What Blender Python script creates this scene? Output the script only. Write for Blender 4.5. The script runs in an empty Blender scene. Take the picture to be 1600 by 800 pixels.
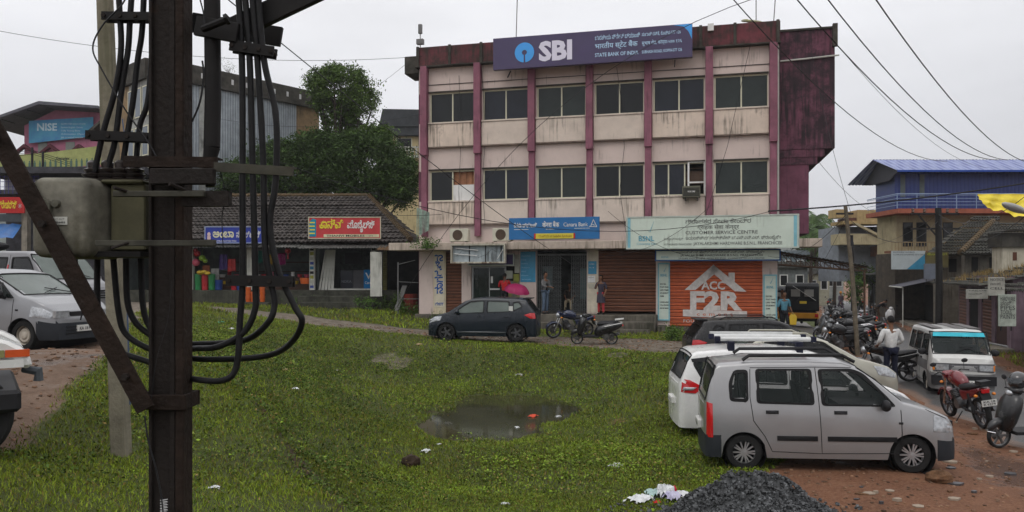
import bpy, bmesh, math, random
import numpy as np
from mathutils import Vector, Matrix
R = math.radians
rnd = random.Random(7)
S = bpy.context.scene
COL = S.collection
F = 1200.0; CX = 800.0; HY = 430.0; CZ = 3.0     # focal length in photo pixels, principal column, horizon row, eye height

# ---------------------------------------------------------------- camera, sky, sun, exposure
cam_d = bpy.data.cameras.new('camera'); cam = bpy.data.objects.new('camera', cam_d); COL.objects.link(cam)
cam.location = (0, 0, CZ); cam.rotation_euler = (R(90), 0, 0)
cam_d.sensor_width = 36; cam_d.lens = 36*F/1600; cam_d.shift_y = 30/1600; cam_d.clip_end = 9000; cam_d.clip_start = 0.05
S.camera = cam
SUN_EL, SUN_AZ = R(52), R(205)                     # azimuth clockwise from +Y: behind the camera, a little left
W = bpy.data.worlds.new('World'); S.world = W; W.use_nodes = True
nt = W.node_tree; nt.nodes.clear()
def N(t, typ, **k):
    n = t.nodes.new(typ)
    for a, b in k.items(): setattr(n, a, b)
    return n
sky = N(nt, 'ShaderNodeTexSky', sky_type='NISHITA', sun_disc=False, sun_elevation=SUN_EL, sun_rotation=SUN_AZ, dust_density=4.0, air_density=1.2)
tc = N(nt, 'ShaderNodeTexCoord'); sep = N(nt, 'ShaderNodeSeparateXYZ'); nt.links.new(tc.outputs['Generated'], sep.inputs[0])
rp = N(nt, 'ShaderNodeValToRGB'); nt.links.new(sep.outputs['Z'], rp.inputs[0])
rp.color_ramp.elements[0].position = 0.0; rp.color_ramp.elements[0].color = (7.7, 7.8, 8.3, 1)
rp.color_ramp.elements[1].position = 1.0; rp.color_ramp.elements[1].color = (17.5, 17.3, 17.5, 1)
e = rp.color_ramp.elements.new(0.33); e.color = (10.2, 10.2, 10.5, 1)
mp = N(nt, 'ShaderNodeMapping'); mp.inputs['Scale'].default_value = (1.4, 1.4, 4.5); nt.links.new(tc.outputs['Generated'], mp.inputs[0])
nz = N(nt, 'ShaderNodeTexNoise'); nz.inputs['Scale'].default_value = 1.7; nz.inputs['Detail'].default_value = 5; nt.links.new(mp.outputs[0], nz.inputs[0])
mr = N(nt, 'ShaderNodeMapRange'); mr.inputs[1].default_value = .3; mr.inputs[2].default_value = .7; mr.inputs[3].default_value = .86; mr.inputs[4].default_value = 1.10
nt.links.new(nz.outputs[0], mr.inputs[0])
ml = N(nt, 'ShaderNodeVectorMath', operation='SCALE'); nt.links.new(rp.outputs[0], ml.inputs[0]); nt.links.new(mr.outputs[0], ml.inputs['Scale'])
mx = N(nt, 'ShaderNodeMix', data_type='RGBA'); mx.inputs[0].default_value = .93
nt.links.new(sky.outputs[0], mx.inputs[6]); nt.links.new(ml.outputs[0], mx.inputs[7])
bg = N(nt, 'ShaderNodeBackground'); bg.inputs[1].default_value = .1; nt.links.new(mx.outputs[2], bg.inputs[0])
wo = N(nt, 'ShaderNodeOutputWorld'); nt.links.new(bg.outputs[0], wo.inputs[0])
sd = bpy.data.lights.new('sun', 'SUN'); sd.energy = .6; sd.angle = R(25); sd.color = (1, .97, .92)
so = bpy.data.objects.new('sun', sd); COL.objects.link(so)
so.rotation_euler = Vector((math.sin(SUN_AZ)*math.cos(SUN_EL), math.cos(SUN_AZ)*math.cos(SUN_EL), math.sin(SUN_EL))).to_track_quat('Z', 'Y').to_euler()
S.view_settings.view_transform = 'Standard'; S.view_settings.look = 'None'; S.view_settings.exposure = 0.0; S.view_settings.gamma = 1.0
S.cycles.max_bounces = 5; S.cycles.diffuse_bounces = 2; S.cycles.glossy_bounces = 3; S.cycles.transmission_bounces = 4
S.cycles.transparent_max_bounces = 8; S.cycles.volume_bounces = 0; S.cycles.use_adaptive_sampling = True; S.cycles.adaptive_threshold = .02
S.cycles.use_denoising = True; S.cycles.sample_clamp_indirect = 4

# ---------------------------------------------------------------- helpers: place, tag, build
def P(px, py, Y): return Vector(((px-CX)/F*Y, Y, CZ+(HY-py)/F*Y))
def tag(o, label=None, cat=None, group=None, kind=None):
    if label: o['label'] = label
    if cat: o['category'] = cat
    if group: o['group'] = group
    if kind: o['kind'] = kind
    return o
def empty(name, loc, rz=0, label=None, cat=None, group=None):
    o = bpy.data.objects.new(name, None); COL.objects.link(o); o.location = loc; o.rotation_euler = (0, 0, rz); o.empty_display_size = .2
    return tag(o, label, cat, group)
def kids(o): return [c for c in COL.objects if c.parent == o]
def copy_tree(o, parent=None, km=None):
    km = km or child_map()
    c = o.copy(); COL.objects.link(c)
    if parent: c.parent = parent
    for ch in km.get(o.name, []): copy_tree(ch, c, km)
    return c
def child_map():
    m = {}
    for o in COL.objects:
        if o.parent: m.setdefault(o.parent.name, []).append(o)
    return m
def rot_to(d):
    return Vector(d).normalized().to_track_quat('Z', 'Y').to_matrix()
SEP = set('sill_panel ledge ground_wall drip_band notice step parapet_rib bracket divider louvre pier indicator shop_floor shelf brick_pier hanging_cable tube_lamp small_advert strip_edge side_lamp bumper_bar blue_band sticker wall_notice back_display lobby wheel_arch bolt roof_rail grille_bar foot'.split())
class MB:
    def __init__(s): s.v = []; s.f = []; s.m = []; s.mi = 0
    def add(s, vs, fs):
        o = len(s.v); s.v += [tuple(v) for v in vs]; s.f += [tuple(o+i for i in f) for f in fs]; s.m += [s.mi]*len(fs); return s
    def box(s, x0, x1, y0, y1, z0, z1):
        return s.add([(x0,y0,z0),(x1,y0,z0),(x1,y1,z0),(x0,y1,z0),(x0,y0,z1),(x1,y0,z1),(x1,y1,z1),(x0,y1,z1)],
                     [(0,3,2,1),(4,5,6,7),(0,1,5,4),(1,2,6,5),(2,3,7,6),(3,0,4,7)])
    def cbox(s, c, d, rot=None):
        o = len(s.v); s.box(-d[0]/2, d[0]/2, -d[1]/2, d[1]/2, -d[2]/2, d[2]/2)
        for i in range(o, len(s.v)):
            v = Vector(s.v[i])
            if rot is not None: v = rot @ v
            s.v[i] = tuple(v+Vector(c))
        return s
    def bar(s, a, b, w, h=None, up=(0,0,1)):
        a = Vector(a); b = Vector(b); h = h or w; d = (b-a); L = d.length; d.normalize()
        u = Vector(up)
        if abs(d.dot(u)) > .98: u = Vector((0,1,0))
        sx = d.cross(u).normalized(); uz = sx.cross(d).normalized()
        vs = []
        for p in (a, b):
            for i, j in ((-1,-1),(1,-1),(1,1),(-1,1)): vs.append(p+sx*i*w/2+uz*j*h/2)
        return s.add(vs, [(0,1,2,3)[::-1],(4,5,6,7),(0,1,5,4),(1,2,6,5),(2,3,7,6),(3,0,4,7)])
    def tube(s, pts, r, n=8, cap=True, squash=None):
        pts = [Vector(p) for p in pts]; k = len(pts)
        rs = r if isinstance(r, (list, tuple)) else [r]*k
        vs = []; prev = None
        for i, p in enumerate(pts):
            d = (pts[min(i+1, k-1)]-pts[max(i-1, 0)])
            if d.length < 1e-9: d = Vector((0,0,1))
            d.normalize()
            if prev is None:
                a = Vector((0,0,1)) if abs(d.z) < .9 else Vector((1,0,0))
                x = d.cross(a).normalized()
            else:
                x = (prev-d*prev.dot(d)).normalized()
            prev = x; y = d.cross(x)
            for j in range(n):
                t = 2*math.pi*j/n
                vs.append(p+x*math.cos(t)*rs[i]+y*math.sin(t)*rs[i]*(squash or 1))
        fs = [(i*n+j, i*n+(j+1)%n, (i+1)*n+(j+1)%n, (i+1)*n+j) for i in range(k-1) for j in range(n)]
        if cap: fs += [tuple(range(n))[::-1], tuple((k-1)*n+j for j in range(n))]
        return s.add(vs, fs)
    def cyl(s, a, b, r, n=12, r2=None): return s.tube([a, b], [r, r if r2 is None else r2], n)
    def ell(s, c, rx, ry=None, rz=None, n=10, m=7, rot=None):
        ry = ry or rx; rz = rz or rx; vs = []; c = Vector(c)
        for i in range(m+1):
            t = math.pi*i/m
            for j in range(n):
                p = 2*math.pi*j/n
                v = Vector((rx*math.sin(t)*math.cos(p), ry*math.sin(t)*math.sin(p), rz*math.cos(t)))
                vs.append(c+(rot @ v if rot is not None else v))
        return s.add(vs, [(i*n+j, i*n+(j+1)%n, (i+1)*n+(j+1)%n, (i+1)*n+j)[::-1] for i in range(m) for j in range(n)])
    def lathe(s, prof, n=16, c=(0,0,0), axis='z'):
        vs = []
        for r, h in prof:
            for j in range(n):
                t = 2*math.pi*j/n; a, b = r*math.cos(t), r*math.sin(t)
                v = (a, b, h) if axis == 'z' else ((a, h, b) if axis == 'y' else (h, a, b))
                vs.append(Vector(v)+Vector(c))
        k = len(prof)
        return s.add(vs, [(i*n+j, i*n+(j+1)%n, (i+1)*n+(j+1)%n, (i+1)*n+j) for i in range(k-1) for j in range(n)])
    def prism(s, poly, a, b, axis='y'):
        n = len(poly); vs = []
        for t in (a, b):
            for (p, q) in poly:
                vs.append({'y': (p, t, q), 'x': (t, p, q), 'z': (p, q, t)}[axis])
        return s.add(vs, [tuple(range(n)), tuple(range(n, 2*n))[::-1]]+[(i, (i+1)%n, n+(i+1)%n, n+i)[::-1] for i in range(n)])
    def quad(s, *vs): return s.add(vs, [tuple(range(len(vs)))])
    def parts(s):
        par = list(range(len(s.v)))
        def fd(a):
            while par[a] != a: par[a] = par[par[a]]; a = par[a]
            return a
        for f in s.f:
            for q in f[1:]: par[fd(q)] = fd(f[0])
        g = {}
        for f, m in zip(s.f, s.m): g.setdefault(fd(f[0]), []).append((f, m))
        out = []
        for fs in g.values():
            n = MB(); ids = sorted({i for f, _ in fs for i in f}); mp_ = {v: k for k, v in enumerate(ids)}
            n.v = [s.v[i] for i in ids]; n.f = [tuple(mp_[i] for i in f) for f, _ in fs]; n.m = [m for _, m in fs]; out.append(n)
        return out
    def build(s, name, mats, parent=None, smooth=None, bevel=0, loc=None, rz=None, whole=False):
        if name in SEP and parent is not None and not whole:
            ps_ = s.parts()
            if len(ps_) > 1: return [p.build(name, mats, parent, smooth, bevel, loc, rz, True) for p in ps_][0]
        me = bpy.data.meshes.new(name); me.from_pydata(s.v, [], s.f)
        if not isinstance(mats, (list, tuple)): mats = [mats]
        for m in mats: me.materials.append(m)
        if len(mats) > 1: me.polygons.foreach_set('material_index', s.m)
        bm = bmesh.new(); bm.from_mesh(me); bmesh.ops.recalc_face_normals(bm, faces=bm.faces)
        if bevel: bmesh.ops.bevel(bm, geom=list(bm.edges), offset=bevel, segments=1, affect='EDGES', profile=.5)
        bm.to_mesh(me); bm.free()
        if smooth:
            me.polygons.foreach_set('use_smooth', [True]*len(me.polygons)); me.set_sharp_from_angle(angle=R(smooth))
        me.update()
        o = bpy.data.objects.new(name, me); COL.objects.link(o)
        if parent: o.parent = parent
        if loc is not None: o.location = loc
        if rz is not None: o.rotation_euler = (0, 0, rz)
        return o
def catmull(pts, seg=6):
    pts = [Vector(p) for p in pts]; out = []
    for i in range(len(pts)-1):
        p0 = pts[max(i-1,0)]; p1 = pts[i]; p2 = pts[i+1]; p3 = pts[min(i+2, len(pts)-1)]
        for k in range(seg):
            t = k/seg
            out.append(.5*((2*p1)+(p2-p0)*t+(2*p0-5*p1+4*p2-p3)*t*t+(3*p1-p0-3*p2+p3)*t**3))
    return out+[pts[-1]]

# ---------------------------------------------------------------- procedural materials
MATS = {}
def pm(name, col, rough=.7, metal=0, var=.18, vs=2.5, col2=None, bump=.0, bs=30, streak=0, scol=(.02,.02,.018), ss=1.6, island=0, coat=0, spec=.5, grime=0, top=None):
    """procedural material: base colour broken up by two noises, optional rain streaks, grime blotches, bump"""
    if name in MATS: return MATS[name]
    m = bpy.data.materials.new(name); m.use_nodes = True; t = m.node_tree; b = t.nodes['Principled BSDF']
    tc = N(t, 'ShaderNodeTexCoord'); L = t.links.new
    n1 = N(t, 'ShaderNodeTexNoise'); n1.inputs['Scale'].default_value = vs; n1.inputs['Detail'].default_value = 8; n1.inputs['Roughness'].default_value = .65
    L(tc.outputs['Object'], n1.inputs['Vector'])
    c1 = Vector(col); c2 = Vector(col2) if col2 else c1*(1-var*1.6)
    r = N(t, 'ShaderNodeValToRGB'); r.color_ramp.elements[0].position = .3; r.color_ramp.elements[1].position = .72
    ca = c1*(1+var*.5) if not col2 else c1
    r.color_ramp.elements[0].color = (*[min(x, .95) for x in c2], 1); r.color_ramp.elements[1].color = (*[min(x, .95) for x in ca], 1)
    L(n1.outputs[0], r.inputs[0]); out = r.outputs[0]
    def mix(a, fac, c):
        x = N(t, 'ShaderNodeMix', data_type='RGBA'); L(a, x.inputs[6]); x.inputs[7].default_value = (*c, 1); L(fac, x.inputs[0]); return x.outputs[2]
    if streak:
        mp = N(t, 'ShaderNodeMapping'); mp.inputs['Scale'].default_value = (7, 7, .5); L(tc.outputs['Object'], mp.inputs[0])
        n2 = N(t, 'ShaderNodeTexNoise'); n2.inputs['Scale'].default_value = ss; n2.inputs['Detail'].default_value = 6; L(mp.outputs[0], n2.inputs['Vector'])
        n3 = N(t, 'ShaderNodeTexNoise'); n3.inputs['Scale'].default_value = .9; n3.inputs['Detail'].default_value = 3; L(tc.outputs['Object'], n3.inputs['Vector'])
        mu = N(t, 'ShaderNodeMath', operation='MULTIPLY'); L(n2.outputs[0], mu.inputs[0]); L(n3.outputs[0], mu.inputs[1])
        q = N(t, 'ShaderNodeMapRange'); q.inputs[1].default_value = .34-.16*streak; q.inputs[2].default_value = .46-.1*streak; q.inputs[4].default_value = min(1, .5+streak*.45)
        L(mu.outputs[0], q.inputs[0]); out = mix(out, q.outputs[0], scol)
    if grime:
        n4 = N(t, 'ShaderNodeTexNoise'); n4.inputs['Scale'].default_value = 1.3; n4.inputs['Detail'].default_value = 9; n4.inputs['Roughness'].default_value = .75; L(tc.outputs['Object'], n4.inputs['Vector'])
        q = N(t, 'ShaderNodeMapRange'); q.inputs[1].default_value = .62-.2*grime; q.inputs[2].default_value = .78-.2*grime; L(n4.outputs[0], q.inputs[0]); q.inputs[4].default_value = .85
        out = mix(out, q.outputs[0], scol)
    if island:
        g = N(t, 'ShaderNodeNewGeometry'); hs = N(t, 'ShaderNodeHueSaturation'); 
        a = N(t, 'ShaderNodeMapRange'); a.inputs[3].default_value = 1-island; a.inputs[4].default_value = 1+island; L(g.outputs['Random Per Island'], a.inputs[0])
        L(a.outputs[0], hs.inputs['Value']); L(out, hs.inputs['Color']); out = hs.outputs[0]
    L(out, b.inputs['Base Color'])
    b.inputs['Metallic'].default_value = metal; b.inputs['Specular IOR Level'].default_value = spec*(1 if rough < .45 else .35)
    rr = N(t, 'ShaderNodeMapRange'); rr.inputs[3].default_value = max(0, rough-.1); rr.inputs[4].default_value = min(1, rough+.1); L(n1.outputs[0], rr.inputs[0]); L(rr.outputs[0], b.inputs['Roughness'])
    if coat: b.inputs['Coat Weight'].default_value = coat; b.inputs['Coat Roughness'].default_value = .06
    if bump:
        n5 = N(t, 'ShaderNodeTexNoise'); n5.inputs['Scale'].default_value = bs; n5.inputs['Detail'].default_value = 6; L(tc.outputs['Object'], n5.inputs['Vector'])
        bp = N(t, 'ShaderNodeBump'); bp.inputs['Strength'].default_value = bump; bp.inputs['Distance'].default_value = .03; L(n5.outputs[0], bp.inputs['Height']); L(bp.outputs[0], b.inputs['Normal'])
    m.diffuse_color = (*col, 1); MATS[name] = m
    return m
def glass(name, col=(.02,.025,.03), alpha=.75, rough=.04):
    if name in MATS: return MATS[name]
    m = pm(name, col, rough=.1, var=.2, vs=1.2, spec=.3); b = m.node_tree.nodes['Principled BSDF']
    for l in list(b.inputs['Roughness'].links): m.node_tree.links.remove(l)
    b.inputs['Roughness'].default_value = rough; b.inputs['Alpha'].default_value = alpha
    return m
def stripes(name, col, col2, axis='Z', freq=8., rough=.6, metal=0, bump=.5, var=.2, grime=0, scol=(.05,.035,.02)):
    """corrugated / slatted surface: a wave drives colour and bump along one axis"""
    if name in MATS: return MATS[name]
    m = pm(name, col, rough=rough, metal=metal, var=var, vs=1.5, grime=grime, scol=scol); t = m.node_tree; b = t.nodes['Principled BSDF']; L = t.links.new
    w = N(t, 'ShaderNodeTexWave', bands_direction=axis); w.inputs['Scale'].default_value = freq; tcn = N(t, 'ShaderNodeTexCoord'); L(tcn.outputs['Object'], w.inputs['Vector'])
    w.inputs['Distortion'].default_value = 0
    src = b.inputs['Base Color'].links[0].from_socket
    x = N(t, 'ShaderNodeMix', data_type='RGBA', blend_type='MULTIPLY'); x.inputs[0].default_value = .8
    rr = N(t, 'ShaderNodeValToRGB'); rr.color_ramp.elements[0].position = .02; rr.color_ramp.elements[1].position = .35
    k = [a/max(bb, 1e-4) for a, bb in zip(col2, col)]; rr.color_ramp.elements[0].color = (*[min(1, a) for a in k], 1); rr.color_ramp.elements[1].color = (1,1,1,1)
    L(w.outputs[0], rr.inputs[0]); L(src, x.inputs[6]); L(rr.outputs[0], x.inputs[7]); L(x.outputs[2], b.inputs['Base Color'])
    bp = N(t, 'ShaderNodeBump'); bp.inputs['Strength'].default_value = bump; bp.inputs['Distance'].default_value = .02; L(w.outputs[0], bp.inputs['Height']); L(bp.outputs[0], b.inputs['Normal'])
    return m
def lettering(parent, s, x, z, h, w=None, mat=None, y=-.03, bold=.0, align='l', vert=False, name='lettering'):
    """letters as real thin meshes in the local XZ plane, facing local -Y; h = cap height, w = fitted width"""
    c = bpy.data.curves.new('letters', 'FONT'); c.body = s; c.size = 1; c.offset = bold; c.resolution_u = 2
    o = bpy.data.objects.new('letters', c); COL.objects.link(o)
    dg = bpy.context.evaluated_depsgraph_get(); dg.update()
    me = bpy.data.meshes.new_from_object(o.evaluated_get(dg)); bpy.data.objects.remove(o); bpy.data.curves.remove(c)
    if not len(me.vertices): return None
    co = np.zeros(len(me.vertices)*3); me.vertices.foreach_get('co', co); co = co.reshape(-1, 3)
    fs = [tuple(p.vertices) for p in me.polygons]
    par = list(range(len(co)))
    def fd(a):
        while par[a] != a: par[a] = par[par[a]]; a = par[a]
        return a
    for f in fs:
        for q in f[1:]: par[fd(q)] = fd(f[0])
    ids = {}
    lay = np.array([ids.setdefault(fd(i), len(ids)) % 6 for i in range(len(co))])*.0006
    x0, x1 = co[:,0].min(), co[:,0].max(); z0 = 0
    k = h/.7; kx = (w/(x1-x0)) if w else k
    X = (co[:,0]-x0)*kx; Z = co[:,1]*k; ww = (x1-x0)*kx
    if align == 'c': X -= ww/2
    if vert: X, Z = -Z, X
    pts = np.stack([x+X, y-lay, z+Z], 1)
    bpy.data.meshes.remove(me)
    b = MB(); b.add(pts.tolist(), fs); ob = b.build(name, mat, parent)
    # recalc may flip a flat island: both sides shade the same, fine
    return ob
# ---------------------------------------------------------------- ground: thin-plate surface through surveyed points
def cp(px, py, z): Y = F*(CZ-z)/(py-HY); return ((px-CX)/F*Y, Y, z)
CTRL = [(0,0,1.5),(-3,0,1.5),(3,0,1.3),(-4,6,1.5),(-8,6,1.55),(-8.3,13.4,1.63),(-14,13,1.66),(-12,20,1.72),(-12,28,1.7),(-16,36,1.65),(-30,36,1.75),(-30,15,1.7),(-9.5,36.5,1.45),(-16,5,1.5),
 cp(195,725,1.16),cp(380,600,1.35),cp(300,800,1.15),cp(340,540,1.5),cp(310,490,1.6),cp(410,700,1.05),cp(400,650,1.2),cp(450,650,.55),cp(450,700,.35),
 cp(560,640,.0),(-1.5,17,-.34),(-2.7,18,-.12),(-2.3,15.3,-.12),(-2.7,20.6,-.08),(1.3,18,-.36),(-.5,18,-.4),(-.4,15.6,-.33),(-.4,20.6,-.34),cp(600,760,.1),cp(800,720,-.15),cp(900,780,.0),cp(600,800,.45),(0,7,.45),cp(950,790,.05),(1.5,5,.6),(3,8.6,.05),
 (3.4,11.5,.10),(5.8,11.1,.13),(4.6,12.6,.09),(3.5,14,.0),(7,12,.04),(8,17,.05),(10,19.5,.02),(11.8,18.6,-.03),(11.5,21,.05),(10,9,.0),(5,6,.2),(12,6,0),(2.4,17,.0),(3.5,20,.08),(6,20,.3),(7,24,.42),
 (.27,26.7,.6),(-2.35,28.2,.68),cp(850,552,.52),cp(600,525,.85),cp(700,545,.62),cp(1000,560,.42),cp(850,600,-.1),cp(1000,600,.08),cp(700,600,-.15),cp(560,590,-.05),cp(450,560,.6),cp(450,500,1.25),
 (-4.2,33.5,1.0),(3,31.5,.75),(10.5,30,.5),(-6,36,1.3),(0,45,1.0),(23,57,.05),(20.5,38.7,.1),(22.5,46,.05),(16,26,.08),(14.5,21.7,.05),(10.9,24,.35),(13,31,.6),(17,31,.35),(36,87,-.3),(20,15,.1),
 (40,60,.3),(30,30,.3),(60,120,-1),(25,100,-.5),(-20,60,1.8),(-60,60,2),(0,80,.5),(-50,120,2),(60,20,.3),(-60,0,1.6),(0,-20,1.5),(50,-20,.5)]
_c = np.array(CTRL); _n = len(_c)
CUTY, CUTX = [6.5,7.7,8.7,9.9,12,14.5], [-1.15,-1.8,-2.4,-3.05,-4.15,-5.4]
def smooth01(t): t = np.clip(t, 0, 1); return t*t*(3-2*t)
def _U(r2): return np.where(r2 > 1e-9, .5*r2*np.log(np.maximum(r2, 1e-9)), 0)
_d = ((_c[:,None,:2]-_c[None,:,:2])**2).sum(-1)
_A = np.zeros((_n+3, _n+3)); _A[:_n,:_n] = _U(_d)+np.eye(_n)*.4; _A[:_n,_n] = 1; _A[:_n,_n+1:] = _c[:,:2]; _A[_n:,:_n] = _A[:_n,_n:].T
_w = np.linalg.solve(_A, np.concatenate([_c[:,2], [0,0,0]]))
def gzv(x, y):
    x = np.asarray(x, float); y = np.asarray(y, float); sh = x.shape; x = x.ravel(); y = y.ravel()
    xc = np.clip(x, -62, 62); yc = np.clip(y, -20, 122); out = np.zeros(len(x))
    for i in range(0, len(x), 20000):
        r2 = (xc[i:i+20000,None]-_c[None,:,0])**2+(yc[i:i+20000,None]-_c[None,:,1])**2
        out[i:i+20000] = _U(r2) @ _w[:_n]+_w[_n]+_w[_n+1]*xc[i:i+20000]+_w[_n+2]*yc[i:i+20000]
    z = out+.03*np.sin(x*1.3+y*.4)*np.cos(y*1.1-x*.3)+.015*np.sin(x*3.1)*np.sin(y*2.7)
    xl_ = np.interp(y, CUTY, CUTX); dd = x-xl_; win = smooth01((y-5.8)/1.2)*smooth01((15-y)/2.)
    z = z-.20*np.tanh(dd/.09)*win*np.exp(-(dd/1.0)**2)
    return z.reshape(sh)
def gz(x, y): return float(gzv(np.array([x]), np.array([y]))[0])
def G(px, py):
    Y = 8.
    z = 1.
    lo, hi = 2., 140.
    ys = np.linspace(2.5, 140, 1400); xs = (px-CX)/F*ys; zr = CZ+(HY-py)/F*ys; d = zr-gzv(xs, ys)
    k = np.where(d < 0)[0]
    i = k[0] if len(k) else len(ys)-1
    return Vector((xs[i], ys[i], gz(xs[i], ys[i])))
# road centre line (right side) and the left lane; zones
ROAD_L = [(6.2,-6),(8.3,6),(9.0,14),(9.6,18.5),(10.6,23.5),(13.2,31),(17.6,43),(23,57),(35,88),(48,130)]
ROAD_R = [(12.5,-6),(13.0,6),(13.6,14),(14.3,19),(15.7,25),(19.2,36),(23.2,46),(29,60),(41,90),(56,130)]
def pl(y, L):
    return np.interp(y, [p[1] for p in L], [p[0] for p in L])
def smooth01(t): t = np.clip(t, 0, 1); return t*t*(3-2*t)
def wob(x, y): return .35*np.sin(x*1.7+np.sin(y*1.1)*1.3)+.25*np.sin(y*2.3+x*.9)+.15*np.sin(x*4.9-y*3.7)
def dirt_mask(x, y):
    """1 = bare red earth, 0 = grass"""
    w = wob(x, y)
    # right parking ground
    e1 = np.interp(y, [4,8.5,10,11,12,13,16,18,20,22,26], [1.6,2.0,2.9,3.1,4.2,5.0,6.0,6.6,6.2,5.5,9.0])
    d = smooth01((x-e1+w*.5)/.5)*(y < 27)
    # track in front of the bank and shops
    yc = np.interp(x, [-30,-18,-12,-9,-6,-3,0,4,8,11], [40,36,32,31,30,29.2,28,26.8,26,25.5])
    hw = np.interp(x, [-30,-12,-6,0,8,12], [1.6,1.3,1.5,1.7,2.2,3.5])
    d2 = smooth01((hw-np.abs(y-yc)+w*.35)/.5)*(x < 12.5)
    # left lane
    e2 = np.interp(y, [0,4,6,8,10,13,16,20,26,34], [-3.0,-3.7,-4.0,-4.6,-5.2,-6.4,-7.9,-9.8,-12.4,-15.5])
    d3 = smooth01((e2-x+w*.4)/.4)*(y < 60)
    # far side beyond the road, shop fronts
    d4 = smooth01((x-pl(y, ROAD_L)+.8+w*.3)/.5)*(y > 20)
    d5 = smooth01((w+np.sin(x*.9+2)*np.sin(y*.7)-.98)/.3)*.5*(y > 14)

    return np.clip(np.maximum.reduce([d, d2, d3, d4*.9, d5]), 0, 1)
def mud_mask(x, y):
    dd = x-np.interp(y, CUTY, CUTX)-.06+.12*wob(x*2, y*2); return 1.3*np.exp(-(dd/.30)**2)*smooth01((y-5.8)/1.)*smooth01((15.5-y)/2.)+.6*smooth01((wob(x*1.3+4, y*1.2)-.55)/.2)*(x < 3)*(y > 11)
def track_mask(x, y): return np.maximum(((y > 22.5+.1*x) & (x < 10)).astype(float)*smooth01((11-x)/2), .55*(x < -2.5))
def grid_mesh(name, xs, ys, zf, mat, attr=None):
    X, Y = np.meshgrid(xs, ys); Z = zf(X, Y); nx, ny = len(xs), len(ys)
    co = np.stack([X.ravel(), Y.ravel(), Z.ravel()], 1)
    i = (np.arange(ny-1)[:,None]*nx+np.arange(nx-1)[None,:]).ravel()
    fs = np.stack([i, i+1, i+nx+1, i+nx], 1)
    me = bpy.data.meshes.new(name); me.vertices.add(len(co)); me.vertices.foreach_set('co', co.ravel())
    me.loops.add(fs.size); me.loops.foreach_set('vertex_index', fs.ravel().astype(np.int32)); me.polygons.add(len(fs))
    me.polygons.foreach_set('loop_start', np.arange(0, fs.size, 4, dtype=np.int32)); me.polygons.foreach_set('use_smooth', [True]*len(fs))
    me.update(calc_edges=True); me.materials.append(mat)
    if attr:
        for an, fn in attr.items():
            a = me.attributes.new(an, 'FLOAT', 'POINT'); a.data.foreach_set('value', fn(X, Y).ravel().astype(np.float32))
    o = bpy.data.objects.new(name, me); COL.objects.link(o); return o
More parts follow.
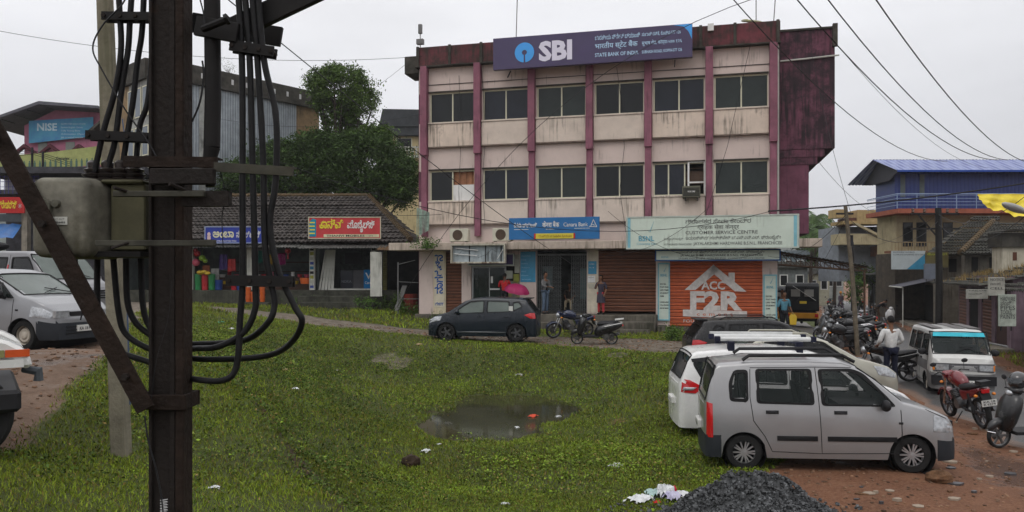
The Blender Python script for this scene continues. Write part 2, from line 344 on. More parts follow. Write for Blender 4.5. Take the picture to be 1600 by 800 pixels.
def ground_mat():
    m = bpy.data.materials.new('grass and red earth'); m.use_nodes = True; t = m.node_tree; b = t.nodes['Principled BSDF']; L = t.links.new
    tc = N(t, 'ShaderNodeTexCoord'); at = N(t, 'ShaderNodeAttribute', attribute_name='dirt'); wt = N(t, 'ShaderNodeAttribute', attribute_name='wet'); mu_ = N(t, 'ShaderNodeAttribute', attribute_name='mud'); tr_ = N(t, 'ShaderNodeAttribute', attribute_name='track')
    def noise(s, d=8, r=.65):
        n = N(t, 'ShaderNodeTexNoise'); n.inputs['Scale'].default_value = s; n.inputs['Detail'].default_value = d; n.inputs['Roughness'].default_value = r; L(tc.outputs['Object'], n.inputs['Vector']); return n.outputs[0]
    def ramp(src, stops):
        r = N(t, 'ShaderNodeValToRGB'); L(src, r.inputs[0]); e = r.color_ramp.elements
        e[0].position, e[0].color = stops[0][0], (*stops[0][1], 1); e[1].position, e[1].color = stops[-1][0], (*stops[-1][1], 1)
        for p, c in stops[1:-1]: q = e.new(p); q.color = (*c, 1)
        return r.outputs[0]
    def mix(f, a, c):
        x = N(t, 'ShaderNodeMix', data_type='RGBA'); L(f, x.inputs[0]); L(a, x.inputs[6]); L(c, x.inputs[7]); return x.outputs[2]
    grass = ramp(noise(1.1), [(.3,(.035,.03,.007)),(.5,(.05,.058,.010)),(.7,(.08,.10,.014))])
    g2 = ramp(noise(14, 6), [(.35,(.02,.024,.008)),(.6,(.07,.095,.022))])
    gm = N(t, 'ShaderNodeMix', data_type='RGBA'); gm.inputs[0].default_value = .5; L(grass, gm.inputs[6]); L(g2, gm.inputs[7])
    dirt = ramp(noise(.9, 10, .7), [(.3,(.085,.036,.019)),(.5,(.155,.066,.034)),(.62,(.21,.10,.055)),(.75,(.28,.17,.11))])
    d2 = ramp(noise(24, 6, .75), [(.35,(.04,.022,.014)),(.5,(.18,.085,.046)),(.72,(.32,.20,.13))])
    dm = N(t, 'ShaderNodeMix', data_type='RGBA'); dm.inputs[0].default_value = .42; L(dirt, dm.inputs[6]); L(d2, dm.inputs[7])
    tk = ramp(noise(3.2, 9, .75), [(.3,(.07,.057,.042)),(.5,(.135,.112,.086)),(.7,(.25,.215,.175))])
    dt = mix(tr_.outputs['Fac'], dm.outputs[2], tk)
    # ragged border
    ad = N(t, 'ShaderNodeMath', operation='MULTIPLY_ADD'); n3 = noise(6, 8, .8); L(n3, ad.inputs[0]); ad.inputs[1].default_value = 1.1; ad.inputs[2].default_value = -.55
    s2 = N(t, 'ShaderNodeMath', operation='ADD'); L(ad.outputs[0], s2.inputs[0]); L(at.outputs['Fac'], s2.inputs[1])
    q = N(t, 'ShaderNodeMapRange'); q.inputs[1].default_value = .38; q.inputs[2].default_value = .6; L(s2.outputs[0], q.inputs[0])
    base0 = mix(q.outputs[0], gm.outputs[2], dt)
    mm = N(t, 'ShaderNodeMath', operation='MULTIPLY_ADD'); L(n3, mm.inputs[0]); mm.inputs[1].default_value = .9; mm.inputs[2].default_value = -.45
    m2 = N(t, 'ShaderNodeMath', operation='ADD'); L(mm.outputs[0], m2.inputs[0]); L(mu_.outputs['Fac'], m2.inputs[1]); m3 = N(t, 'ShaderNodeMapRange'); m3.inputs[1].default_value = .35; m3.inputs[2].default_value = .7; L(m2.outputs[0], m3.inputs[0])
    mc = ramp(noise(9, 6, .7), [(.3,(.018,.012,.006)),(.7,(.07,.045,.022))]); base = mix(m3.outputs[0], base0, mc); b.inputs['Specular IOR Level'].default_value = .25
    # sodden patches: darker earth, glossy
    n4 = noise(.8, 7, .7); a2 = N(t, 'ShaderNodeMath', operation='ADD'); L(n4, a2.inputs[0]); L(wt.outputs['Fac'], a2.inputs[1])
    w = N(t, 'ShaderNodeMapRange'); w.inputs[1].default_value = .55; w.inputs[2].default_value = .66; L(a2.outputs[0], w.inputs[0])
    w2 = N(t, 'ShaderNodeMath', operation='MULTIPLY'); L(w.outputs[0], w2.inputs[0]); L(q.outputs[0], w2.inputs[1])
    hs = N(t, 'ShaderNodeHueSaturation'); hs.inputs['Value'].default_value = .55; L(base, hs.inputs['Color'])
    fin = mix(w2.outputs[0], base, hs.outputs[0]); L(fin, b.inputs['Base Color'])
    rr = N(t, 'ShaderNodeMapRange'); rr.inputs[3].default_value = .85; rr.inputs[4].default_value = .18; L(w2.outputs[0], rr.inputs[0]); L(rr.outputs[0], b.inputs['Roughness'])
    bp = N(t, 'ShaderNodeBump'); bp.inputs['Strength'].default_value = .8; bp.inputs['Distance'].default_value = .05; L(noise(22, 8, .7), bp.inputs['Height']); L(bp.outputs[0], b.inputs['Normal'])
    return m
GM = ground_mat()
def wetf(x, y):
    a = np.exp(-(((x-7.4-.25*(y-11))/.55)**2+((y-11.6)/3.2)**2))*.3+np.exp(-(((x-4.6)/1.9)**2+((y-11.6)/.8)**2))*.12+np.exp(-(((x+6)/1.2)**2+((y-10.5)/1.5)**2))*.2
    return a-.08
def nonuni(a, b, c, d, fine, coarse):
    s = [b]; st = fine
    while s[-1] > a: st = min(st*1.25, coarse*4); s.append(s[-1]-st)
    left = s[::-1]; mid = list(np.arange(b+fine, c, fine)); s = [c]; st = fine
    while s[-1] < d: st = min(st*1.25, coarse*4); s.append(s[-1]+st)
    return np.array(left+mid+s)
xs = nonuni(-4000, -20, 30, 4000, .2, 60); ys = nonuni(-600, 1, 62, 4000, .2, 60)
g = grid_mesh('ground', xs, ys, gzv, GM, {'dirt': dirt_mask, 'wet': wetf, 'mud': mud_mask, 'track': track_mask}); tag(g, 'grassy basin between red earth parking ground and tracks', 'ground', kind='structure')

asph0 = pm('wet asphalt', (.075,.073,.072), rough=.38, var=.35, vs=1.3, bump=.35, bs=60, grime=.25, scol=(.16,.12,.09))
asph = asph0; t_ = asph.node_tree; bb_ = t_.nodes['Principled BSDF']; at_ = N(t_, 'ShaderNodeAttribute', attribute_name='edge'); nn_ = N(t_, 'ShaderNodeTexNoise'); nn_.inputs['Scale'].default_value = 2.2; nn_.inputs['Detail'].default_value = 9; nn_.inputs['Roughness'].default_value = .75
tcc = N(t_, 'ShaderNodeTexCoord'); t_.links.new(tcc.outputs['Object'], nn_.inputs['Vector']); sm_ = N(t_, 'ShaderNodeMath', operation='ADD'); t_.links.new(at_.outputs['Fac'], sm_.inputs[0]); t_.links.new(nn_.outputs[0], sm_.inputs[1])
mr_ = N(t_, 'ShaderNodeMapRange'); mr_.inputs[1].default_value = .82; mr_.inputs[2].default_value = 1.05; t_.links.new(sm_.outputs[0], mr_.inputs[0])
src_ = bb_.inputs['Base Color'].links[0].from_socket; mx_ = N(t_, 'ShaderNodeMix', data_type='RGBA'); t_.links.new(mr_.outputs[0], mx_.inputs[0]); t_.links.new(src_, mx_.inputs[6]); mx_.inputs[7].default_value = (.15,.085,.052,1); t_.links.new(mx_.outputs[2], bb_.inputs['Base Color'])
b = MB(); EDG = []; yy = np.concatenate([np.arange(-6, 60, .5), np.arange(60, 130, 2)]); K = 10
for y in yy:
    a, c = pl(y, ROAD_L), pl(y, ROAD_R)
    for k in range(K+1):
        x = a+(c-a)*(.5-.5*math.cos(math.pi*k/K))+(0 if 1 < k < K-1 else .12*math.sin(y*2.1)+.07*math.sin(y*5.3))
        b.v.append((x, y, gz(x, y)+(.012 if 0 < k < K else -.05)+.045*math.sin(math.pi*k/K))); EDG.append([1., .62, .3, .12, 0, 0, 0, .12, .3, .62, 1.][k])
for i in range(len(yy)-1):
    for k in range(K): n0 = i*(K+1)+k; b.f.append((n0, n0+1, n0+K+2, n0+K+1)); b.m.append(0)
o = b.build('road', asph, smooth=60); ea = o.data.attributes.new('edge', 'FLOAT', 'POINT'); ea.data.foreach_set('value', np.array(EDG, np.float32)); tag(o, 'wet grey asphalt road leading past the bank to the right', 'road', kind='structure')
# concrete footpath strip between the bank corner and the parked motorcycles
b = MB(); foot = pm('wet concrete', (.15,.14,.125), rough=.5, var=.25, vs=2, bump=.2, grime=.3, scol=(.1,.08,.06))
yy = np.arange(26.5, 46, .5)
for y in yy:
    a = np.interp(y, [26.5,31,46], [9.9,11.2,16.3]); c = np.interp(y, [26.5,31,46], [11.0,12.5,17.6])
    for k in range(4):
        x = a+(c-a)*k/3; b.v.append((x, y, gz(x, y)+.03))
for i in range(len(yy)-1):
    for k in range(3): n0 = i*4+k; b.f.append((n0, n0+1, n0+5, n0+4)); b.m.append(0)
o = b.build('footpath', foot, smooth=60); tag(o, 'concrete strip beside the bank corner', 'pavement', kind='structure')
# puddle
wm = pm('muddy rain water', (.060,.058,.030), rough=.03, var=.3, vs=.9, bump=.02, bs=6, spec=.5)
wb = wm.node_tree.nodes['Principled BSDF']; wb.inputs['Alpha'].default_value = .8
for l in list(wb.inputs['Roughness'].links): wm.node_tree.links.remove(l)
wb.inputs['Roughness'].default_value = .06
b = MB(); ring = []
for i in range(64):
    t = 2*math.pi*i/64; ring.append((-.35+4.2*math.cos(t), 17.9+3.6*math.sin(t), -.285))
b.v.append((-.35, 17.9, -.285)); b.v += ring
for i in range(64): b.f.append((0, 1+i, 1+(i+1) % 64)); b.m.append(0)
o = b.build('puddle', wm); tag(o, 'brown rain puddle in the grassy hollow', 'water', kind='structure')
# hills far off
b = MB(); hm = pm('forested hillside', (.035,.05,.03), rough=.95, var=.4, vs=.02)
for (r0, hh, sd) in ((650, 60, 1.), (950, 95, 2.2)):
    base = len(b.v); nn = 360
    for i in range(nn):
        t = math.radians(-75+150*i/nn)
        h = hh*(.75+.3*math.sin(t*9*sd+sd)+.12*math.sin(t*31+sd))+.9*math.sin(t*260)+.8*math.sin(t*411+1)+.7*math.sin(t*733)
        for k, (rr_, hz) in enumerate(((0, 0), (60, .55), (110, .9), (125, 1.0), (210, 1.05))):
            b.v.append(((r0+rr_)*math.sin(t), (r0+rr_)*math.cos(t), -2+h*hz))
    for i in range(nn-1):
        for k in range(4): n0 = base+i*5+k; b.f.append((n0, n0+5, n0+6, n0+1)); b.m.append(0)
o = b.build('hills', hm, smooth=60); tag(o, 'distant hills fading in the mist', 'hills', kind='structure')
# mist
hb = MB().box(-1900, 1900, -1200, 1900, -8, 160)
vm = bpy.data.materials.new('mist'); vm.use_nodes = True; t = vm.node_tree; t.nodes.clear()
pv = N(t, 'ShaderNodeVolumePrincipled'); pv.inputs['Density'].default_value = .00045; pv.inputs['Color'].default_value = (.96,.97,1,1); pv.inputs['Anisotropy'].default_value = .2
mo = N(t, 'ShaderNodeOutputMaterial'); t.links.new(pv.outputs[0], mo.inputs['Volume'])
HAZE = hb.build('haze', vm); tag(HAZE, 'thin monsoon mist over the whole town', 'haze', kind='stuff')
# ---------------------------------------------------------------- three storey bank building (local x along the front, -y towards the field, z up = world z)
BL = Vector((-4.193, 34.7, 0)); BA = R(-13.933); BLEN = 15.366
bank = empty('bank_building', BL, BA, 'three storey pink office building with maroon columns and rain streaked sills', 'building')
PINK = pm('faded pink plaster', (.61,.505,.46), rough=.85, var=.08, vs=1.2, streak=.22, scol=(.10,.085,.07), bump=.12, bs=18)
SILL = pm('mildewed pink plaster', (.63,.54,.465), rough=.85, var=.12, vs=1.5, streak=.14, scol=(.10,.09,.07), bump=.15, bs=18)
SILLD = pm('mould streaked pink plaster', (.66,.55,.46), rough=.85, var=.12, vs=1.5, streak=.55, scol=(.05,.045,.035), bump=.15, bs=18, grime=.1)
MARB = pm('maroon side wall', (.15,.055,.085), rough=.7, var=.3, vs=1.2, streak=.35, scol=(.03,.02,.025), bump=.12, bs=15)
MAR = pm('maroon paint', (.255,.10,.14), rough=.6, var=.25, vs=1.4, streak=.2, scol=(.03,.02,.02), bump=.12, bs=15)
MARD = pm('mould blackened maroon plaster', (.16,.06,.09), rough=.8, var=.3, vs=1., streak=1.0, scol=(.02,.018,.02), bump=.2, bs=12, grime=.95)
CONCD = pm('dark wet stained concrete', (.15,.135,.11), rough=.7, var=.4, vs=1.6, streak=.7, scol=(.03,.03,.02), bump=.25, bs=16, grime=.25)
PARA = pm('weathered maroon parapet', (.16,.045,.055), rough=.8, var=.3, vs=1., streak=1.0, scol=(.03,.03,.024), bump=.2, bs=12, grime=.75)
MOULD = pm('black mouldy concrete', (.07,.065,.055), rough=.9, var=.45, vs=2., bump=.3, bs=14)
CONC = pm('stained concrete', (.30,.27,.22), rough=.85, var=.35, vs=1.6, streak=.5, scol=(.05,.05,.035), bump=.25, bs=16)
FRM = pm('cream window frame', (.60,.58,.44), rough=.5, var=.1)
GLS = glass('dusky window glass', (.010,.012,.013), alpha=.98, rough=.12)
GLV2 = glass('greenish window glass', (.022,.03,.028), alpha=.99, rough=.1); GLV3 = glass('bluish dusk window glass', (.015,.019,.028), alpha=.99, rough=.16)
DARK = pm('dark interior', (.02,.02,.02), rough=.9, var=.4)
WHT = pm('white paint', (.72,.72,.70), rough=.6, var=.08, streak=.25, scol=(.2,.18,.15))
BLK = pm('black paint', (.018,.018,.02), rough=.5, var=.2)
def lb(name, mats, *boxes, parent=None, bevel=0):
    b = MB()
    for q in boxes: b.box(*q)
    return b.build(name, mats, parent or bank, bevel=bevel)
COLX = [.31, 2.8, 5.24, 7.76, 10.22, 12.69, 15.19]
WT3, WB3, WT2, WB2 = 11.17, 9.82, 7.68, 6.31
# front wall with openings: lintel bands, piers and window backs
bays = [(COLX[i], COLX[i+1]) for i in range(6)]
b = MB()
b.box(0, BLEN, 0, .25, WT3, 12.32); b.box(0, BLEN, 0, .25, WT2, WB3); b.box(0, BLEN, 0, .25, 4.1, WB2)
for x in COLX:
    for z0, z1 in ((WB3, WT3), (WB2, WT2)): b.box(max(0, x-.2), min(BLEN, x+.2), 0, .25, z0, z1)
b.box(0, .25, .25, 9, 0.2, 12.32); b.box(BLEN-.25, BLEN, .25, 9, 0.2, 12.32); b.box(.25, BLEN-.25, 8.7, 9, .2, 12.32); b.box(.25, BLEN-.25, .25, 8.7, 12.1, 12.3)
b.box(.25, BLEN-.25, .25, 8.7, 8.5, 8.7); b.box(.25, BLEN-.25, .25, 8.7, 4.6, 4.8)
b.build('wall', PINK, bank)
b = MB()   # proud sill boxes under every window band
for a, c in bays:
    for z0, z1 in ((8.74, WB3-.06), (5.27, WB2-.06)):
        MB().box(a+.17, c-.17, -.16, -.002, z0, z1).build('sill_panel', SILLD if (z0 > 8 and bays.index((a, c)) in (0, 4, 5)) or (z0 < 8 and bays.index((a, c)) in (0,)) else SILL, bank, bevel=.015)
b = MB()
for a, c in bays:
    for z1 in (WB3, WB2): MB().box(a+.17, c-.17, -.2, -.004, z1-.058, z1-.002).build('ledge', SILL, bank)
    for z1 in (8.74, 5.27): MB().box(a+.17, c-.17, -.17, -.004, z1-.05, z1-.003).build('ledge', pm('shadow line ledge', (.22,.17,.14), var=.4, vs=4), bank)  # lower edge coloured dark to draw the shadow line under the sill panel
for x in COLX:
    b = MB(); w = .15
    b.box(x-w, x+w, -.34, -.001, 8.35, 12.34); b.box(x-w+.02, x+w-.02, -.24, -.001, 4.72, 8.348)
    b.build('column', MAR, bank, bevel=.012)
wid = 0
for zt, zb in ((WT3, WB3), (WT2, WB2)):
    for i, (a, c) in enumerate(bays):
        x0, x1 = a+.205, c-.165
        fr = MB(); t = .055; y0, y1 = .04, .12
        fr.box(x0, x1, y0, y1, zt-t, zt); fr.box(x0, x1, y0, y1, zb, zb+t); fr.box(x0, x0+t, y0, y1, zb+t, zt-t); fr.box(x1-t, x1, y0, y1, zb+t, zt-t)
        mid = [(x0+x1)/2]
        if zt == WT2 and i == 4: mid = [x0+.62, x0+1.28]
        for mxx in mid: fr.box(mxx-t/2, mxx+t/2, y0+.005, y1-.005, zb+t, zt-t)
        f = fr.build('window', FRM, bank)
        gl = MB()
        if zt == WT2 and i == 0: gl.box(x0+t, mid[0]-t/2, .075, .09, zb+t, zt-t)
        elif zt == WT2 and i == 4: gl.box(x0+t, mid[1]-t/2, .075, .09, zb+t, zt-t)
        else: gl.box(x0+t, x1-t, .075, .09, zb+t, zt-t)
        gl.build('pane', [GLS, GLV2, GLV3][(i*5+int(zt)*3) % 3], f)
        # blinds and clutter inside
        bl = MB().box(x0, x1, .6, .62, zb, zt); bl.build('blind', DARK, f)
        if zt == WT2 and i == 0:
            MB().box(mid[0]+.04, x1-t, .02, .03, zb+.02, zb+.72).build('white_board', WHT, f)
            gr = MB(); gr.mi = 0
            gr.box(mid[0]+.04, x1-t, .2, .22, zb+.72, zt-t)
            for k in range(4): gr.box(mid[0]+.04+k*.27, mid[0]+.06+k*.27, .15, .18, zb+.72, zt-t)
            gr.build('boarding', pm('orange brown boarding', (.42,.20,.11), var=.3, vs=4), f)
        if zt == WT2 and i == 4:
            g2 = MB()
            for k in range(5): g2.box(mid[1]+.05, x1-t, .07, .085, zb+.6+k*.13, zb+.615+k*.13)
            g2.box(mid[1]+.05, x1-t, .3, .32, zb+.5, zb+1.0)
            g2.build('grille', pm('brown mesh', (.12,.08,.06)), f)
            g3 = MB(); g3.box(x1-.72, x1+.02, -.03, -.003, zb-.12, zb+1.42); 
            fr2 = MB()
            for q in ((x1-.70, x1+.02, -.05, -.003, zb+.5, zb+.56), (x1-.70, x1+.02, -.05, -.003, zt-.02, zt+.05), (x1-.70, x1-.63, -.05, -.003, zb-.05, zt-.02), (x1-.05, x1+.02, -.05, -.003, zb-.05, zt-.02)): fr2.box(*q)
            fr2.build('surround', WHT, f)
# long chajja line over window bands and pipes
b = MB()
for zt in (WT3, WT2):
    for a, c in bays: b.box(a+.17, c-.17, -.07, -.003, zt+.01, zt+.07)
b.build('drip_band', MOULD, bank)
lb('cable_conduit', BLK, (.45, BLEN-.2, -.03, -.004, 11.55-.012, 11.55+.012))
# parapet, slightly proud, with stub ribs
lb('parapet', PARA, (-.05, BLEN+.08, -.28, .02, 12.36, 13.2), (-.05, .15, .02, 9, 12.36, 13.2), (BLEN-.1, BLEN+.08, .02, 9, 12.36, 13.2), bevel=.02)
b = MB()
for x in (0.05, 1.55, 3.0, 12.35, 13.7, 15.35): b.box(x-.06, x+.06, -.36, -.282, 12.3, 13.22)
b.box(-.1, BLEN+.1, -.33, .3, 12.3, 12.358)
b.build('parapet_rib', MOULD, bank, bevel=.01)
lb('roof_overhang', MOULD, (-.75, -.052, .1, 1.4, 12.15, 12.95), bevel=.02)
lb('side_column', MARB, (-.14, -.002, .3, .9, 1.2, 12.14))
# stair block on the right with stepped overhang
b = MB(); b.box(BLEN+.1, 17.6, .5, 5, 8.12, 12.95); b.box(BLEN+.1, 17.22, .52, 5, 7.8, 8.118); b.box(BLEN+.1, 16.95, .54, 5, 7.5, 7.798)
b.build('stair_block_top', MARD, bank, bevel=.01)
lb('stair_block', MARB, (BLEN+.1, 16.62, .56, 5, 4.7, 7.498))
lb('coping', MOULD, (BLEN+.08, 17.66, .44, 5.05, 12.952, 13.03))
lb('rain_pipe', pm('pale pipe', (.5,.5,.46)), (BLEN-.02, BLEN+.05, -.1, -.03, 4.5, 12.3))
b = MB(); b.tube([(BLEN+.15, .46, 11.75), (16.5, .44, 11.78), (17.75, .42, 11.84)], .035, 6); b.build('tube_light', pm('pale pipe', (.5,.5,.46)), bank)
b = MB(); b.box(17.5, 17.68, .3, .5, 12.2, 13.1); b.build('corner_rib', MOULD, bank)
# ground floor: back wall, canopy slab, pillars, plinth and steps
FL = 1.36
lb('canopy', pm('canopy concrete', (.50,.42,.35), rough=.85, var=.25, vs=1.8, streak=.6, scol=(.07,.06,.045), bump=.2), (-1.0, 10.6, -1.15, -.002, 4.09, 4.42), (10.6, 16.9, -1.15, -.002, 4.09, 4.42), bevel=.02)
lb('ground_wall', PINK, (0, .72, .0, .2, .3, 4.09), (2.0, 2.45, 0, .2, .3, 4.09), (4.67, 5.41, 0, .2, .3, 4.09), (7.62, 8.12, 0, .2, .3, 4.09), (10.53, 11.1, 0, .2, .3, 4.09), (14.78, 15.36, 0, .2, .3, 4.09), (2.45, 4.67, .0, .2, 3.4, 4.09), (11.1, 14.78, 0, .2, 3.62, 4.09))
lb('plinth', CONCD, (1.95, 10.6, -1.05, 5, .2, FL), (-.1, 1.95, -.3, 5, .2, FL-.1), (10.6, 15.36, -.35, 5, 0, .86), bevel=.02)
lb('step', CONCD, (7.9, 10.6, -1.5, -1.052, .2, 1.12), (7.9, 10.4, -1.95, -1.502, .2, .84), (2.6, 7.0, -1.45, -1.052, .2, 1.05), (11.1, 14.9, -.9, -.352, 0, .62), (11.1, 14.7, -1.35, -.902, -.2, .4), (10.62, 11.0, -1.2, -.352, 0, .95), bevel=.03)
SHUT = stripes('brown rolling shutter', (.20,.085,.05), (.05,.025,.02), 'Z', 2.2, rough=.6, bump=.8, grime=.15)
SHUTO = stripes('orange rolling shutter', (.62,.155,.065), (.26,.06,.035), 'Z', 2.2, rough=.55, bump=.8)
def shutter(x0, x1, z0, z1, m, y=.06):
    b = MB(); n = int((z1-z0)/.075)
    for k in range(n):
        a = z0+(z1-z0)*k/n; c = z0+(z1-z0)*(k+1)/n
        o = len(b.v); b.v += [(x0, y, a+.012), (x1, y, a+.012), (x1, y-.03, a+.03), (x0, y-.03, a+.03), (x1, y-.03, c-.012), (x0, y-.03, c-.012), (x1, y, c), (x0, y, c), (x1, y, a), (x0, y, a)]
        b.f += [(o+9, o+8, o+1, o), (o, o+1, o+2, o+3), (o+3, o+2, o+4, o+5), (o+5, o+4, o+6, o+7)]; b.m += [0]*4
    b.box(x0-.03, x0, y-.06, y+.04, z0, z1); b.box(x1, x1+.03, y-.06, y+.04, z0, z1)
    return b.build('rolling_shutter', m, bank)
sh1 = shutter(1.30, 1.98, FL-.1, 4.05, SHUT); sh1['label'] = 'narrow brown rolling shutter'
sh2 = shutter(8.15, 10.5, FL+.1, 4.05, SHUT); sh2['label'] = 'wide brown rolling shutter'
sh3 = shutter(11.13, 14.75, .88, 3.6, SHUTO); sh3['label'] = 'orange rolling shutter with painted cement advertisement'
# painted advertisement on the orange shutter (real thin paint shapes)
PW = pm('chalky white paint', (.62,.58,.56), rough=.7, var=.18, vs=6)
ad = MB(); y0, y1 = .02, .026
def ax(px): return 11.13+(px-367)/(835-367)*3.62        # zoomed photo columns to shutter metres
def az(py): return 3.6-(py-297)/(645-297)*2.72
def poly(pts): ad.prism([(ax(p), az(q)) for p, q in pts], y0, y1)
poly([(440,452),(590,318),(622,346),(497,452)]); poly([(590,318),(760,460),(700,458),(591,366),(560,392)])
poly([(668,360),(700,360),(700,410),(668,383)])
poly([(432,556),(762,562),(762,600),(432,592)])
ad.build('painted_emblem', PW, sh3)
lettering(sh3, 'ACC', ax(528), az(448), .33, ax(650)-ax(528), PW, y=.024, bold=.03)
lettering(sh3, 'F2R', ax(470), az(552), .70, ax(738)-ax(470), PW, y=.024, bold=.05)
lettering(sh3, 'c e m e n t', ax(505), az(588), .15, ax(690)-ax(505), SHUTO, y=.016)
lettering(sh3, 'FOUNDATION TO ROOF', ax(435), az(625), .13, 2.6, PW, y=.024)
# collapsible grille door and dark lobby
b = MB(); b.box(5.42, 7.61, 2.4, 2.5, FL, 4.09); b.box(5.41, 5.44, .2, 2.4, FL, 4.09); b.box(7.6, 7.64, .2, 2.4, FL, 4.09); b.box(2.46, 4.66, 1.2, 1.3, FL, 4.09); b.box(0, .7, .3, .4, 1, 4.05)
b.build('lobby', pm('dim lobby wall', (.06,.07,.065), var=.4), bank)
b = MB()
for x0, x1 in ((5.45, 6.45), (6.95, 7.6)):
    n = int((x1-x0)/.085)
    for k in range(n+1):
        x = x0+(x1-x0)*k/n; b.box(x-.009, x+.009, .05, .07, FL, 3.85)
    for k in range(12):
        for j in range(0, n, 2):
            xx = x0+(x1-x0)*j/n; zz = FL+.1+k*.2; b.bar((xx, .045, zz), (xx+.17, .045, zz+.12), .01); b.bar((xx, .045, zz+.12), (xx+.17, .045, zz), .01)
b.box(5.42, 7.62, .04, .09, 3.85, 3.92)
b.build('collapsible_gate', pm('grey steel gate', (.16,.17,.17), rough=.5, metal=.3), bank)
b = MB(); b.box(5.5, 5.95, .9, .93, FL+1.0, 3.4); b.box(7.2, 7.55, .9, .93, FL+.6, 3.3); b.build('notice', pm('teal glazing', (.05,.11,.11), rough=.3), bank)
# glass cash machine room
b = MB(); b.box(2.5, 4.0, .10, .12, FL, 3.35)
g_ = b.build('glass_door', glass('green tinted glass', (.02,.035,.03), .8, .05), bank)
b = MB(); b.box(2.47, 2.53, .07, .15, FL, 3.4); b.box(3.97, 4.03, .07, .15, FL, 3.4); b.box(2.53, 3.97, .07, .15, 3.33, 3.4); b.box(2.53, 3.97, .07, .15, FL, FL+.1); b.box(3.25, 3.29, .08, .14, FL+.1, 3.33); b.build('door_frame', pm('brushed aluminium', (.35,.36,.36), rough=.4, metal=.6), g_)
b = MB(); b.box(3.3, 3.75, .05, .07, 2.35, 2.42); b.box(3.34, 3.44, .05, .07, 2.65, 2.95); b.build('sticker', WHT, g_)
b = MB(); b.box(4.05, 4.66, .03, .05, 1.95, 2.75); b.build('wall_notice', pm('blue and yellow notice', (.08,.10,.25), col2=(.35,.33,.06), vs=3), bank)
b = MB(); b.box(4.02, 4.35, -.02, .0, 2.85, 3.2); b.box(4.45, 4.66, -.05, -.003, 3.1, 3.9); b.build('wall_notice', pm('pale notice', (.4,.42,.36)), bank)
b = MB(); b.box(4.4, 4.66, -.07, -.052, 2.72, 3.05); b.build('wall_notice', pm('olive notice', (.25,.27,.06)), bank)
# kinked roots of cables on the wall
b = MB()
for (x, z, dx) in ((2.95, 12.2, .1), (8.9, 11.8, .2), (1.9, 11.9, .05)):
    b.tube([(x, -.05, z), (x+dx, -.05, z-1.5), (x+dx*1.6, -.06, z-3.4), (x+dx*.7, -.2, z-5.2), (x+dx*2, -.2, z-7)], .009, 5)
b.tube([(14.3, -.4, 12.3), (13.9, -.4, 10.5), (13.4, -.5, 8.2), (12.6, -.5, 5.6), (12.3, -.6, 4.5)], .01, 5)
b.build('hanging_cable', BLK, bank)
# pillar paper signs
b = MB(); b.box(7.64, 8.10, -.01, -.003, 1.4, 4.05); b.build('pillar_face', pm('buff plaster', (.62,.56,.45), streak=.2, scol=(.3,.2,.12)), bank)
b = MB(); b.box(.70, 1.28, -.06, .02, FL-.3, 4.08); b.build('pillar_face', pm('cream pillar plaster', (.66,.58,.42), streak=.25, scol=(.35,.22,.12)), bank)

# ---- signs mounted on the bank building (each a thing of its own)
def onbank(x, y, z): return bank_m @ Vector((x, y, z))
bank_m = Matrix.Translation(BL) @ Matrix.Rotation(BA, 4, 'Z')
def sign(name, x0, x1, z0, z1, y, d, mat, label, cat='signboard', group=None, edge=None):
    o = empty(name, onbank(x0, y, z0), BA, label, cat, group)
    MB().box(0, x1-x0, -d, 0, 0, z1-z0).build('panel', mat, o, bevel=.01)
    if edge:
        b = MB(); w, h = x1-x0, z1-z0; t = .045
        b.box(-.01, w+.01, -d-.02, -d-.001, h-t, h+.01); b.box(-.01, w+.01, -d-.02, -d-.001, -.01, t); b.box(-.01, t, -d-.02, -d-.001, t, h-t); b.box(w-t, w+.01, -d-.02, -d-.001, t, h-t)
        b.build('frame', edge, o)
    return o
PUR = pm('deep violet sign face', (.048,.032,.10), rough=.35, var=.12, vs=.8)
LAV = pm('white sign letters', (.68,.66,.78), rough=.4, var=.04); SKY = pm('azure sign mark', (.04,.33,.80), rough=.4, var=.05); PALE = pm('pale sky letters', (.42,.62,.82), rough=.4, var=.05)
s = sign('bank_signboard', 3.72, 12.03, 11.78, 13.13, -.75, .2, PUR, 'long violet signboard with a blue keyhole disc on the parapet')
b = MB(); cx, cz, r = 1.38, .66, .42
pts = [(cx+r*math.sin(a), cz+r*math.cos(a)) for a in np.linspace(math.pi+.08, 3*math.pi-.08, 40)]
pts += [(cx+.03, cz-.12)]+[(cx+.11*math.sin(a), cz+.11*math.cos(a)) for a in np.linspace(math.pi-.3, -math.pi+.3, 20)]+[(cx-.03, cz-.12)]
b.prism(pts[::-1], -.215, -.202); b.build('keyhole_disc', SKY, s)
lettering(s, 'SBI', 2.0, .28, .76, 1.42, LAV, y=-.212, bold=.045)
lettering(s, 'ಭಾರತೀಯ ಸ್ಟೇಟ್ ಬ್ಯಾಂಕ್', 4.38, .96, .17, 1.85, PALE, y=-.212, bold=.01)
lettering(s, 'भारतीय स्टेट बैंक', 4.38, .60, .20, 1.75, PALE, y=-.212, bold=.01)
lettering(s, 'STATE BANK OF INDIA', 4.38, .26, .15, 1.78, PALE, y=-.212, bold=.015)
lettering(s, 'ಸುಭಾಷ್ ರಸ್ತೆ, ಕೊಪ್ಪ-577 126', 6.3, .98, .13, 1.55, PALE, y=-.212, bold=.01)
lettering(s, 'सुभाष रोड, कोप्पा-५७७ १२६', 6.3, .62, .14, 1.6, PALE, y=-.212, bold=.01)
lettering(s, 'SUBHASH ROAD, KOPPA-577 126', 6.3, .27, .12, 1.6, PALE, y=-.212, bold=.015)
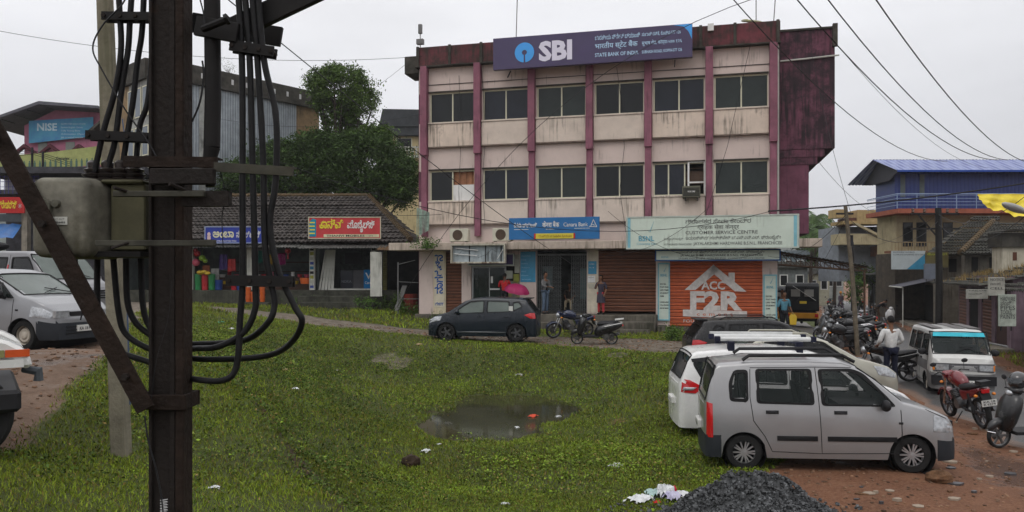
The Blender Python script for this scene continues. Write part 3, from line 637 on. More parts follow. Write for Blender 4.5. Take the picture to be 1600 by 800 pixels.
b = MB(); b.prism([(7.55, 1.335), (7.95, 1.25), (8.15, 1.05), (8.29, .72), (8.295, 1.335)], -.208, -.202); b.build('corner_swoosh', SKY, s)
b = MB(); b.bar((.6, -.02, -.3), (.6, .5, .1), .04); b.bar((7.6, -.02, -.3), (7.6, .5, .1), .04); b.build('bracket', BLK, s)
CBL = pm('bright blue sign face', (.005,.125,.34), rough=.35, var=.1)
YEL = pm('yellow sign face', (.62,.52,.06), rough=.5, var=.1)
s = sign('bank_signboard', 4.45, 8.30, 4.5, 5.42, -.95, .12, CBL, 'bright blue bank signboard with a white triangle mark above the lobby')
lettering(s, 'ಕೆನರಾ ಬ್ಯಾಂಕ್', .22, .52, .17, 1.0, WHT, y=-.13, bold=.02)
lettering(s, 'केनरा बैंक', 1.45, .52, .19, .72, WHT, y=-.13, bold=.02)
lettering(s, 'Canara Bank', 2.35, .53, .17, 1.02, WHT, y=-.13, bold=.005)
b = MB(); 
for a_, c_ in (((3.48,.5),(3.6,.8)),((3.6,.8),(3.74,.5)),((3.42,.52),(3.74,.5)),((3.5,.62),(3.66,.56))): b.bar((a_[0], -.13, a_[1]), (c_[0], -.13, c_[1]), .012, .025)
for x0, x1, z in ((.22, .85, .42), (1.6, 2.05, .42), (2.8, 3.45, .44)): b.box(x0, x1, -.128, -.122, z, z+.018)
b.build('emblem', WHT, s)
b = MB(); b.box(1.12, 2.82, -.15, -.122, .03, .25); q = b.build('yellow_strip', YEL, s)
b = MB(); b.box(1.1, 1.17, -.153, -.1505, .03, .25); b.box(2.77, 2.84, -.153, -.1505, .03, .25); b.build('strip_edge', pm('red edge', (.5,.03,.03)), q)
lettering(q, 'ಮುಖ್ಯ of Tadadka Syndicate', 1.3, .09, .1, 1.4, pm('brown letters', (.25,.12,.02)), y=-.156)
BSN = pm('sun faded pale sign face', (.56,.64,.56), rough=.5, var=.1, vs=1, streak=.15, scol=(.3,.33,.28)); BSB = pm('faded light blue', (.22,.47,.55), rough=.5); GRYT = pm('washed out grey letters', (.16,.17,.16), rough=.6, var=.2, vs=8); BSD = pm('faded blue letters', (.12,.38,.50), rough=.5)
s = sign('shop_signboard', 9.42, 16.03, 4.06, 5.36, -1.17, .12, BSN, 'large pale faded customer service centre signboard over the corner shop', edge=pm('pale tin edge', (.45,.5,.45)))
b = MB(); b.box(.06, .17, -.128, -.1215, .05, 1.25); b.box(6.42, 6.54, -.128, -.1215, .05, 1.25); b.build('blue_band', BSB, s)
lettering(s, 'ಗ್ರಾಹಕರ ಸೇವಾ ಕೇಂದ್ರ', 3.6, 1.0, .15, 2.5, GRYT, y=-.13, align='c', bold=.01)
lettering(s, 'ग्राहक सेवा केन्द्र', 3.6, .77, .15, 1.6, GRYT, y=-.13, align='c', bold=.01)
lettering(s, 'CUSTOMER SERVICE CENTRE', 3.72, .57, .13, 2.75, GRYT, y=-.13, align='c', bold=.01)
lettering(s, 'ಜಯಲಕ್ಷ್ಮಿ ಹಾರ್ಡ್‌ವೇರ್ ಬಿ.ಎಸ್.ಎನ್.ಎಲ್. ಫ್ರಾಂಚೈಸೀ', 2.35, .36, .12, 3.6, GRYT, y=-.13, bold=.005)
lettering(s, 'ಅಧಿಕೃತ ಫ್ರಾಂಚೈಸಿ', 1.5, .36, .07, .75, GRYT, y=-.13)
lettering(s, 'JAYALAKSHMI HARDWARE B.S.N.L. FRANCHICEE', 2.65, .14, .12, 3.35, GRYT, y=-.13, bold=.01)
lettering(s, 'AUTHORISED FRANCHISEE', 1.5, .14, .07, 1.08, GRYT, y=-.13, bold=.01)
lettering(s, 'BSNL', .5, .32, .2, .62, BSD, y=-.13, bold=.02)
lettering(s, 'Connecting India', .42, .17, .08, .78, BSD, y=-.13)
b = MB(); b.tube([(.85,-.125,.75),(.95,-.125,.68),(1.1,-.125,1.1)], [.006,.02,.004], 5); b.build('tick_mark', BSB, s)
s = sign('shop_signboard', 10.55, 15.40, 3.58, 4.03, -.75, .08, BSN, 'narrow second signboard with dark letters directly over the orange shutter', edge=pm('blue tin edge', (.03,.08,.2)))
DKT = pm('dark letters', (.03,.03,.035)); 
lettering(s, 'ಜಯಲಕ್ಷ್ಮಿ ಹಾರ್ಡ್‌ವೇರ್ ಬಿ.ಎಸ್.ಎನ್.ಎಲ್. ಫ್ರಾಂಚೈಸೀ', .85, .31, .08, 3.4, DKT, y=-.09)
lettering(s, 'JAYALAKSHMI HARDWARE B.S.N.L. FRANCHICEE', 1.0, .18, .08, 3.2, DKT, y=-.09, bold=.01)
lettering(s, 'ಗ್ರಾಹಕ ಸೇವಾ ಕೇಂದ್ರ   ग्राहक सेवा केन्द्र   CUSTOMER SERVICE CENTRE', .95, .07, .055, 3.3, DKT, y=-.09)
lettering(s, 'BSNL', .25, .12, .07, .3, BSD, y=-.09)
for x0, x1, z0, z1, lab in ((10.62, 11.10, 1.12, 3.5, 'tall narrow pale notice board on the left of the orange shutter'), (14.82, 15.33, .85, 3.02, 'tall narrow pale notice board on the right of the orange shutter')):
    s = sign('notice_board', x0, x1, z0, z1, -.02, .06, BSN, lab, 'notice board', edge=BSB)
    h = z1-z0; w = x1-x0
    lettering(s, 'BSNL', w/2, h-.55, .1, .28, BSD, y=-.07, align='c', bold=.02)
    b = MB(); b.tube([(w*.45,-.062,h-.3),(w*.52,-.062,h-.36),(w*.72,-.062,h-.14)], [.004,.016,.004], 5); b.build('tick_mark', BSD, s)
    for k, tx in enumerate(('EXCEL', 'POST PAID', 'LIFE TIME', 'STUDENT', 'SIM', '', 'LAND LINE', 'WLL PHONE', 'BROAD BAND')):
        if tx: lettering(s, tx, .09, h-.9-k*.125, .06, min(w-.14, .05*len(tx)), DKT, y=-.07, bold=.02)
# vertical blue lettering on the cream pillar
s = sign('pillar_sign', .74, 1.22, 1.55, 3.98, -.062, .012, pm('cream painted sign', (.66,.60,.47)), 'vertical blue lettering painted on the cream corner pillar', 'sign')
BLU = pm('royal blue paint', (.02,.10,.36), var=.15)
lettering(s, 'ನಾಗರತ್ನ', .40, .62, .33, 1.75, BLU, y=-.016, vert=True, bold=.03)
lettering(s, 'ಟ್ರೇಡರ್ಸ್', .04, .1, .13, .4, BLU, y=-.016, bold=.02)
# blue bank poster on wall and small poster on pillar
PBL = pm('cyan poster', (.03,.27,.46), rough=.4, var=.15, vs=5)
s = sign('poster', 4.7, 5.38, 2.7, 4.03, -.004, .02, PBL, 'tall blue poster with white lines beside the lobby', 'poster')
for k, (tx, ww) in enumerate((('Canara Bank', .42), ('Branch', .2), ('KOPPA', .28), ('Working Hours', .36), ('IFSC', .2), ('Phone', .3), ('www', .42))): lettering(s, tx, .06, 1.12-k*.17, .045, ww, PALE, y=-.026)
s = sign('poster', 7.68, 8.04, 3.05, 3.6, -.014, .02, PBL, 'small blue poster on the buff pillar', 'poster')
lettering(s, 'OPEN', .06, .4, .05, .2, WHT, y=-.026); lettering(s, '9 - 4', .06, .25, .05, .18, WHT, y=-.026)
s = sign('poster', 7.66, 7.98, 2.68, 2.98, -.014, .015, WHT, 'white paper notice under the small blue poster', 'poster')
lettering(s, 'NOTICE', .04, .2, .04, .22, DKT, y=-.02)
s = sign('poster', 7.70, 7.94, 2.44, 2.62, -.014, .012, pm('cream paper', (.5,.48,.4)), 'lowest cream paper notice on the buff pillar', 'poster')
# broken light box
s = empty('broken_light_box', onbank(1.95, -1.18, 3.50), BA, 'gutted white light box sign hanging from the canopy', 'light box')
w, h = 2.42, .83
b = MB(); t = .07
for q in ((0, w, -.22, 0, h-t, h), (0, w, -.22, 0, 0, t), (0, t, -.22, 0, t, h-t), (w-t, w, -.22, 0, t, h-t)): b.box(*q)
b.build('frame', pm('rusty cream tin', (.46,.44,.36), var=.3, streak=.6, scol=(.10,.05,.03)), s, bevel=.008)
MB().box(t, w-t, -.04, -.02, t, h-t).build('back_panel', pm('grey box back', (.34,.39,.41), var=.25, streak=.3), s)
b = MB()
for x in (.8, 1.52, 2.2): b.box(x-.02, x+.02, -.07, -.042, t, h-t)
b.build('divider', BLK, s)
b = MB(); b.tube([(.2,-.1,.66),(1.2,-.1,.56)], .016, 6); b.tube([(.12,-.1,.42),(1.15,-.1,.33)], .016, 6); b.tube([(2.05,-.1,.2),(2.3,-.1,.6)], .012, 6); b.build('tube_lamp', WHT, s)
b = MB(); b.tube([(1.2,-.08,.25),(1.6,-.09,.4),(1.8,-.09,.62),(2.0,-.09,.5)], .006, 4); b.tube([(.2,-.08,.3),(.5,-.09,.55),(.8,-.09,.5)], .006, 4); b.build('loose_wire', BLK, s)
s = sign('bank_signboard', 2.42, 4.5, 3.42, 3.95, -.25, .1, PUR, 'dim violet sign with a pale frame behind the broken light box', edge=pm('pale tin edge', (.45,.5,.45)))
lettering(s, 'ATM', .8, .12, .25, .5, pm('dull red letters', (.25,.06,.09)), y=-.11, bold=.02)
# air conditioners
ACM = pm('ivory enamel', (.55,.53,.43), rough=.5, var=.1, streak=.4, scol=(.2,.16,.1))
def ac_outdoor(x, z, lab):
    s = empty('air_conditioner', onbank(x, -.75, z), BA, lab, 'air conditioner', 'outdoor units on the canopy')
    MB().box(0, .85, -.16, .16, .04, .6).build('casing', ACM, s, bevel=.02)
    b = MB(); b.lathe([(.0,-.02),(.22,-.02),(.23,0),(.23,.01)], 20, (.36, -.16, .32), 'y')
    for k in range(5): b.lathe([(.04+k*.04,-.035),(.05+k*.04,-.035)], 20, (.36, -.16, .32), 'y')
    b.build('fan_grille', pm('brown fan grille', (.10,.07,.05)), s)
    b = MB(); b.box(.05, .12, -.15, .15, 0, .04); b.box(.7, .77, -.15, .15, 0, .04); b.build('foot', BLK, s)
ac_outdoor(1.75, 4.42, 'left outdoor unit with a brown fan above the canopy'); ac_outdoor(3.68, 4.42, 'right outdoor unit with a brown fan beside the blue signboard')
s = empty('air_conditioner', onbank(14.08-2.6+.6, -.32, 6.2), BA, 'boxy window unit hung under the fifth window', 'air conditioner')
s.location = onbank(11.62, -.1, 6.18)
MB().box(0, .72, -.45, 0, 0, .46).build('casing', pm('olive grey enamel', (.12,.12,.09), rough=.5), s, bevel=.015)
b = MB()
for k in range(7): b.box(.04, .68, -.465, -.452, .06+k*.05, .08+k*.05)
b.build('louvre', BLK, s)
lettering(s, 'VOLTAS', .36, .2, .06, .3, WHT, y=-.47, align='c', bold=.03)
b = MB(); b.box(.1, .14, -.4, .05, -.12, -.002); b.box(.58, .62, -.4, .05, -.12, -.002); b.build('bracket', BLK, s)
# roof furniture
def rod(x, y, z0, h, lab, extra=None, lean=0):
    s = empty('roof_antenna', onbank(x, y, z0), BA, lab, 'antenna')
    MB().tube([(0,0,0),(lean,0,h)], .022, 6).build('mast', pm('grey galvanised', (.25,.25,.25), metal=.3), s)
    if extra: extra(s, h)
def ex1(s, h):
    b = MB(); b.cyl((0,0,h-.25), (0,0,h+.15), .1, 10); b.build('beacon', pm('grey beacon', (.18,.18,.18)), s)
    b = MB(); b.box(-.16, .16, -.1, .1, h-.75, h-.52); b.build('box', pm('grey beacon', (.18,.18,.18)), s)
rod(-.1, .4, 12.95, 1.35, 'mast with a boxy beacon on the left end of the roof', ex1)
rod(4.35, .5, 12.3, 3.4, 'tall thin rod behind the violet signboard', lean=.1)
rod(14.55, .2, 12.3, 2.6, 'thin rod with a twisted rag at its foot near the right corner of the roof', lean=.0)
rod(15.2, .1, 12.9, 1.5, 'short rod on the right corner of the roof', lean=.1)
b = MB(); b.ell((0,0,0), .4, .1, .06, rot=Matrix.Rotation(.15, 3, 'Y')); b.ell((-.3,0,.06), .16, .08, .06)
o = b.build('rag', pm('grey and yellow cloth', (.4,.4,.36), col2=(.3,.3,.1), vs=6), loc=onbank(14.4, -.15, 13.27), rz=BA); tag(o, 'crumpled pale cloth on the parapet near the right corner', 'cloth')
b = MB(); b.box(-.12, .12, -.1, .02, 0, .3); o = b.build('parapet_lamp', WHT, loc=onbank(12.75, -.3, 12.95), rz=BA, bevel=.01); tag(o, 'small white box fixed on the parapet right of the violet sign', 'lamp')
b = MB()
for k in range(12):
    x0 = -.3+.05*k; b.quad((x0, 0, -.02*k), (x0+.05, -.03*math.sin(k*1.7), -.02*k-.02), (x0+.02, -.05*math.cos(k), -1.35+.03*k), (x0-.02, .02, -1.25+.02*k))
o = b.build('torn_sheet', pm('dirty green sheet', (.30,.40,.33), var=.4, vs=5), loc=onbank(.45, -.7, 6.0), rz=BA); tag(o, 'torn pale green plastic sheet hanging from the left corner of the building', 'sheet')
# ---------------------------------------------------------------- tiled shop row left of the bank
TILE = pm('weathered clay roof tiles', (.085,.075,.07), rough=.75, var=.5, vs=3, col2=(.035,.03,.027), bump=.4, bs=10, grime=.2, scol=(.05,.055,.03), island=.25)
MOSS = pm('mossy ridge tiles', (.13,.085,.045), rough=.9, var=.4, vs=5, col2=(.06,.05,.03), bump=.4, bs=12)
def tile_roof(name, A, B, C, D, rows, cols, parent, mat=TILE, jit=.035):
    """A,B = lower edge ends, D,C = upper edge ends; every course is a lapped strip of barrel tiles"""
    A, B, C, D = map(Vector, (A, B, C, D)); nrm = (B-A).cross(D-A).normalized()
    if nrm.z < 0: nrm = -nrm
    b = MB()
    for r in range(rows):
        t0, t1 = r/rows-.012, (r+1)/rows
        L0, L1 = A.lerp(D, t0), A.lerp(D, t1); R0, R1 = B.lerp(C, t0), B.lerp(C, t1)
        n = max(2, int(cols*(R0-L0).length/(B-A).length))
        sag = rnd.uniform(-jit, jit)
        for c in range(n):
            j = rnd.uniform(-.012, .012); a, e = c/n, (c+1)/n; m_ = (a+e)/2
            p = [L0.lerp(R0, a), L0.lerp(R0, m_), L0.lerp(R0, e)]; q = [L1.lerp(R1, a), L1.lerp(R1, m_), L1.lerp(R1, e)]
            up = [.06+j+sag, .13+j+sag, .06+j+sag]; uq = [.0+sag, .03+sag, .0+sag]
            o = len(b.v)
            b.v += [tuple(p[i]+nrm*up[i]) for i in range(3)]+[tuple(q[i]+nrm*uq[i]) for i in range(3)]+[tuple(p[i]+nrm*(up[i]-.06)) for i in range(3)]
            b.f += [(o, o+1, o+4, o+3), (o+1, o+2, o+5, o+4), (o+6, o+7, o+1, o), (o+7, o+8, o+2, o+1)]; b.m += [0]*4
    o = b.build(name, mat, parent); o['kind_note'] = ''; del o['kind_note']
    return o
def corr_sheet(name, A, B, C, D, mat, parent, pitch=.15, amp=.02):
    A, B, C, D = map(Vector, (A, B, C, D)); nrm = (B-A).cross(D-A).normalized(); nrm = nrm if nrm.z >= 0 else -nrm
    n = int((B-A).length/pitch*4); b = MB()
    for i in range(n+1):
        h = nrm*amp*math.sin(i*math.pi/2); b.v += [tuple(A.lerp(B, i/n)+h), tuple(D.lerp(C, i/n)+h)]
    for i in range(n): b.f.append((2*i, 2*i+2, 2*i+3, 2*i+1)); b.m.append(0)
    o = len(b.v)
    for i in range(n+1): b.v += [tuple(Vector(b.v[2*i])-nrm*.012), tuple(Vector(b.v[2*i+1])-nrm*.012)]
    for i in range(n): b.f.append((o+2*i, o+2*i+1, o+2*i+3, o+2*i+2)); b.m.append(0)
    return b.build(name, mat, parent)
WHITEW = pm('grubby white wall', (.55,.55,.5), rough=.8, var=.15, streak=.3, scol=(.12,.12,.09)); SHOPW = pm('dim blue green plaster', (.14,.17,.16), var=.3, vs=2)
ASB = pm('old asbestos sheet', (.13,.13,.12), rough=.85, var=.4, vs=3, streak=.3, scol=(.04,.04,.03))
FZ = 2.27; FY = 38.
sx = lambda px, Y=FY: (px-CX)/F*Y
shop = empty('tiled_shop_row', (-11, FY, 0), 0, 'low shop row under an old grey clay tiled hip roof', 'shop building')
def sh(name, mats, *boxes, bevel=0, parent=None):
    b = MB()
    for q in boxes: b.box(q[0]+11, q[1]+11, q[2]-FY, q[3]-FY, q[4], q[5])
    return b.build(name, mats, parent or shop, bevel=bevel)
X0, X1 = -19.5, -5.6
sh('wall', SHOPW, (X0, X1, 41.4, 41.6, 1.2, 4.6), (X1-.15, X1, 38.6, 41.4, 1.2, 4.6), (X0, X0+.15, 38.1, 41.4, 1.2, 4.6), (sx(492), sx(492)+.12, 38.4, 41.4, FZ, 4.5), (-17.0, -16.9, 38.4, 41.4, FZ, 4.5))
CONCM = pm('mossy black concrete', (.07,.07,.055), rough=.85, var=.5, vs=2, streak=.5, scol=(.02,.022,.012), bump=.3)
sh('shop_floor', CONCM, (X0, X1, 37.3, 41.6, 1.0, FZ), bevel=.03)
sh('step', CONCM, (-10.3, -6.2, 36.8, 37.298, .9, 2.0), (-10.0, -6.5, 36.2, 36.798, .9, 1.72), bevel=.03)
for k, (px, m) in enumerate(((300, WHITEW), (392, WHITEW), (489, WHITEW), (585, WHITEW))):
    x = sx(px); sh('pillar', m, (x-.12, x+.14, 37.75, 38.0, FZ, 4.5), bevel=.01)
x = sx(596); sh('pillar', pm('dark grey column', (.12,.12,.13)), (x-.11, x+.11, 37.5, 37.7, 1.9, 4.5))
b = MB(); 
for r in range(22): b.box(sx(601)+11-.12, sx(601)+11+.12, -.2, .05, FZ+r*.1, FZ+r*.1+.085)
b.build('brick_pier', pm('yellow painted brick', (.42,.38,.12), var=.3, vs=6), shop)
for k, (px, seed) in enumerate(((489, 1), (585, 2))):
    rr = random.Random(seed); cs = [(.05,.08,.3), (.4,.4,.35), (.3,.3,.05), (.02,.02,.02), (.05,.2,.35)]
    for j in range(9):
        m = pm('small ad %d' % (j % 5), cs[j % 5]); sh('small_advert', m, (sx(px)-.08, sx(px)+.1, 37.74, 37.748, FZ+.1+j*.23, FZ+.22+j*.23+rr.random()*.05))
sh('eave_beam', pm('old wood', (.08,.055,.035), var=.4), (X0-.3, X1+.3, 37.2, 37.35, 4.42, 4.52), (X0, X1, 38.3, 38.45, 4.6, 4.75))
RZ = 7.35; RYr = 42.2
o11 = Vector((-11, FY, 0))
def rel(*p): return Vector(p)-o11
tile_roof('roof', rel(X0-.5, 37.0, 4.55), rel(-4.9, 37.0, 4.62), rel(-7.9, RYr, RZ), rel(X0-.5, RYr, RZ-.05), 17, 66, shop)
tile_roof('roof', rel(-4.9, 37.0, 4.62), rel(-4.9, 47, 4.6), rel(-7.9, RYr+.1, RZ), rel(-7.9, RYr, RZ), 15, 40, shop)
UL = pm('dark roof boards', (.03,.025,.02))
b = MB(); dz_ = Vector((0,0,-.12)); q4 = [rel(X0-.5, 37.0, 4.55)+dz_, rel(-4.9, 37.0, 4.62)+dz_, rel(-7.9, RYr, RZ)+dz_, rel(X0-.5, RYr, RZ-.05)+dz_]; b.quad(*q4); q5 = [rel(-4.9, 37.0, 4.62)+dz_, rel(-4.9, 47, 4.6)+dz_, rel(-7.9, RYr, RZ)+dz_]; b.quad(*q5); b.quad(q4[3], q4[2], rel(-7.9, 47, 4.6), rel(X0-.5, 47, 4.6)); b.build('roof_boarding', UL, shop)
b = MB()
for k in range(34):
    p = rel(-7.9, RYr, RZ+.03).lerp(rel(-4.9, 37.0, 4.72), k/34); q = rel(-7.9, RYr, RZ+.07).lerp(rel(-4.9, 37.0, 4.75), (k+1.15)/34)
    b.tube([p, q], [.12, .15], 7)
for k in range(38):
    p = rel(X0-.5+k*.315, RYr, RZ+.02); b.tube([p, p+Vector((.35,0,.03+rnd.uniform(-.01,.01)))], [.11,.13], 7)
b.build('ridge_tile', MOSS, shop)
corr_sheet('awning', rel(sx(480), 36.3, 4.27), rel(sx(612), 36.3, 4.3), rel(sx(612), 37.6, 4.62), rel(sx(480), 37.6, 4.6), ASB, shop)
corr_sheet('awning', rel(X0, 36.6, 4.35), rel(sx(480)-.03, 36.6, 4.33), rel(sx(480)-.03, 37.9, 4.78), rel(X0, 37.9, 4.8), ASB, shop)
# signs on the eaves
def flat_sign(px0, px1, py0, py1, Y, mat, label, edge=None, cat='signboard', tilt=0):
    p = P(px0, py1, Y); w = (px1-px0)/F*Y; h = (py1-py0)/F*Y
    o = empty('shop_signboard', p, 0, label, cat)
    MB().box(0, w, 0, .08, 0, h).build('panel', mat, o, bevel=.008)
    if edge:
        b = MB(); t = .035; b.box(-.01, w+.01, -.02, -.001, h-t, h+.01); b.box(-.01, w+.01, -.02, -.001, -.01, t); b.box(-.01, t, -.02, -.001, t, h-t); b.box(w-t, w+.01, -.02, -.001, t, h-t); b.build('frame', edge, o)
    if tilt: o.rotation_euler[1] = tilt
    return o, w, h
s, w, h = flat_sign(482, 595, 339, 373, 36.2, pm('coral red sign face', (.50,.055,.06), rough=.5, var=.12), 'coral red shop signboard with yellow and white lettering', edge=pm('cream edge', (.5,.47,.35)))
YL = pm('yellow letters', (.70,.58,.05), var=.05)
lettering(s, 'ತಾನ್ವಿ', .52, .5, .38, 1.12, YL, y=-.012, bold=.035)
lettering(s, 'ಮೊಬೈಲ್ಸ್', 1.82, .5, .32, 1.3, WHT, y=-.012, bold=.025)
b = MB(); b.box(.72, w-.08, -.012, -.002, .07, .21); q = b.build('cream_strip', pm('cream strip', (.62,.6,.4)), s)
lettering(q, 'THANVI MOBILES', .85, .095, .09, 1.8, DKT, y=-.016, bold=.02); lettering(q, 'KPA', 2.85, .1, .06, .2, DKT, y=-.016)
b = MB(); b.prism([(.05, .1), (.36, .1), (.36, .9), (.2, .95), (.05, .8)], -.012, -.002); q = b.build('striped_mark', pm('teal mark', (.02,.25,.38)), s)
for k in range(4): MB().box(.02+.03*(k % 2), .3, -.018, -.0125, .22+k*.17, .28+k*.17).build('stripe', YL, q)
s, w, h = flat_sign(320, 411, 354, 380, 36.4, pm('ultramarine sign face', (.03,.05,.30), rough=.5, var=.15), 'ultramarine shop signboard with cream lettering over the toy shop', edge=pm('blue white edge', (.3,.35,.5)))
lettering(s, 'ಅಂಬಾ', .38, .28, .33, 1.0, pm('cream letters', (.68,.66,.45)), y=-.012, bold=.03)
lettering(s, 'ನಾವಲ್ಟೀಸ್', 1.5, .28, .27, 1.15, WHT, y=-.012, bold=.02)
lettering(s, 'AMBA NOVELTIES', .5, .07, .07, 1.0, WHT, y=-.012)
lettering(s, 'SB', 2.2, .06, .12, .3, WHT, y=-.012)
b = MB(); b.ell((.2,-.012,.42), .08, .006, .1); b.box(.12, .28, -.014, -.004, .12, .34); b.build('painted_figure', pm('pale mark', (.6,.45,.45)), s)
# things for sale
def bin_(px, py, Y, r, h, mat, label, group=None, lid=None, name='bucket', cat='bucket', z=None):
    p = P(px, py, Y); 
    if z is not None: p.z = z
    o = empty(name, p, 0, label, cat, group)
    MB().lathe([(0,0),(r*.82,0),(r*.86,.03),(r*.93,h*.5),(r*.96,h*.52),(r,h*.96),(r*1.06,h*.97),(r*1.06,h),(r*.95,h),(r*.88,.06),(0,.05)], 14).build('body', mat, o, smooth=40)
    if lid: MB().lathe([(r*1.08,h+.002),(r*1.08,h+.03),(r*.5,h+.06),(0,h+.06)], 14).build('lid', lid, o, smooth=40)
    return o
PG = pm('green plastic', (.02,.20,.06), rough=.35, var=.1); PR = pm('red plastic', (.45,.02,.03), rough=.35, var=.1); PO = pm('orange plastic', (.65,.13,.03), rough=.35, var=.1); PB = pm('blue plastic', (.02,.06,.25), rough=.35, var=.1); PY = pm('yellow plastic', (.6,.40,.03), rough=.4, var=.1); PK = pm('pink plastic', (.6,.1,.16), rough=.4, var=.1); PL = pm('lime plastic', (.25,.42,.03), rough=.4)
YF = 37.9
for px, m, lab in ((310, PG, 'green water drum at the left end of the toy shop'), (320.5, PR, 'red water drum between two green drums'), (331, PG, 'green water drum right of the red drum')): bin_(px, 451, YF, .17, .75, m, lab, 'drums in front of the toy shop', m, 'water_drum', 'drum', FZ)
bin_(341, 451, 38.1, .22, .5, PB, 'dark blue tub beside the green drum', None, None, 'tub', 'tub', FZ)
bin_(366, 451, YF, .16, .32, PR, 'small red bucket behind the cable clamp', z=FZ); bin_(374, 451, YF, .14, .3, PB, 'small navy bucket right of the small red bucket', z=FZ)
for i, px in enumerate((388, 396, 410)):
    for k in range(3 if i != 1 else 2): bin_(px, 468, 36.9, .13, .27, PO, ['orange bucket at the bottom of its stack on the shop step', 'orange bucket in the middle of its stack on the shop step', 'orange bucket on top of its stack on the shop step'][k]+[', left stack', ', centre stack', ', right stack'][i], 'orange buckets stacked on the step', z=1.72+k*.22)
sh('step', CONCM, (-13.4, -11.6, 36.6, 37.298, .9, 1.70), bevel=.03)
for i, (px, py, r, m, lab) in enumerate(((306, 410, .2, PK, 'pink toy ball hanging at the left of the toy shop'), (308, 396, .16, PR, 'red inflatable toy hanging above the pink ball'), (316, 403, .16, PL, 'lime green inflatable toy above the drums'), (450, 392, .15, PR, 'red lantern toy hanging in the novelty shop'), (605, 385, .17, pm('dull red lantern', (.25,.04,.04)), 'dull red lantern hanging right of the mobile shop'))):
    b = MB(); b.ell((0,0,0), r, r, r*.95, 12, 8); b.tube([(0,0,r*.9),(0,0,r+.25)], .008, 4); 
    if i in (2,): b.ell((.15,0,-.14), .12, .12, .12)
    if i == 1: b.ell((-.1,0,.15), .12, .12, .12)
    if i == 3: b.tube([(0,0,-r),(0,0,-r-.25)], [.03,.05], 6)
    o = b.build('toy_ball' if i < 3 else 'lantern', m, loc=P(px, py, 37.9), smooth=50); tag(o, lab, 'toy' if i < 3 else 'lantern')
b = MB()
for k in range(7): b.ell((rnd.uniform(-.3,.3), rnd.uniform(-.05,.05), rnd.uniform(-.04,.08)), .16, .1, .08)
o = b.build('cloth_bundle', PY, loc=P(318, 427, 37.6), smooth=50); tag(o, 'bright yellow cloth bundle lying over the drums', 'cloth')
hang = [((.3,.1,.05),), ((.35,.35,.33),), ((.08,.05,.2),), ((.5,.05,.05),), ((.02,.15,.12),), ((.4,.25,.02),), ((.25,.02,.12),)]
names = ['rust orange', 'pale grey', 'violet', 'red', 'dark teal', 'ochre', 'plum']
for i, (px, py) in enumerate(((322, 415), (336, 420), (349, 398), (362, 405), (404, 392), (421, 398), (440, 396))):
    b = MB(); h = .5+.3*rnd.random(); ww = .16+.1*rnd.random()
    for k in range(4): b.prism([(-ww+k*ww/2, 0), (-ww+(k+1)*ww/2, .02), (-ww+(k+1)*ww/2+.02, -h), (-ww+k*ww/2-.02, -h+.05*k)], -.03*(k % 2), .03)
    o = b.build('hanging_garment', pm(names[i]+' cloth', hang[i][0], var=.3, vs=6), loc=P(px, py, 38.2)); tag(o, names[i]+' garment hanging under the toy shop eave', 'garment', 'garments hanging in the toy shop')
sh('shelf', pm('brown shelf', (.09,.05,.035)), (-15.4, -10.2, 38.6, 39.0, FZ, FZ+.28), (-15.4, -10.2, 39.0, 39.5, FZ+.28, FZ+.62), (-15.4, -10.2, 40.8, 41.2, FZ+.9, FZ+.94), (-15.4, -10.2, 40.8, 41.2, FZ+1.4, FZ+1.44))
cl = [PG, PR, PO, PB, PY, PK, PL, WHT, pm('teal plastic', (.02,.25,.25)), pm('violet plastic', (.12,.03,.2))]; cn = ['green', 'red', 'orange', 'blue', 'yellow', 'pink', 'lime', 'white', 'teal', 'violet']
for i in range(26):
    row = i % 2; c = (i*7) % 10; x = -14.9+(i//2)*.36+row*.1; z = FZ+(.28 if row == 0 else .62); y = 38.8 if row == 0 else 39.25
    r = .11+.06*((i*5) % 3)/2; b = MB(); b.lathe([(0,0),(r*.7,0),(r,.16),(r*1.04,.16),(r*.9,.15),(0,.03)], 12)
    if i % 3 == 0: b.lathe([(0,.15),(r*.7,.15),(r*.95,.28),(r*.8,.27),(0,.18)], 12)
    o = b.build('plastic_bowl', cl[c], loc=(x, y, z), smooth=40); tag(o, cn[c]+' plastic bowl on the '+('front' if row == 0 else 'rear')+' bench of the novelty shop', 'bowl', 'plastic bowls on the shop benches')
o = bin_(478, 451, 38.0, .3, .3, PO, 'wide orange basket at the right end of the novelty shop', name='basket', cat='basket', z=FZ+.3); 
for k in range(5):   # leaning planks
    b = MB(); b.bar((0,0,0), (.25-.06*k, .35, 2.0), .13, .03)
    o = b.build('shutter_plank', WHITEW, loc=(sx(499)+k*.16, 38.0, FZ), bevel=.004); tag(o, 'weathered white shutter plank leaning, '+['first', 'second', 'third', 'fourth', 'fifth'][k]+' from the white pillar', 'plank', 'shutter planks leaning inside the mobile shop')
cnt = empty('shop_counter', (sx(527), 38.7, FZ), 0, 'dark glass shop counter in the mobile shop', 'counter')
MB().box(0, .62, 0, .5, 0, .95).build('glass_case', pm('dark glazed case', (.03,.035,.05), rough=.15), cnt, bevel=.01); MB().box(.64, 1.2, 0, .5, 0, .98).build('cabinet', pm('grey cabinet', (.12,.12,.13)), cnt, bevel=.01); MB().box(-.02, 1.22, -.03, .52, .985, 1.02).build('top', BLK, cnt)
lettering(cnt, 'NOKIA', .06, .35, .13, .5, pm('grey letters', (.3,.32,.36)), y=-.01)
s = empty('display_poster', (sx(568), 38.05, FZ), 0, 'blue standing poster with a big white V', 'poster'); MB().box(0, .5, 0, .05, 0, 1.0).build('panel', pm('azure poster', (.01,.17,.42)), s)
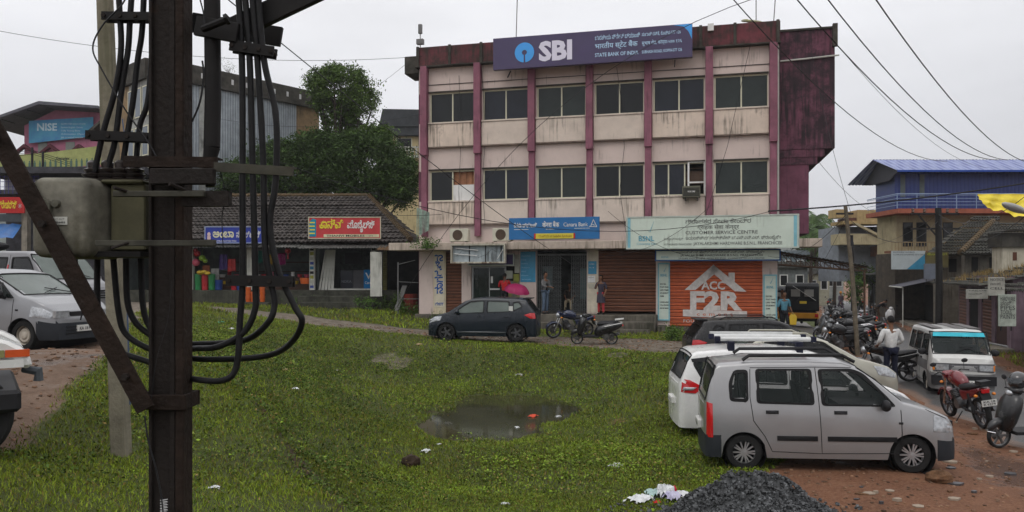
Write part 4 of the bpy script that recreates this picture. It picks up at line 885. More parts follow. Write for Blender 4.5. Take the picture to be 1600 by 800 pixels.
lettering(s, 'V', .08, .55, .3, .32, WHT, y=-.01, bold=.02); lettering(s, 'Came', .06, .3, .13, .4, WHT, y=-.01)
sh('back_display', pm('dim shelving', (.10,.13,.12), var=.5, vs=5), (-9.2, -6.2, 41.0, 41.2, FZ, 4.4)); sh('back_frame', BLK, (-8.9, -8.0, 40.9, 40.98, 3.6, 4.2)); sh('calendar', WHT, (-7.4, -7.0, 40.9, 40.98, 3.3, 3.5)); sh('counter_low', WHITEW, (-9.0, -6.9, 37.9, 38.0, FZ, FZ+.07))
# end room between shop and bank: pale panels, dark shed, low fence
s = empty('old_shed', (-5.4, 36.6, 0), 0, 'dark lean-to shed between the tiled shop and the bank', 'shed')
b = MB(); b.box(-1.1, 1.1, 1.6, 1.7, 1, 4.3); b.box(1.0, 1.1, -.8, 1.6, 1, 4.3); b.build('wall', DARK, s)
corr_sheet('roof', (-.9, -1.0, 4.18), (1.6, -1.4, 4.1), (1.6, 1.8, 4.5), (-.9, 1.8, 4.7), pm('rusty thatch sheet', (.16,.09,.04), var=.4, vs=4), s)
b = MB(); b.box(-1.3, -.75, -.3, -.25, 2.0, 4.1); b.build('pale_door', WHITEW, s)
b = MB(); b.bar((.1,-.9,1.2), (.1,-.9,3.6), .05); b.bar((.1,-.9,2.7), (1.1,-.9,2.65), .03); b.bar((.1,-.9,3.5),(.9,-.9,3.7), .03); b.bar((.1,-.9,1.9),(1.1,-.9,1.9), .03); b.build('rail', pm('grey pipe', (.2,.2,.2)), s)
b = MB(); b.cyl((.55,.2,1.0),(.55,.2,2.1),.35,14); b.build('barrel', pm('rust red barrel', (.18,.03,.02)), s)
b = MB(); b.bar((-.1,-.2,1.3),(.25,.3,2.5), .3, .03); b.build('board', pm('grey board', (.2,.2,.19)), s)
# ---- corrugated clad building behind
A = Vector((-19.8, 42, 0)); Bq = Vector((-13.1, 50.2, 0)); ang = math.atan2(8.2, 6.7); LL = (Bq-A).length
cb = empty('metal_clad_building', A, ang, 'tall building clad in grey corrugated sheets under a black mouldy parapet', 'building')
TIN = stripes('galvanised corrugated sheet', (.34,.38,.41), (.16,.18,.2), 'X', 1.9, rough=.45, metal=.35, bump=.9, var=.22, grime=.2, scol=(.16,.17,.17))
OCH = pm('ochre plaster', (.28,.19,.10), var=.25, streak=.5, scol=(.06,.05,.03))
MB().box(.1, LL-1.2, -.04, 0, 4, 13.9).build('cladding', TIN, cb)
MB().box(.12, LL+.6, .01, 4, 1.5, 13.9).build('wall', OCH, cb)
b = MB(); b.box(-.1, LL+.8, -.25, 4.2, 13.9, 14.05); b.box(-.05, LL+.75, -.2, .05, 14.05, 14.98); b.box(LL+.5, LL+.75, .05, 4.2, 14.05, 14.98); b.build('parapet', MOULD, cb)
for k in range(9):
    x = 1.9+k*.95; MB().box(x, x+.14, -.215, -.202, 14.3, 14.6).build('parapet_slot', pm('pale slot', (.6,.6,.6)), cb)
s = empty('glazed_stair_tower', (-22.1, 44.05, 0), math.atan2(-2.05, 2.3), 'tall glazed stair tower with cream window frames', 'building')
b = MB(); b.box(0, 3.0, .0, 3.2, 1.5, 13.8); b.build('wall', pm('pale stair tower', (.33,.34,.32), var=.3, streak=.4), s)
for z in (5, 7.3, 9.6, 11.8):
    for x in (.25, 1.2, 2.15):
        fr = MB(); fr.box(x, x+.8, -.05, -.01, z, z+.06); fr.box(x, x+.8, -.05, -.01, z+1.6, z+1.66); fr.box(x, x+.06, -.05, -.01, z+.06, z+1.6); fr.box(x+.74, x+.8, -.05, -.01, z+.06, z+1.6); f = fr.build('window', FRM, s); MB().box(x+.06, x+.74, -.04, -.02, z+.06, z+1.6).build('pane', glass('bluish window glass', (.12,.15,.18), .98, .08), f)
b = MB(); b.box(-.3, 2.9, -.2, 3.3, 13.802, 14.9); b.build('parapet', MOULD, s)
s = empty('brick_house', P(150, 430, 50), 0, 'orange brick gable end beside the glazed stair tower', 'house'); s.location.z = 0
b = MB(); b.box(.3, 4, 0, 4, 1.5, 12.2); b.build('wall', pm('orange brick wall', (.30,.085,.04), var=.35, vs=3), s)
b = MB(); b.prism([(-.3, 12.1), (2.2, 14.2), (4.4, 12.2), (4.4, 12.35), (2.2, 14.4), (-.3, 12.3)], -.5, 4.3); b.build('roof', MOULD, s)
# ---- house seen between tree and bank
s = empty('terrace_house', P(588, 430, 62), 0, 'cream house with a black sloping terrace roof and white balusters behind the tree', 'house'); s.location.z = 0
CRM = pm('cream plaster', (.55,.45,.25), var=.15, streak=.35, scol=(.12,.1,.06)); 
b = MB(); b.box(0, 6, 0, 5, 1, 14.2); b.build('wall', CRM, s)
b = MB(); b.prism([(.3, 14.9), (6.2, 14.9), (6.2, 16.2), (.6, 16.3)], -.6, 5); b.box(-.1, 6.2, -.5, 5, 14.2, 14.9); b.build('roof', pm('blackened slate roof', (.05,.055,.06), var=.3), s)
b = MB()
for k in range(14): b.lathe([(.05,12.6),(.1,12.9),(.05,13.2)], 6, (1.2+k*.3, -.5, 0)); 
b.box(1, 5.4, -.6, -.4, 13.2, 13.3); b.box(1, 5.4, -.6, -.4, 12.4, 12.6); b.build('balustrade', pm('white balusters', (.5,.5,.45)), s)
for x in (1.6, 3.4):
    f = MB().box(x, x+1.3, -.03, -.001, 13.0, 14.1).build('window', FRM, s); MB().box(x+.08, x+1.22, -.04, -.031, 13.08, 14.02).build('pane', GLS, f)
b = MB(); b.lathe([(.0,0),(.25,.03),(.35,.12)], 12); b.tube([(0,0,0),(0,0,-.5)], .03); b.build('dish', pm('grey dish', (.25,.25,.26)), s, loc=(4.3,-.8,15.6))
# ---- pink hall with a blue banner (far left)
PY_ = 60.; p0 = P(38, 430, PY_)
s = empty('pink_hall', (p0.x, PY_, 0), 0, 'pink hall with a grey lean-to roof behind the yellow banner', 'building')
PNK = pm('bright pink plaster', (.36,.13,.20), var=.12, streak=.2, scol=(.15,.08,.1)); ww = (158-38)/F*PY_
def zz(py, Y): return CZ+(HY-py)/F*Y
b = MB(); b.prism([(0, 1), (ww, 1), (ww, zz(176, PY_)), (ww*.4, zz(172, PY_)), (0, zz(196, PY_))], 0, 6); b.build('wall', PNK, s)
b = MB(); rp_ = [(-2.2, zz(196, PY_)), (2.1, zz(165, PY_)), (ww+.6, zz(172, PY_)), (ww+.6, zz(176, PY_)), (2.1, zz(170, PY_)), (-2.2, zz(200, PY_))]; b.prism(rp_, -1.6, 6.5); b.build('roof', pm('grey roof sheet', (.11,.11,.13), var=.2, streak=.3), s)
b = MB()
for k in range(5): x = -1.8+k*1.0; b.bar((x, -1.5, zz(200, PY_)+.36*k), (x+.05, 0, zz(200, PY_)+.36*k), .07)
b.build('rafter', BLK, s)
for px in (30, 70, 115):
    x = (px-38)/F*PY_; b = MB(); b.prism([(x-.3, zz(240, PY_)), (x+.55, zz(226, PY_)), (x+1.5, zz(240, PY_)), (x+1.2, zz(240, PY_)), (x+.55, zz(231, PY_)), (x, zz(240, PY_))], -.35, 0); b.build('dormer', pm('dark red tiles', (.09,.02,.03)), s)
for px in (60, 103): 
    x = (px-38)/F*PY_; f = MB().box(x, x+.7, -.05, -.001, zz(240, PY_), zz(222, PY_)).build('window', pm('grey shutter', (.2,.22,.2)), s)
p = P(45, 224, PY_-.3); s = empty('banner', p, 0, 'blue banner with large white letters on the pink hall', 'banner')
w = (145-45)/F*PY_; b = MB(); b.prism([(0,0),(w,.55),(w,2.05),(0,1.75)], 0, .04); b.build('sheet', pm('blue vinyl banner', (.05,.16,.36), var=.4, vs=1.5, col2=(.08,.3,.4)), s)
lettering(s, 'NISE', .65, 1.0, .55, 1.55, pm('pale banner letters', (.45,.58,.66)), y=-.01, bold=.03)
for k in range(5): lettering(s, ['COMPUTER EDUCATION', 'Spoken English Classes', 'Tally Typing Basic', 'Admission Open', 'Job oriented courses'][k], 2.5, 1.45-k*.26, .12, 1.9-.2*(k % 3), pm('pale banner letters', (.45,.58,.66)), y=-.01)
# lower shops block with yellow banner on top
LY = 40.; s = empty('low_shop_block', (P(-40, 430, LY).x, LY, 0), 0, 'dark low shop block with a flat roof under the yellow banner', 'shop building')
lw = (232+40)/F*LY
b = MB(); b.box(0, lw, 2.5, 2.7, 1.2, 8.2); b.box(0, lw, 0, 2.5, zz(300, LY)-.1, zz(300, LY)+.12); b.box(0, lw, -.4, 2.5, zz(272, LY), zz(262, LY)); b.build('wall', pm('dark stained concrete', (.06,.06,.07), var=.4, streak=.4), s)
for px in (38, 95, 190):
    x = (px+40)/F*LY; MB().box(x-.15, x+.15, 0, .3, 1.2, zz(300, LY)-.1).build('pillar', CONC, s)
b = MB()
for k in range(12): x = .9+k*.22; b.box(x, x+.02, -.02, 0, zz(303, LY), zz(274, LY))
for z in (276, 284, 292): b.box(.8, 3.4, -.03, .01, zz(z, LY)-.01, zz(z, LY)+.01)
b.build('grille', pm('violet painted grille', (.07,.06,.25)), s)
b = MB(); b.box(.7, 2.4, .6, .62, zz(345, LY), zz(333, LY)); b.build('upper_panel', pm('slate panel', (.12,.14,.16)), s)
b = MB(); b.box(.8, 2.5, 1.2, 1.25, zz(303, LY), zz(276, LY)); b.build('pale_screen', pm('pale screen', (.5,.5,.55)), s)
b = MB(); b.tube([(3.2,-.3,zz(262,LY)), (3.2,-.3,zz(232,LY))], .06); b.tube([(3.75,-.3,zz(262,LY)), (3.75,-.3,zz(238,LY))], .06)
for k in range(3): b.tube([(3.2,-.3,zz(236+k*3,LY)), (5.2,-.3,zz(255+k*3,LY))], .012, 4); b.tube([(3.2,-.3,zz(236+k*3,LY)), (1.0,-.3,zz(245+k*3,LY))], .012, 4)
b.build('roof_post', BLK, s)
p = P(-30, 268, LY-.3); s = empty('banner', p, 0, 'long yellow green banner with a row of small painted people', 'banner'); w = (160+30)/F*LY
b = MB(); b.prism([(0,-.05),(w,.35),(w,1.35),(w*.5,.95),(0,.75)], 0, .03); b.build('sheet', pm('yellow green vinyl', (.33,.36,.14), var=.2, vs=2), s)
b = MB()
for k in range(20):
    x = .9+k*.27; z = .02+.05*k/20+.08; b.ell((x,-.01,z+.33+.01*k), .035, .006, .045, 8, 5); b.box(x-.05, x+.05, -.014, -.004, z, z+.28+.01*k)
b.build('print_pattern', pm('printed dark figures', (.10,.12,.10), col2=(.05,.15,.12), vs=8), s)
lettering(s, 'Complex', 3.9, .62, .14, .7, DKT, y=-.01, bold=.02)
s, w, h = flat_sign(-40, 38, 308, 333, LY-.4, pm('scarlet sign face', (.45,.03,.03)), 'scarlet shop signboard with yellow lettering at the left edge')
lettering(s, 'ಸ್ಟೋರ್ ಟ್ರೇಡರ್ಸ್', .3, .25, .35, 1.9, YL, y=-.012, bold=.02)
b = MB(); 
for k in range(8): a = k*math.pi/4; b.bar((w-.22,-.008,h*.45), (w-.22+.12*math.cos(a), -.008, h*.45+.12*math.sin(a)), .02, .006)
b.build('star', WHT, s)
b = MB(); n = 14
for i in range(n):
    for j in range(6):
        b.v.append((i*.2, -.15*math.sin(i*1.3+j*.5)*.5-.12*j, -.15*j-.03*math.sin(i*2.1)))
for i in range(n-1):
    for j in range(5): k = i*6+j; b.f.append((k, k+6, k+7, k+1)); b.m.append(0)
o = b.build('tarpaulin', pm('blue tarpaulin', (.02,.14,.42), rough=.4, var=.2, vs=4), loc=P(-45, 350, LY+.2), smooth=60); tag(o, 'blue tarpaulin sagging below the scarlet sign', 'tarpaulin')
# ---------------------------------------------------------------- right side of the road
def rz_(px, py, Y): return zz(py, Y)
BLUE = stripes('blue metal cladding', (.022,.045,.20), (.012,.028,.15), 'X', 1.3, rough=.4, metal=.2, bump=.7, var=.12)
BROOF = stripes('pale blue roof sheet', (.25,.29,.47), (.08,.10,.28), 'X', .9, rough=.35, metal=.3, bump=.9, var=.12)
YB = 48.; x0 = sx(1398, YB)
s = empty('blue_metal_building', (x0, YB, 0), 0, 'building topped with a blue metal clad floor and railed balcony', 'building')
W_ = 16.
MB().box(0, W_, 0, 2.5, 7.05, 9.4).build('clad_floor', BLUE, s)
corr = MB(); corr.prism([(-1.0, 9.35), (W_+1, 9.35), (W_+1, 9.5), (-1.0, 9.5)], 0, 0.01)
b = MB(); A_ = (-.4, -1.1, 9.42); B_ = (W_+1, -1.1, 9.42); C_ = (W_+1, 1.3, 10.4); D_ = (-.75, 1.3, 10.4)
corr_sheet('roof', A_, B_, C_, D_, BROOF, s, pitch=.22, amp=.035)
corr_sheet('roof', (-1.4, 3.6, 9.05), (W_+1, 3.6, 9.05), (W_+1, 1.3, 10.42), (-.75, 1.3, 10.42), BROOF, s, pitch=.22, amp=.035)
b = MB(); b.prism([(-1.05, 9.36), (1.3, 10.36), (3.5, 9.02), (2.5, 8.9), (0.0, 8.9)], -.35, -.3, 'x'); b.build('gable', pm('dark underside', (.05,.05,.06)), s)
MB().box(-.4, W_+.9, -1.2, -1.1, 9.3, 9.42).build('gutter', pm('blue gutter', (.03,.08,.35)), s)
for x in (.35, 1.55): MB().box(x, x+.3, -.02, -.002, 7.9, 9.3).build('louvre', pm('dull green glazing', (.14,.18,.18)), s)
MB().box(-.6, W_, -1.6, 2.6, 6.75, 7.03).build('slab', pm('faded red slab edge', (.33,.10,.06), var=.25), s)
CRW = pm('cream house wall', (.40,.34,.21), var=.15, streak=.3, scol=(.12,.1,.06))
MB().box(.1, W_, 0, 2.5, .3, 6.748).build('wall', CRW, s)
b = MB(); b.box(-.02, W_, -.08, -.002, .3, 4.35); b.box(.0, .098, -.001, 2.5, .3, 4.36); b.build('lower_wall', pm('dark stained lower wall', (.075,.06,.045), var=.4, streak=.5), s)
MB().box(-.7, W_, -.9, -.09, 4.36, 4.5).build('lower_slab', pm('brown red terrace', (.22,.09,.05), var=.35), s)
b = MB()
for k in range(60): b.box(-.6+k*.2, -.57+k*.2, -.85, -.82, 4.5, 5.0)
b.box(-.65, 11.5, -.86, -.81, 5.0, 5.05); b.build('lower_railing', pm('tan railing', (.3,.22,.12)), s)
for x in (.5, 1.35, 3.0, 5.5, 8.):
    f = MB().box(x, x+.62, -.04, -.001, 4.8, 6.3).build('window', pm('dark window frame', (.05,.05,.05)), s)
    MB().box(x+.05, x+.57, -.05, -.041, 4.85, 6.25).build('pane', GLS, f)
b = MB()
RL = pm('pale blue railing', (.22,.30,.46), rough=.4)
for z in (7.25, 7.45, 7.65, 7.85): b.tube([(-.6,2.4,z), (-.6,-1.5,z), (W_,-1.5,z)], .018, 5)
for k in range(15): b.tube([(-.6+k*1.2,-1.5,7.03), (-.6+k*1.2,-1.5,7.9)], .028, 5)
b.tube([(-.6,2.4,7.93),(-.6,-1.5,7.93),(W_,-1.5,7.93)], .03, 6); b.build('railing', RL, s)
# cream stair and terraces to its left
s = empty('cream_stair_house', (sx(1300, 62), 62, 0), 0, 'cream concrete house with outside stair and terraces beyond the trees', 'house')
def q(px0, px1, py0, py1, d0=0, d1=3, Y=62.): x = (px0-1300)/F*Y; return (x, (px1-1300)/F*Y, d0, d1, zz(py1, Y), zz(py0, Y))
OC = pm('ochre house wall', (.42,.30,.14), var=.2, streak=.35, scol=(.1,.08,.05))
b = MB(); b.box(*q(1306, 1324, 327, 340, 0, 1.5)); b.box(*q(1340, 1385, 328, 345, 0, 2)); b.box(*q(1318, 1388, 345, 350, 0, 2.5)); b.build('terrace', OC, s)
b = MB(); b.box(*q(1325, 1341, 340, 352, .2, 2)); b.build('dark_stair_head', pm('brown red patch', (.12,.05,.04)), s)
b = MB(); b.box(*q(1314, 1400, 365, 382, .1, 2)); b.box(*q(1388, 1420, 343, 378, -.2, 2)); b.build('parapet', CRW, s)
b = MB(); x = lambda px: (px-1300)/F*62; b.prism([(x(1330), zz(348,62)), (x(1338), zz(348,62)), (x(1385), zz(372,62)), (x(1377), zz(372,62))], -.1, .2); b.build('stair', CRW, s)
b = MB(); b.box(*q(1325, 1395, 352, 440, 1.8, 6)); b.build('wall', pm('grey blue wall', (.22,.24,.27), var=.2), s)
b = MB(); b.box(*q(1376, 1384, 352, 366, 1.75, 1.79)); b.box(*q(1392, 1398, 350, 365, 1.7, 1.79)); b.build('window', GLS, s)
b = MB(); b.box(*q(1376, 1422, 384, 400, .3, 2)); b.build('lower_terrace', pm('brown red terrace', (.22,.09,.05), var=.35), s)
b = MB()
for k in range(22): xx = x(1376)+k*.13; b.box(xx, xx+.02, .2, .24, zz(394,62), zz(378,62))
b.build('railing', pm('tan railing', (.3,.22,.12)), s)
corr_sheet('awning', (x(1372), -.6, zz(412,62)), (x(1392), -.6, zz(412,62)), (x(1394), 1, zz(399,62)), (x(1378), 1, zz(399,62)), pm('red awning', (.4,.06,.06)), s)
# tiled house behind the shops
s = empty('tiled_house', (sx(1462, 40), 40, 0), 0, 'old house with a big mossy tiled hip roof under the yellow tarpaulin', 'house')
T2 = pm('moss grown clay tiles', (.07,.066,.06), rough=.85, var=.5, vs=2.5, col2=(.035,.036,.028), bump=.4, bs=10, grime=.3, scol=(.055,.06,.03), island=.25)
XO = sx(1462, 40); lx = lambda px, Y: (px-CX)/F*Y-XO
tile_roof('roof', (lx(1458,40), 0, zz(398,40)), (lx(1562,40), 0, zz(398,40)), (lx(1562,45), 5, zz(338,45)), (lx(1524,45), 5, zz(338,45)), 15, 24, s, T2)
tile_roof('roof', (lx(1500,37), -3, zz(397,37)), (lx(1660,37), -3, zz(397,37)), (lx(1660,42), 2, zz(348,42)), (lx(1552,42), 2, zz(348,42)), 12, 30, s, T2)
tile_roof('roof', (lx(1458,40), 0, zz(398,40)), (lx(1452,44), 4, zz(394,44)), (lx(1524,45.3), 5.3, zz(338,45)), (lx(1524,45), 5, zz(338,45)), 12, 10, s, T2)
b = MB(); pa, pc = Vector((lx(1502,37), -2.95, zz(394,37))), Vector((lx(1553,42), 2.1, zz(345,42)))
for k in range(20): b.tube([pa.lerp(pc, k/20), pa.lerp(pc, (k+1.1)/20)], [.16,.13], 7)
b.build('ridge_tile', MOSS, s)
LIME = pm('weathered lime plaster', (.18,.165,.135), var=.3, streak=.7, scol=(.05,.04,.03))
b = MB(); b.box(lx(1468,40.6), lx(1640,40.6), .6, 1.2, .3, zz(399,40)); b.build('wall', LIME, s)
b = MB(); b.box(lx(1508,37.5), lx(1650,37.5), -2.5, -2.2, .3, zz(399,37.5)); b.build('wall', LIME, s)
for px in (1520, 1548): MB().box(lx(px,37.4), lx(px,37.4)+.3, -2.53, -2.503, zz(425,37.5), zz(402,37.5)).build('door', DARK, s)
MB().box(lx(1484,40.5), lx(1484,40.5)+.4, .57, .597, zz(425,40), zz(404,40)).build('door', DARK, s)
# small flat roofed room right
s = empty('whitewashed_room', (sx(1566, 33), 33, 0), 0, 'small whitewashed room with a black flat roof at the right edge', 'building')
b = MB(); b.box(0, 4, 0, .7, .3, zz(386,33)); b.build('wall', pm('cream whitewash', (.5,.46,.36), var=.15, streak=.4, scol=(.1,.08,.06)), s)
b = MB(); b.box(-.1, 4.1, -.15, .85, zz(386,33)+.002, zz(364,33)); b.prism([(-.2, zz(362,33)), (4.1, zz(356,33)), (4.1, zz(350,33)), (-.1, zz(360,33))], -.4, .9); b.build('roof', MOULD, s)
MB().box(.45, .62, -.02, -.001, zz(407,33), zz(394,33)).build('vent', pm('rust red vent', (.12,.05,.03)), s)
# yellow tarpaulin
b = MB(); nx, ny = 22, 9; w = 3.4
for i in range(nx):
    for j in range(ny):
        u, v = i/(nx-1), j/(ny-1); droop = .55*u if u < 2 else 0
        b.v.append((u*w, -.4*v+.08*math.sin(i*1.1+j*.6)+.06*math.sin(j*2.1), -v*(.45+.6*math.sin(math.pi*min(1, u*.85+.05)))-.06*math.sin(i*.8)*v-.05*math.sin(i*2.3)*v))
for i in range(nx-1):
    for j in range(ny-1): k = i*ny+j; b.f.append((k, k+ny, k+ny+1, k+1)); b.m.append(0)
o = b.build('tarpaulin', pm('bright yellow tarpaulin', (.78,.62,.02), rough=.4, var=.1, vs=3), loc=P(1528, 303, 36), smooth=70); tag(o, 'bright yellow tarpaulin hung over the tiled roofs', 'tarpaulin')
# ---- row of shops along the road, each in a frame running along the road (local x away, local -y... faces the road)
DIR = Vector((.335, .942, 0)).normalized(); RA = math.atan2(DIR.y, DIR.x)
def rowshop(label, P0, L, D, H, wall, name='roadside_shop'):
    s = empty(name, (P0[0], P0[1], 0), RA, label, 'shop')
    # local x along road (away), local y: +y is to the left of travel = towards the road; building spans y -D..0
    b = MB(); b.box(0, L, -D, -D+.15, -.3, H); b.box(0, .15, -D+.15, 0, -.3, H); b.box(L-.15, L, -D+.15, 0, -.3, H); b.box(.15, L-.15, -.15, 0, H-.5, H); b.build('wall', wall, s)
    return s
PKW = pm('dusty mauve plaster', (.24,.17,.21), var=.2, streak=.5, scol=(.05,.04,.04)); BRW = pm('brown plaster', (.12,.085,.06), var=.3, streak=.4)
s = rowshop('mauve shop with closed shutters and a mossy roof with dry grass', (18.6, 28.5), 9.5, 5, 2.95, PKW)
b = MB(); 
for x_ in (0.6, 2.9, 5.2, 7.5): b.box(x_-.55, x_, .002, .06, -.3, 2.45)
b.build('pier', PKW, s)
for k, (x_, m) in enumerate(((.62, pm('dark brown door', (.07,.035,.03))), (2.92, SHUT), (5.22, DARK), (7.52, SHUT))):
    MB().box(x_, x_+1.7, .002, .015, -.2, 2.4).build('door', m, s)
MB().box(-.3, 10, 0.02, .75, -.2, .28).build('plinth', CONC, s, bevel=.02)
tile_roof('roof', (-.4, 1.1, 2.55), (9.9, 1.1, 2.55), (9.9, -4.6, 4.1), (-.4, -4.6, 4.1), 14, 36, s, T2)
b = MB(); 
for k in range(3200):
    x_ = rnd.uniform(0, 9.6); t_ = rnd.betavariate(2, 2); y_ = 1.1-5.7*t_; z_ = 2.6+1.55*t_
    if math.sin(x_*1.1+t_*3)+rnd.uniform(-.6,.6) < .1: continue
    a = rnd.uniform(0, 6.3); h = rnd.uniform(.12,.32); dx, dy = .02*math.cos(a), .02*math.sin(a)
    b.quad((x_-dx, y_-dy, z_), (x_+dx, y_+dy, z_), (x_+rnd.uniform(-.12,.12), y_+rnd.uniform(-.12,.12), z_+h))
o = b.build('dry_grass', pm('dry straw', (.30,.21,.08), var=.3, island=.3), s); tag(o, kind='stuff')
s2 = rowshop('black fronted shop under a grey corrugated awning', (24.1, 43.2), 10.5, 4, 2.9, BRW)
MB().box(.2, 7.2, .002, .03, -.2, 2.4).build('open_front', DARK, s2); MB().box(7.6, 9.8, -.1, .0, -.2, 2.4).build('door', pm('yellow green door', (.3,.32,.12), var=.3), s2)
corr_sheet('awning', (-.4, 2.0, 2.35), (8.4, 2.0, 2.35), (8.4, -3.8, 3.7), (-.4, -3.8, 3.7), pm('grey roof sheet', (.11,.11,.13), var=.2, streak=.3), s2)
b = MB(); b.tube([(-.4,2.0,2.3),(8.4,2.0,2.3)], .04); b.tube([(8.0,1.9,2.3),(8.0,1.9,-.2)], .035); b.tube([(0,1.9,2.3),(0,1.9,-.2)], .035); b.build('post', pm('pale pipe', (.5,.5,.46)), s2)
MB().box(-.3, 10.5, 0.04, 1.5, -.3, .2).build('plinth', CONC, s2, bevel=.02)
s3 = rowshop('small whitewashed shop with blue door frames under a flat sheet roof', (25.95, 51.6), 20, 5, 3.0, pm('pale grey plaster', (.38,.37,.33), var=.2, streak=.4), name='roadside_shop')
for x_ in (12., 14.4, 17.): 
    MB().box(x_, x_+1.1, .005, .04, -.2, 2.3).build('door_frame', pm('white blue frame', (.5,.52,.56)), s3); MB().box(x_+.2, x_+.9, .041, .06, -.2, 2.1).build('door', DARK, s3)
MB().box(.3, 10.8, .003, .03, -.1, 2.4).build('brown_front', pm('brown front', (.14,.095,.05), var=.4), s3)
b = MB(); b.prism([(-1, 3.05), (20.6, 3.05), (20.6, 3.15), (-1, 3.15)], -5.2, 1.2); b.build('roof', ASB, s3)
s4 = rowshop('dark corner shop covered in notice boards at the right edge', (16.2, 21.5), 6.0, 5, 2.9, BRW)
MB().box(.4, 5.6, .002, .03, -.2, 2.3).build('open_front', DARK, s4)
tile_roof('roof', (-.5, 1.2, 2.5), (6.2, 1.2, 2.5), (6.2, -4.8, 3.5), (-.5, -4.8, 3.5), 12, 24, s4, T2)
b = MB(); b.tube([(1.8,1.9,.15),(3.2,1.9,.8),(4.8,1.9,.25)], .03); b.tube([(.5,1.9,.9),(3.2,1.9,.8)], .03); b.build('rail', pm('grey pipe', (.2,.2,.2)), s4)
# notice boards
def board(px0, px1, py0, py1, Y, mat, label, lines=(), name='notice_board', rz=0, lm=None):
    p = P(px0, py1, Y); o = empty(name, p, rz, label, 'notice board'); w = (px1-px0)/F*Y; h = (py1-py0)/F*Y
    MB().box(0, w, 0, .05, 0, h).build('panel', mat, o, bevel=.005)
    b = MB(); b.tube([(w*.2,.07,h*.9), (w*.2,.07,-.12)], .02, 5); b.tube([(w*.8,.07,h*.9), (w*.8,.07,-.12)], .02, 5); b.build('post', BLK, o)
    for k, tx in enumerate(lines): lettering(o, tx, w*.08, h*(.80-.7*k/max(1, len(lines))), h*.13, w*(.84-.2*(k % 2)), lm or DKT, y=-.006)
    return o
WB_ = pm('worn white board', (.34,.34,.30), var=.25, vs=4, grime=.2, scol=(.2,.2,.16))
board(1545, 1570, 433, 462, 20.5, WB_, 'worn white notice board high on the corner shop', ('NOTICE', 'ಮಾರಾಟಕ್ಕೆ', 'CELL'))
board(1561, 1588, 460, 510, 20.2, pm('white and green poster', (.32,.36,.31), var=.25, vs=5), 'tall white and green poster leaning on the corner shop', ('HARDWARE', 'ಪಂಪ್', 'PIPES', 'TOOLS', 'PAINTS'))
board(1510, 1544, 452, 467, 26.5, WB_, 'low wide worn signboard over the mauve shop', ('TAILOR', 'ಅಂಗಡಿ'))
board(1444, 1466, 412, 436, 36, pm('slate grey board', (.16,.18,.22)), 'slate grey board below the graffiti panel')
s = board(1393, 1446, 392, 421, 46.3, pm('white and blue hoarding', (.42,.47,.48), var=.1), 'white hoarding with a blue corner above the far shops', ())
b = MB(); w = 53/F*46.3; b.prism([(w*.45, .01), (w-.01, .01), (w-.01, 29/F*46.3*.85)], -.008, -.002); b.build('blue_corner', pm('hoarding blue', (.05,.25,.40)), s)
lettering(s, 'COMPLETE SHOPPING OF KOPPA', .1, .85, .08, 1.9, DKT, y=-.01); lettering(s, 'MODERN WORLD', .1, 1.0, .08, 1.3, DKT, y=-.01)
s = board(1446, 1482, 394, 418, 39.3, pm('brown painted panel', (.14,.12,.05), var=.3), 'brown panel daubed with yellow green letters', ('ಕೊಪ್ಪ',), lm=pm('yellow green letters', (.45,.50,.04)))
# poles and lamps
def pole(name, base, top, r0, r1, mat, label, cat, n=10):
    o = empty(name, base, 0, label, cat); t = Vector(top)-Vector(base)
    MB().tube([Vector((0,0,-.3)), t*.5+Vector((.03,0,0)), t], [r0, (r0+r1)/2, r1], n).build('shaft', mat, o, smooth=50)
    return o, t
WOOD = pm('weathered pole wood', (.15,.125,.09), var=.35, vs=5, bump=.4, bs=20)
g0 = G(1341, 556); o, t = pole('wooden_pole', g0, P(1321, 322, g0.y), .08, .06, WOOD, 'leaning weathered wooden pole behind the parked motorcycles', 'pole')
b = MB(); b.bar(t+Vector((-.3,0,-.25)), t+Vector((.25,0,-.25)), .06); b.cyl(t+Vector((.18,0,-1.3)), t+Vector((.18,0,-.95)), .07); b.build('crossarm', BLK, o)
g0 = Vector((sx(1333, 57), 57, gz(sx(1333,57), 57))); o, t = pole('utility_pole', g0, P(1331, 378, 57), .16, .13, BLK, 'dark slim pole beyond the leaning wooden pole', 'pole')
b = MB(); b.bar(t+Vector((-.6,0,-.3)), t+Vector((.6,0,-.3)), .08); b.build('crossarm', BLK, o)
g0 = Vector((18.5, 33.3, gz(18.5, 33.3))); STL = pm('black steel pole', (.025,.024,.024), var=.4, vs=4, rough=.6)
o, t = pole('utility_pole', g0, P(1466, 325, 33.3), .15, .13, STL, 'thick black steel pole rising above the roadside shops', 'pole')
b = MB(); 
for dz in (-.25, -.9): b.bar(t+Vector((-1.2,0,dz)), t+Vector((.9,0,dz)), .08)
b.bar(t+Vector((-.9,0,-.25)), t+Vector((0,0,-1.3)), .05); b.build('crossarm', STL, o)
b = MB()
for dx in (-1.1,-.6,.4,.8): b.lathe([(.04,0),(.07,.05),(.04,.1),(.07,.14),(.03,.2)], 8, tuple(t+Vector((dx,0,-.21))))
b.build('insulator', pm('brown porcelain', (.10,.04,.02), rough=.2), o)
o = empty('street_lamp', (16.3, 22.6, gz(16.3, 22.6)), 0, 'street lamp with a grey oval head reaching in from the right edge', 'street lamp')
hp = P(1585, 325, 20)-Vector(o.location)
b = MB(); b.tube([(1.2,1.5,-.3),(1.2,1.5,3.6),(.6,.4,hp.z+.35),hp+Vector((.5,0,.0))], [.08,.07,.05,.03], 8); b.build('shaft', pm('grey galvanised', (.25,.25,.25), metal=.3), o)
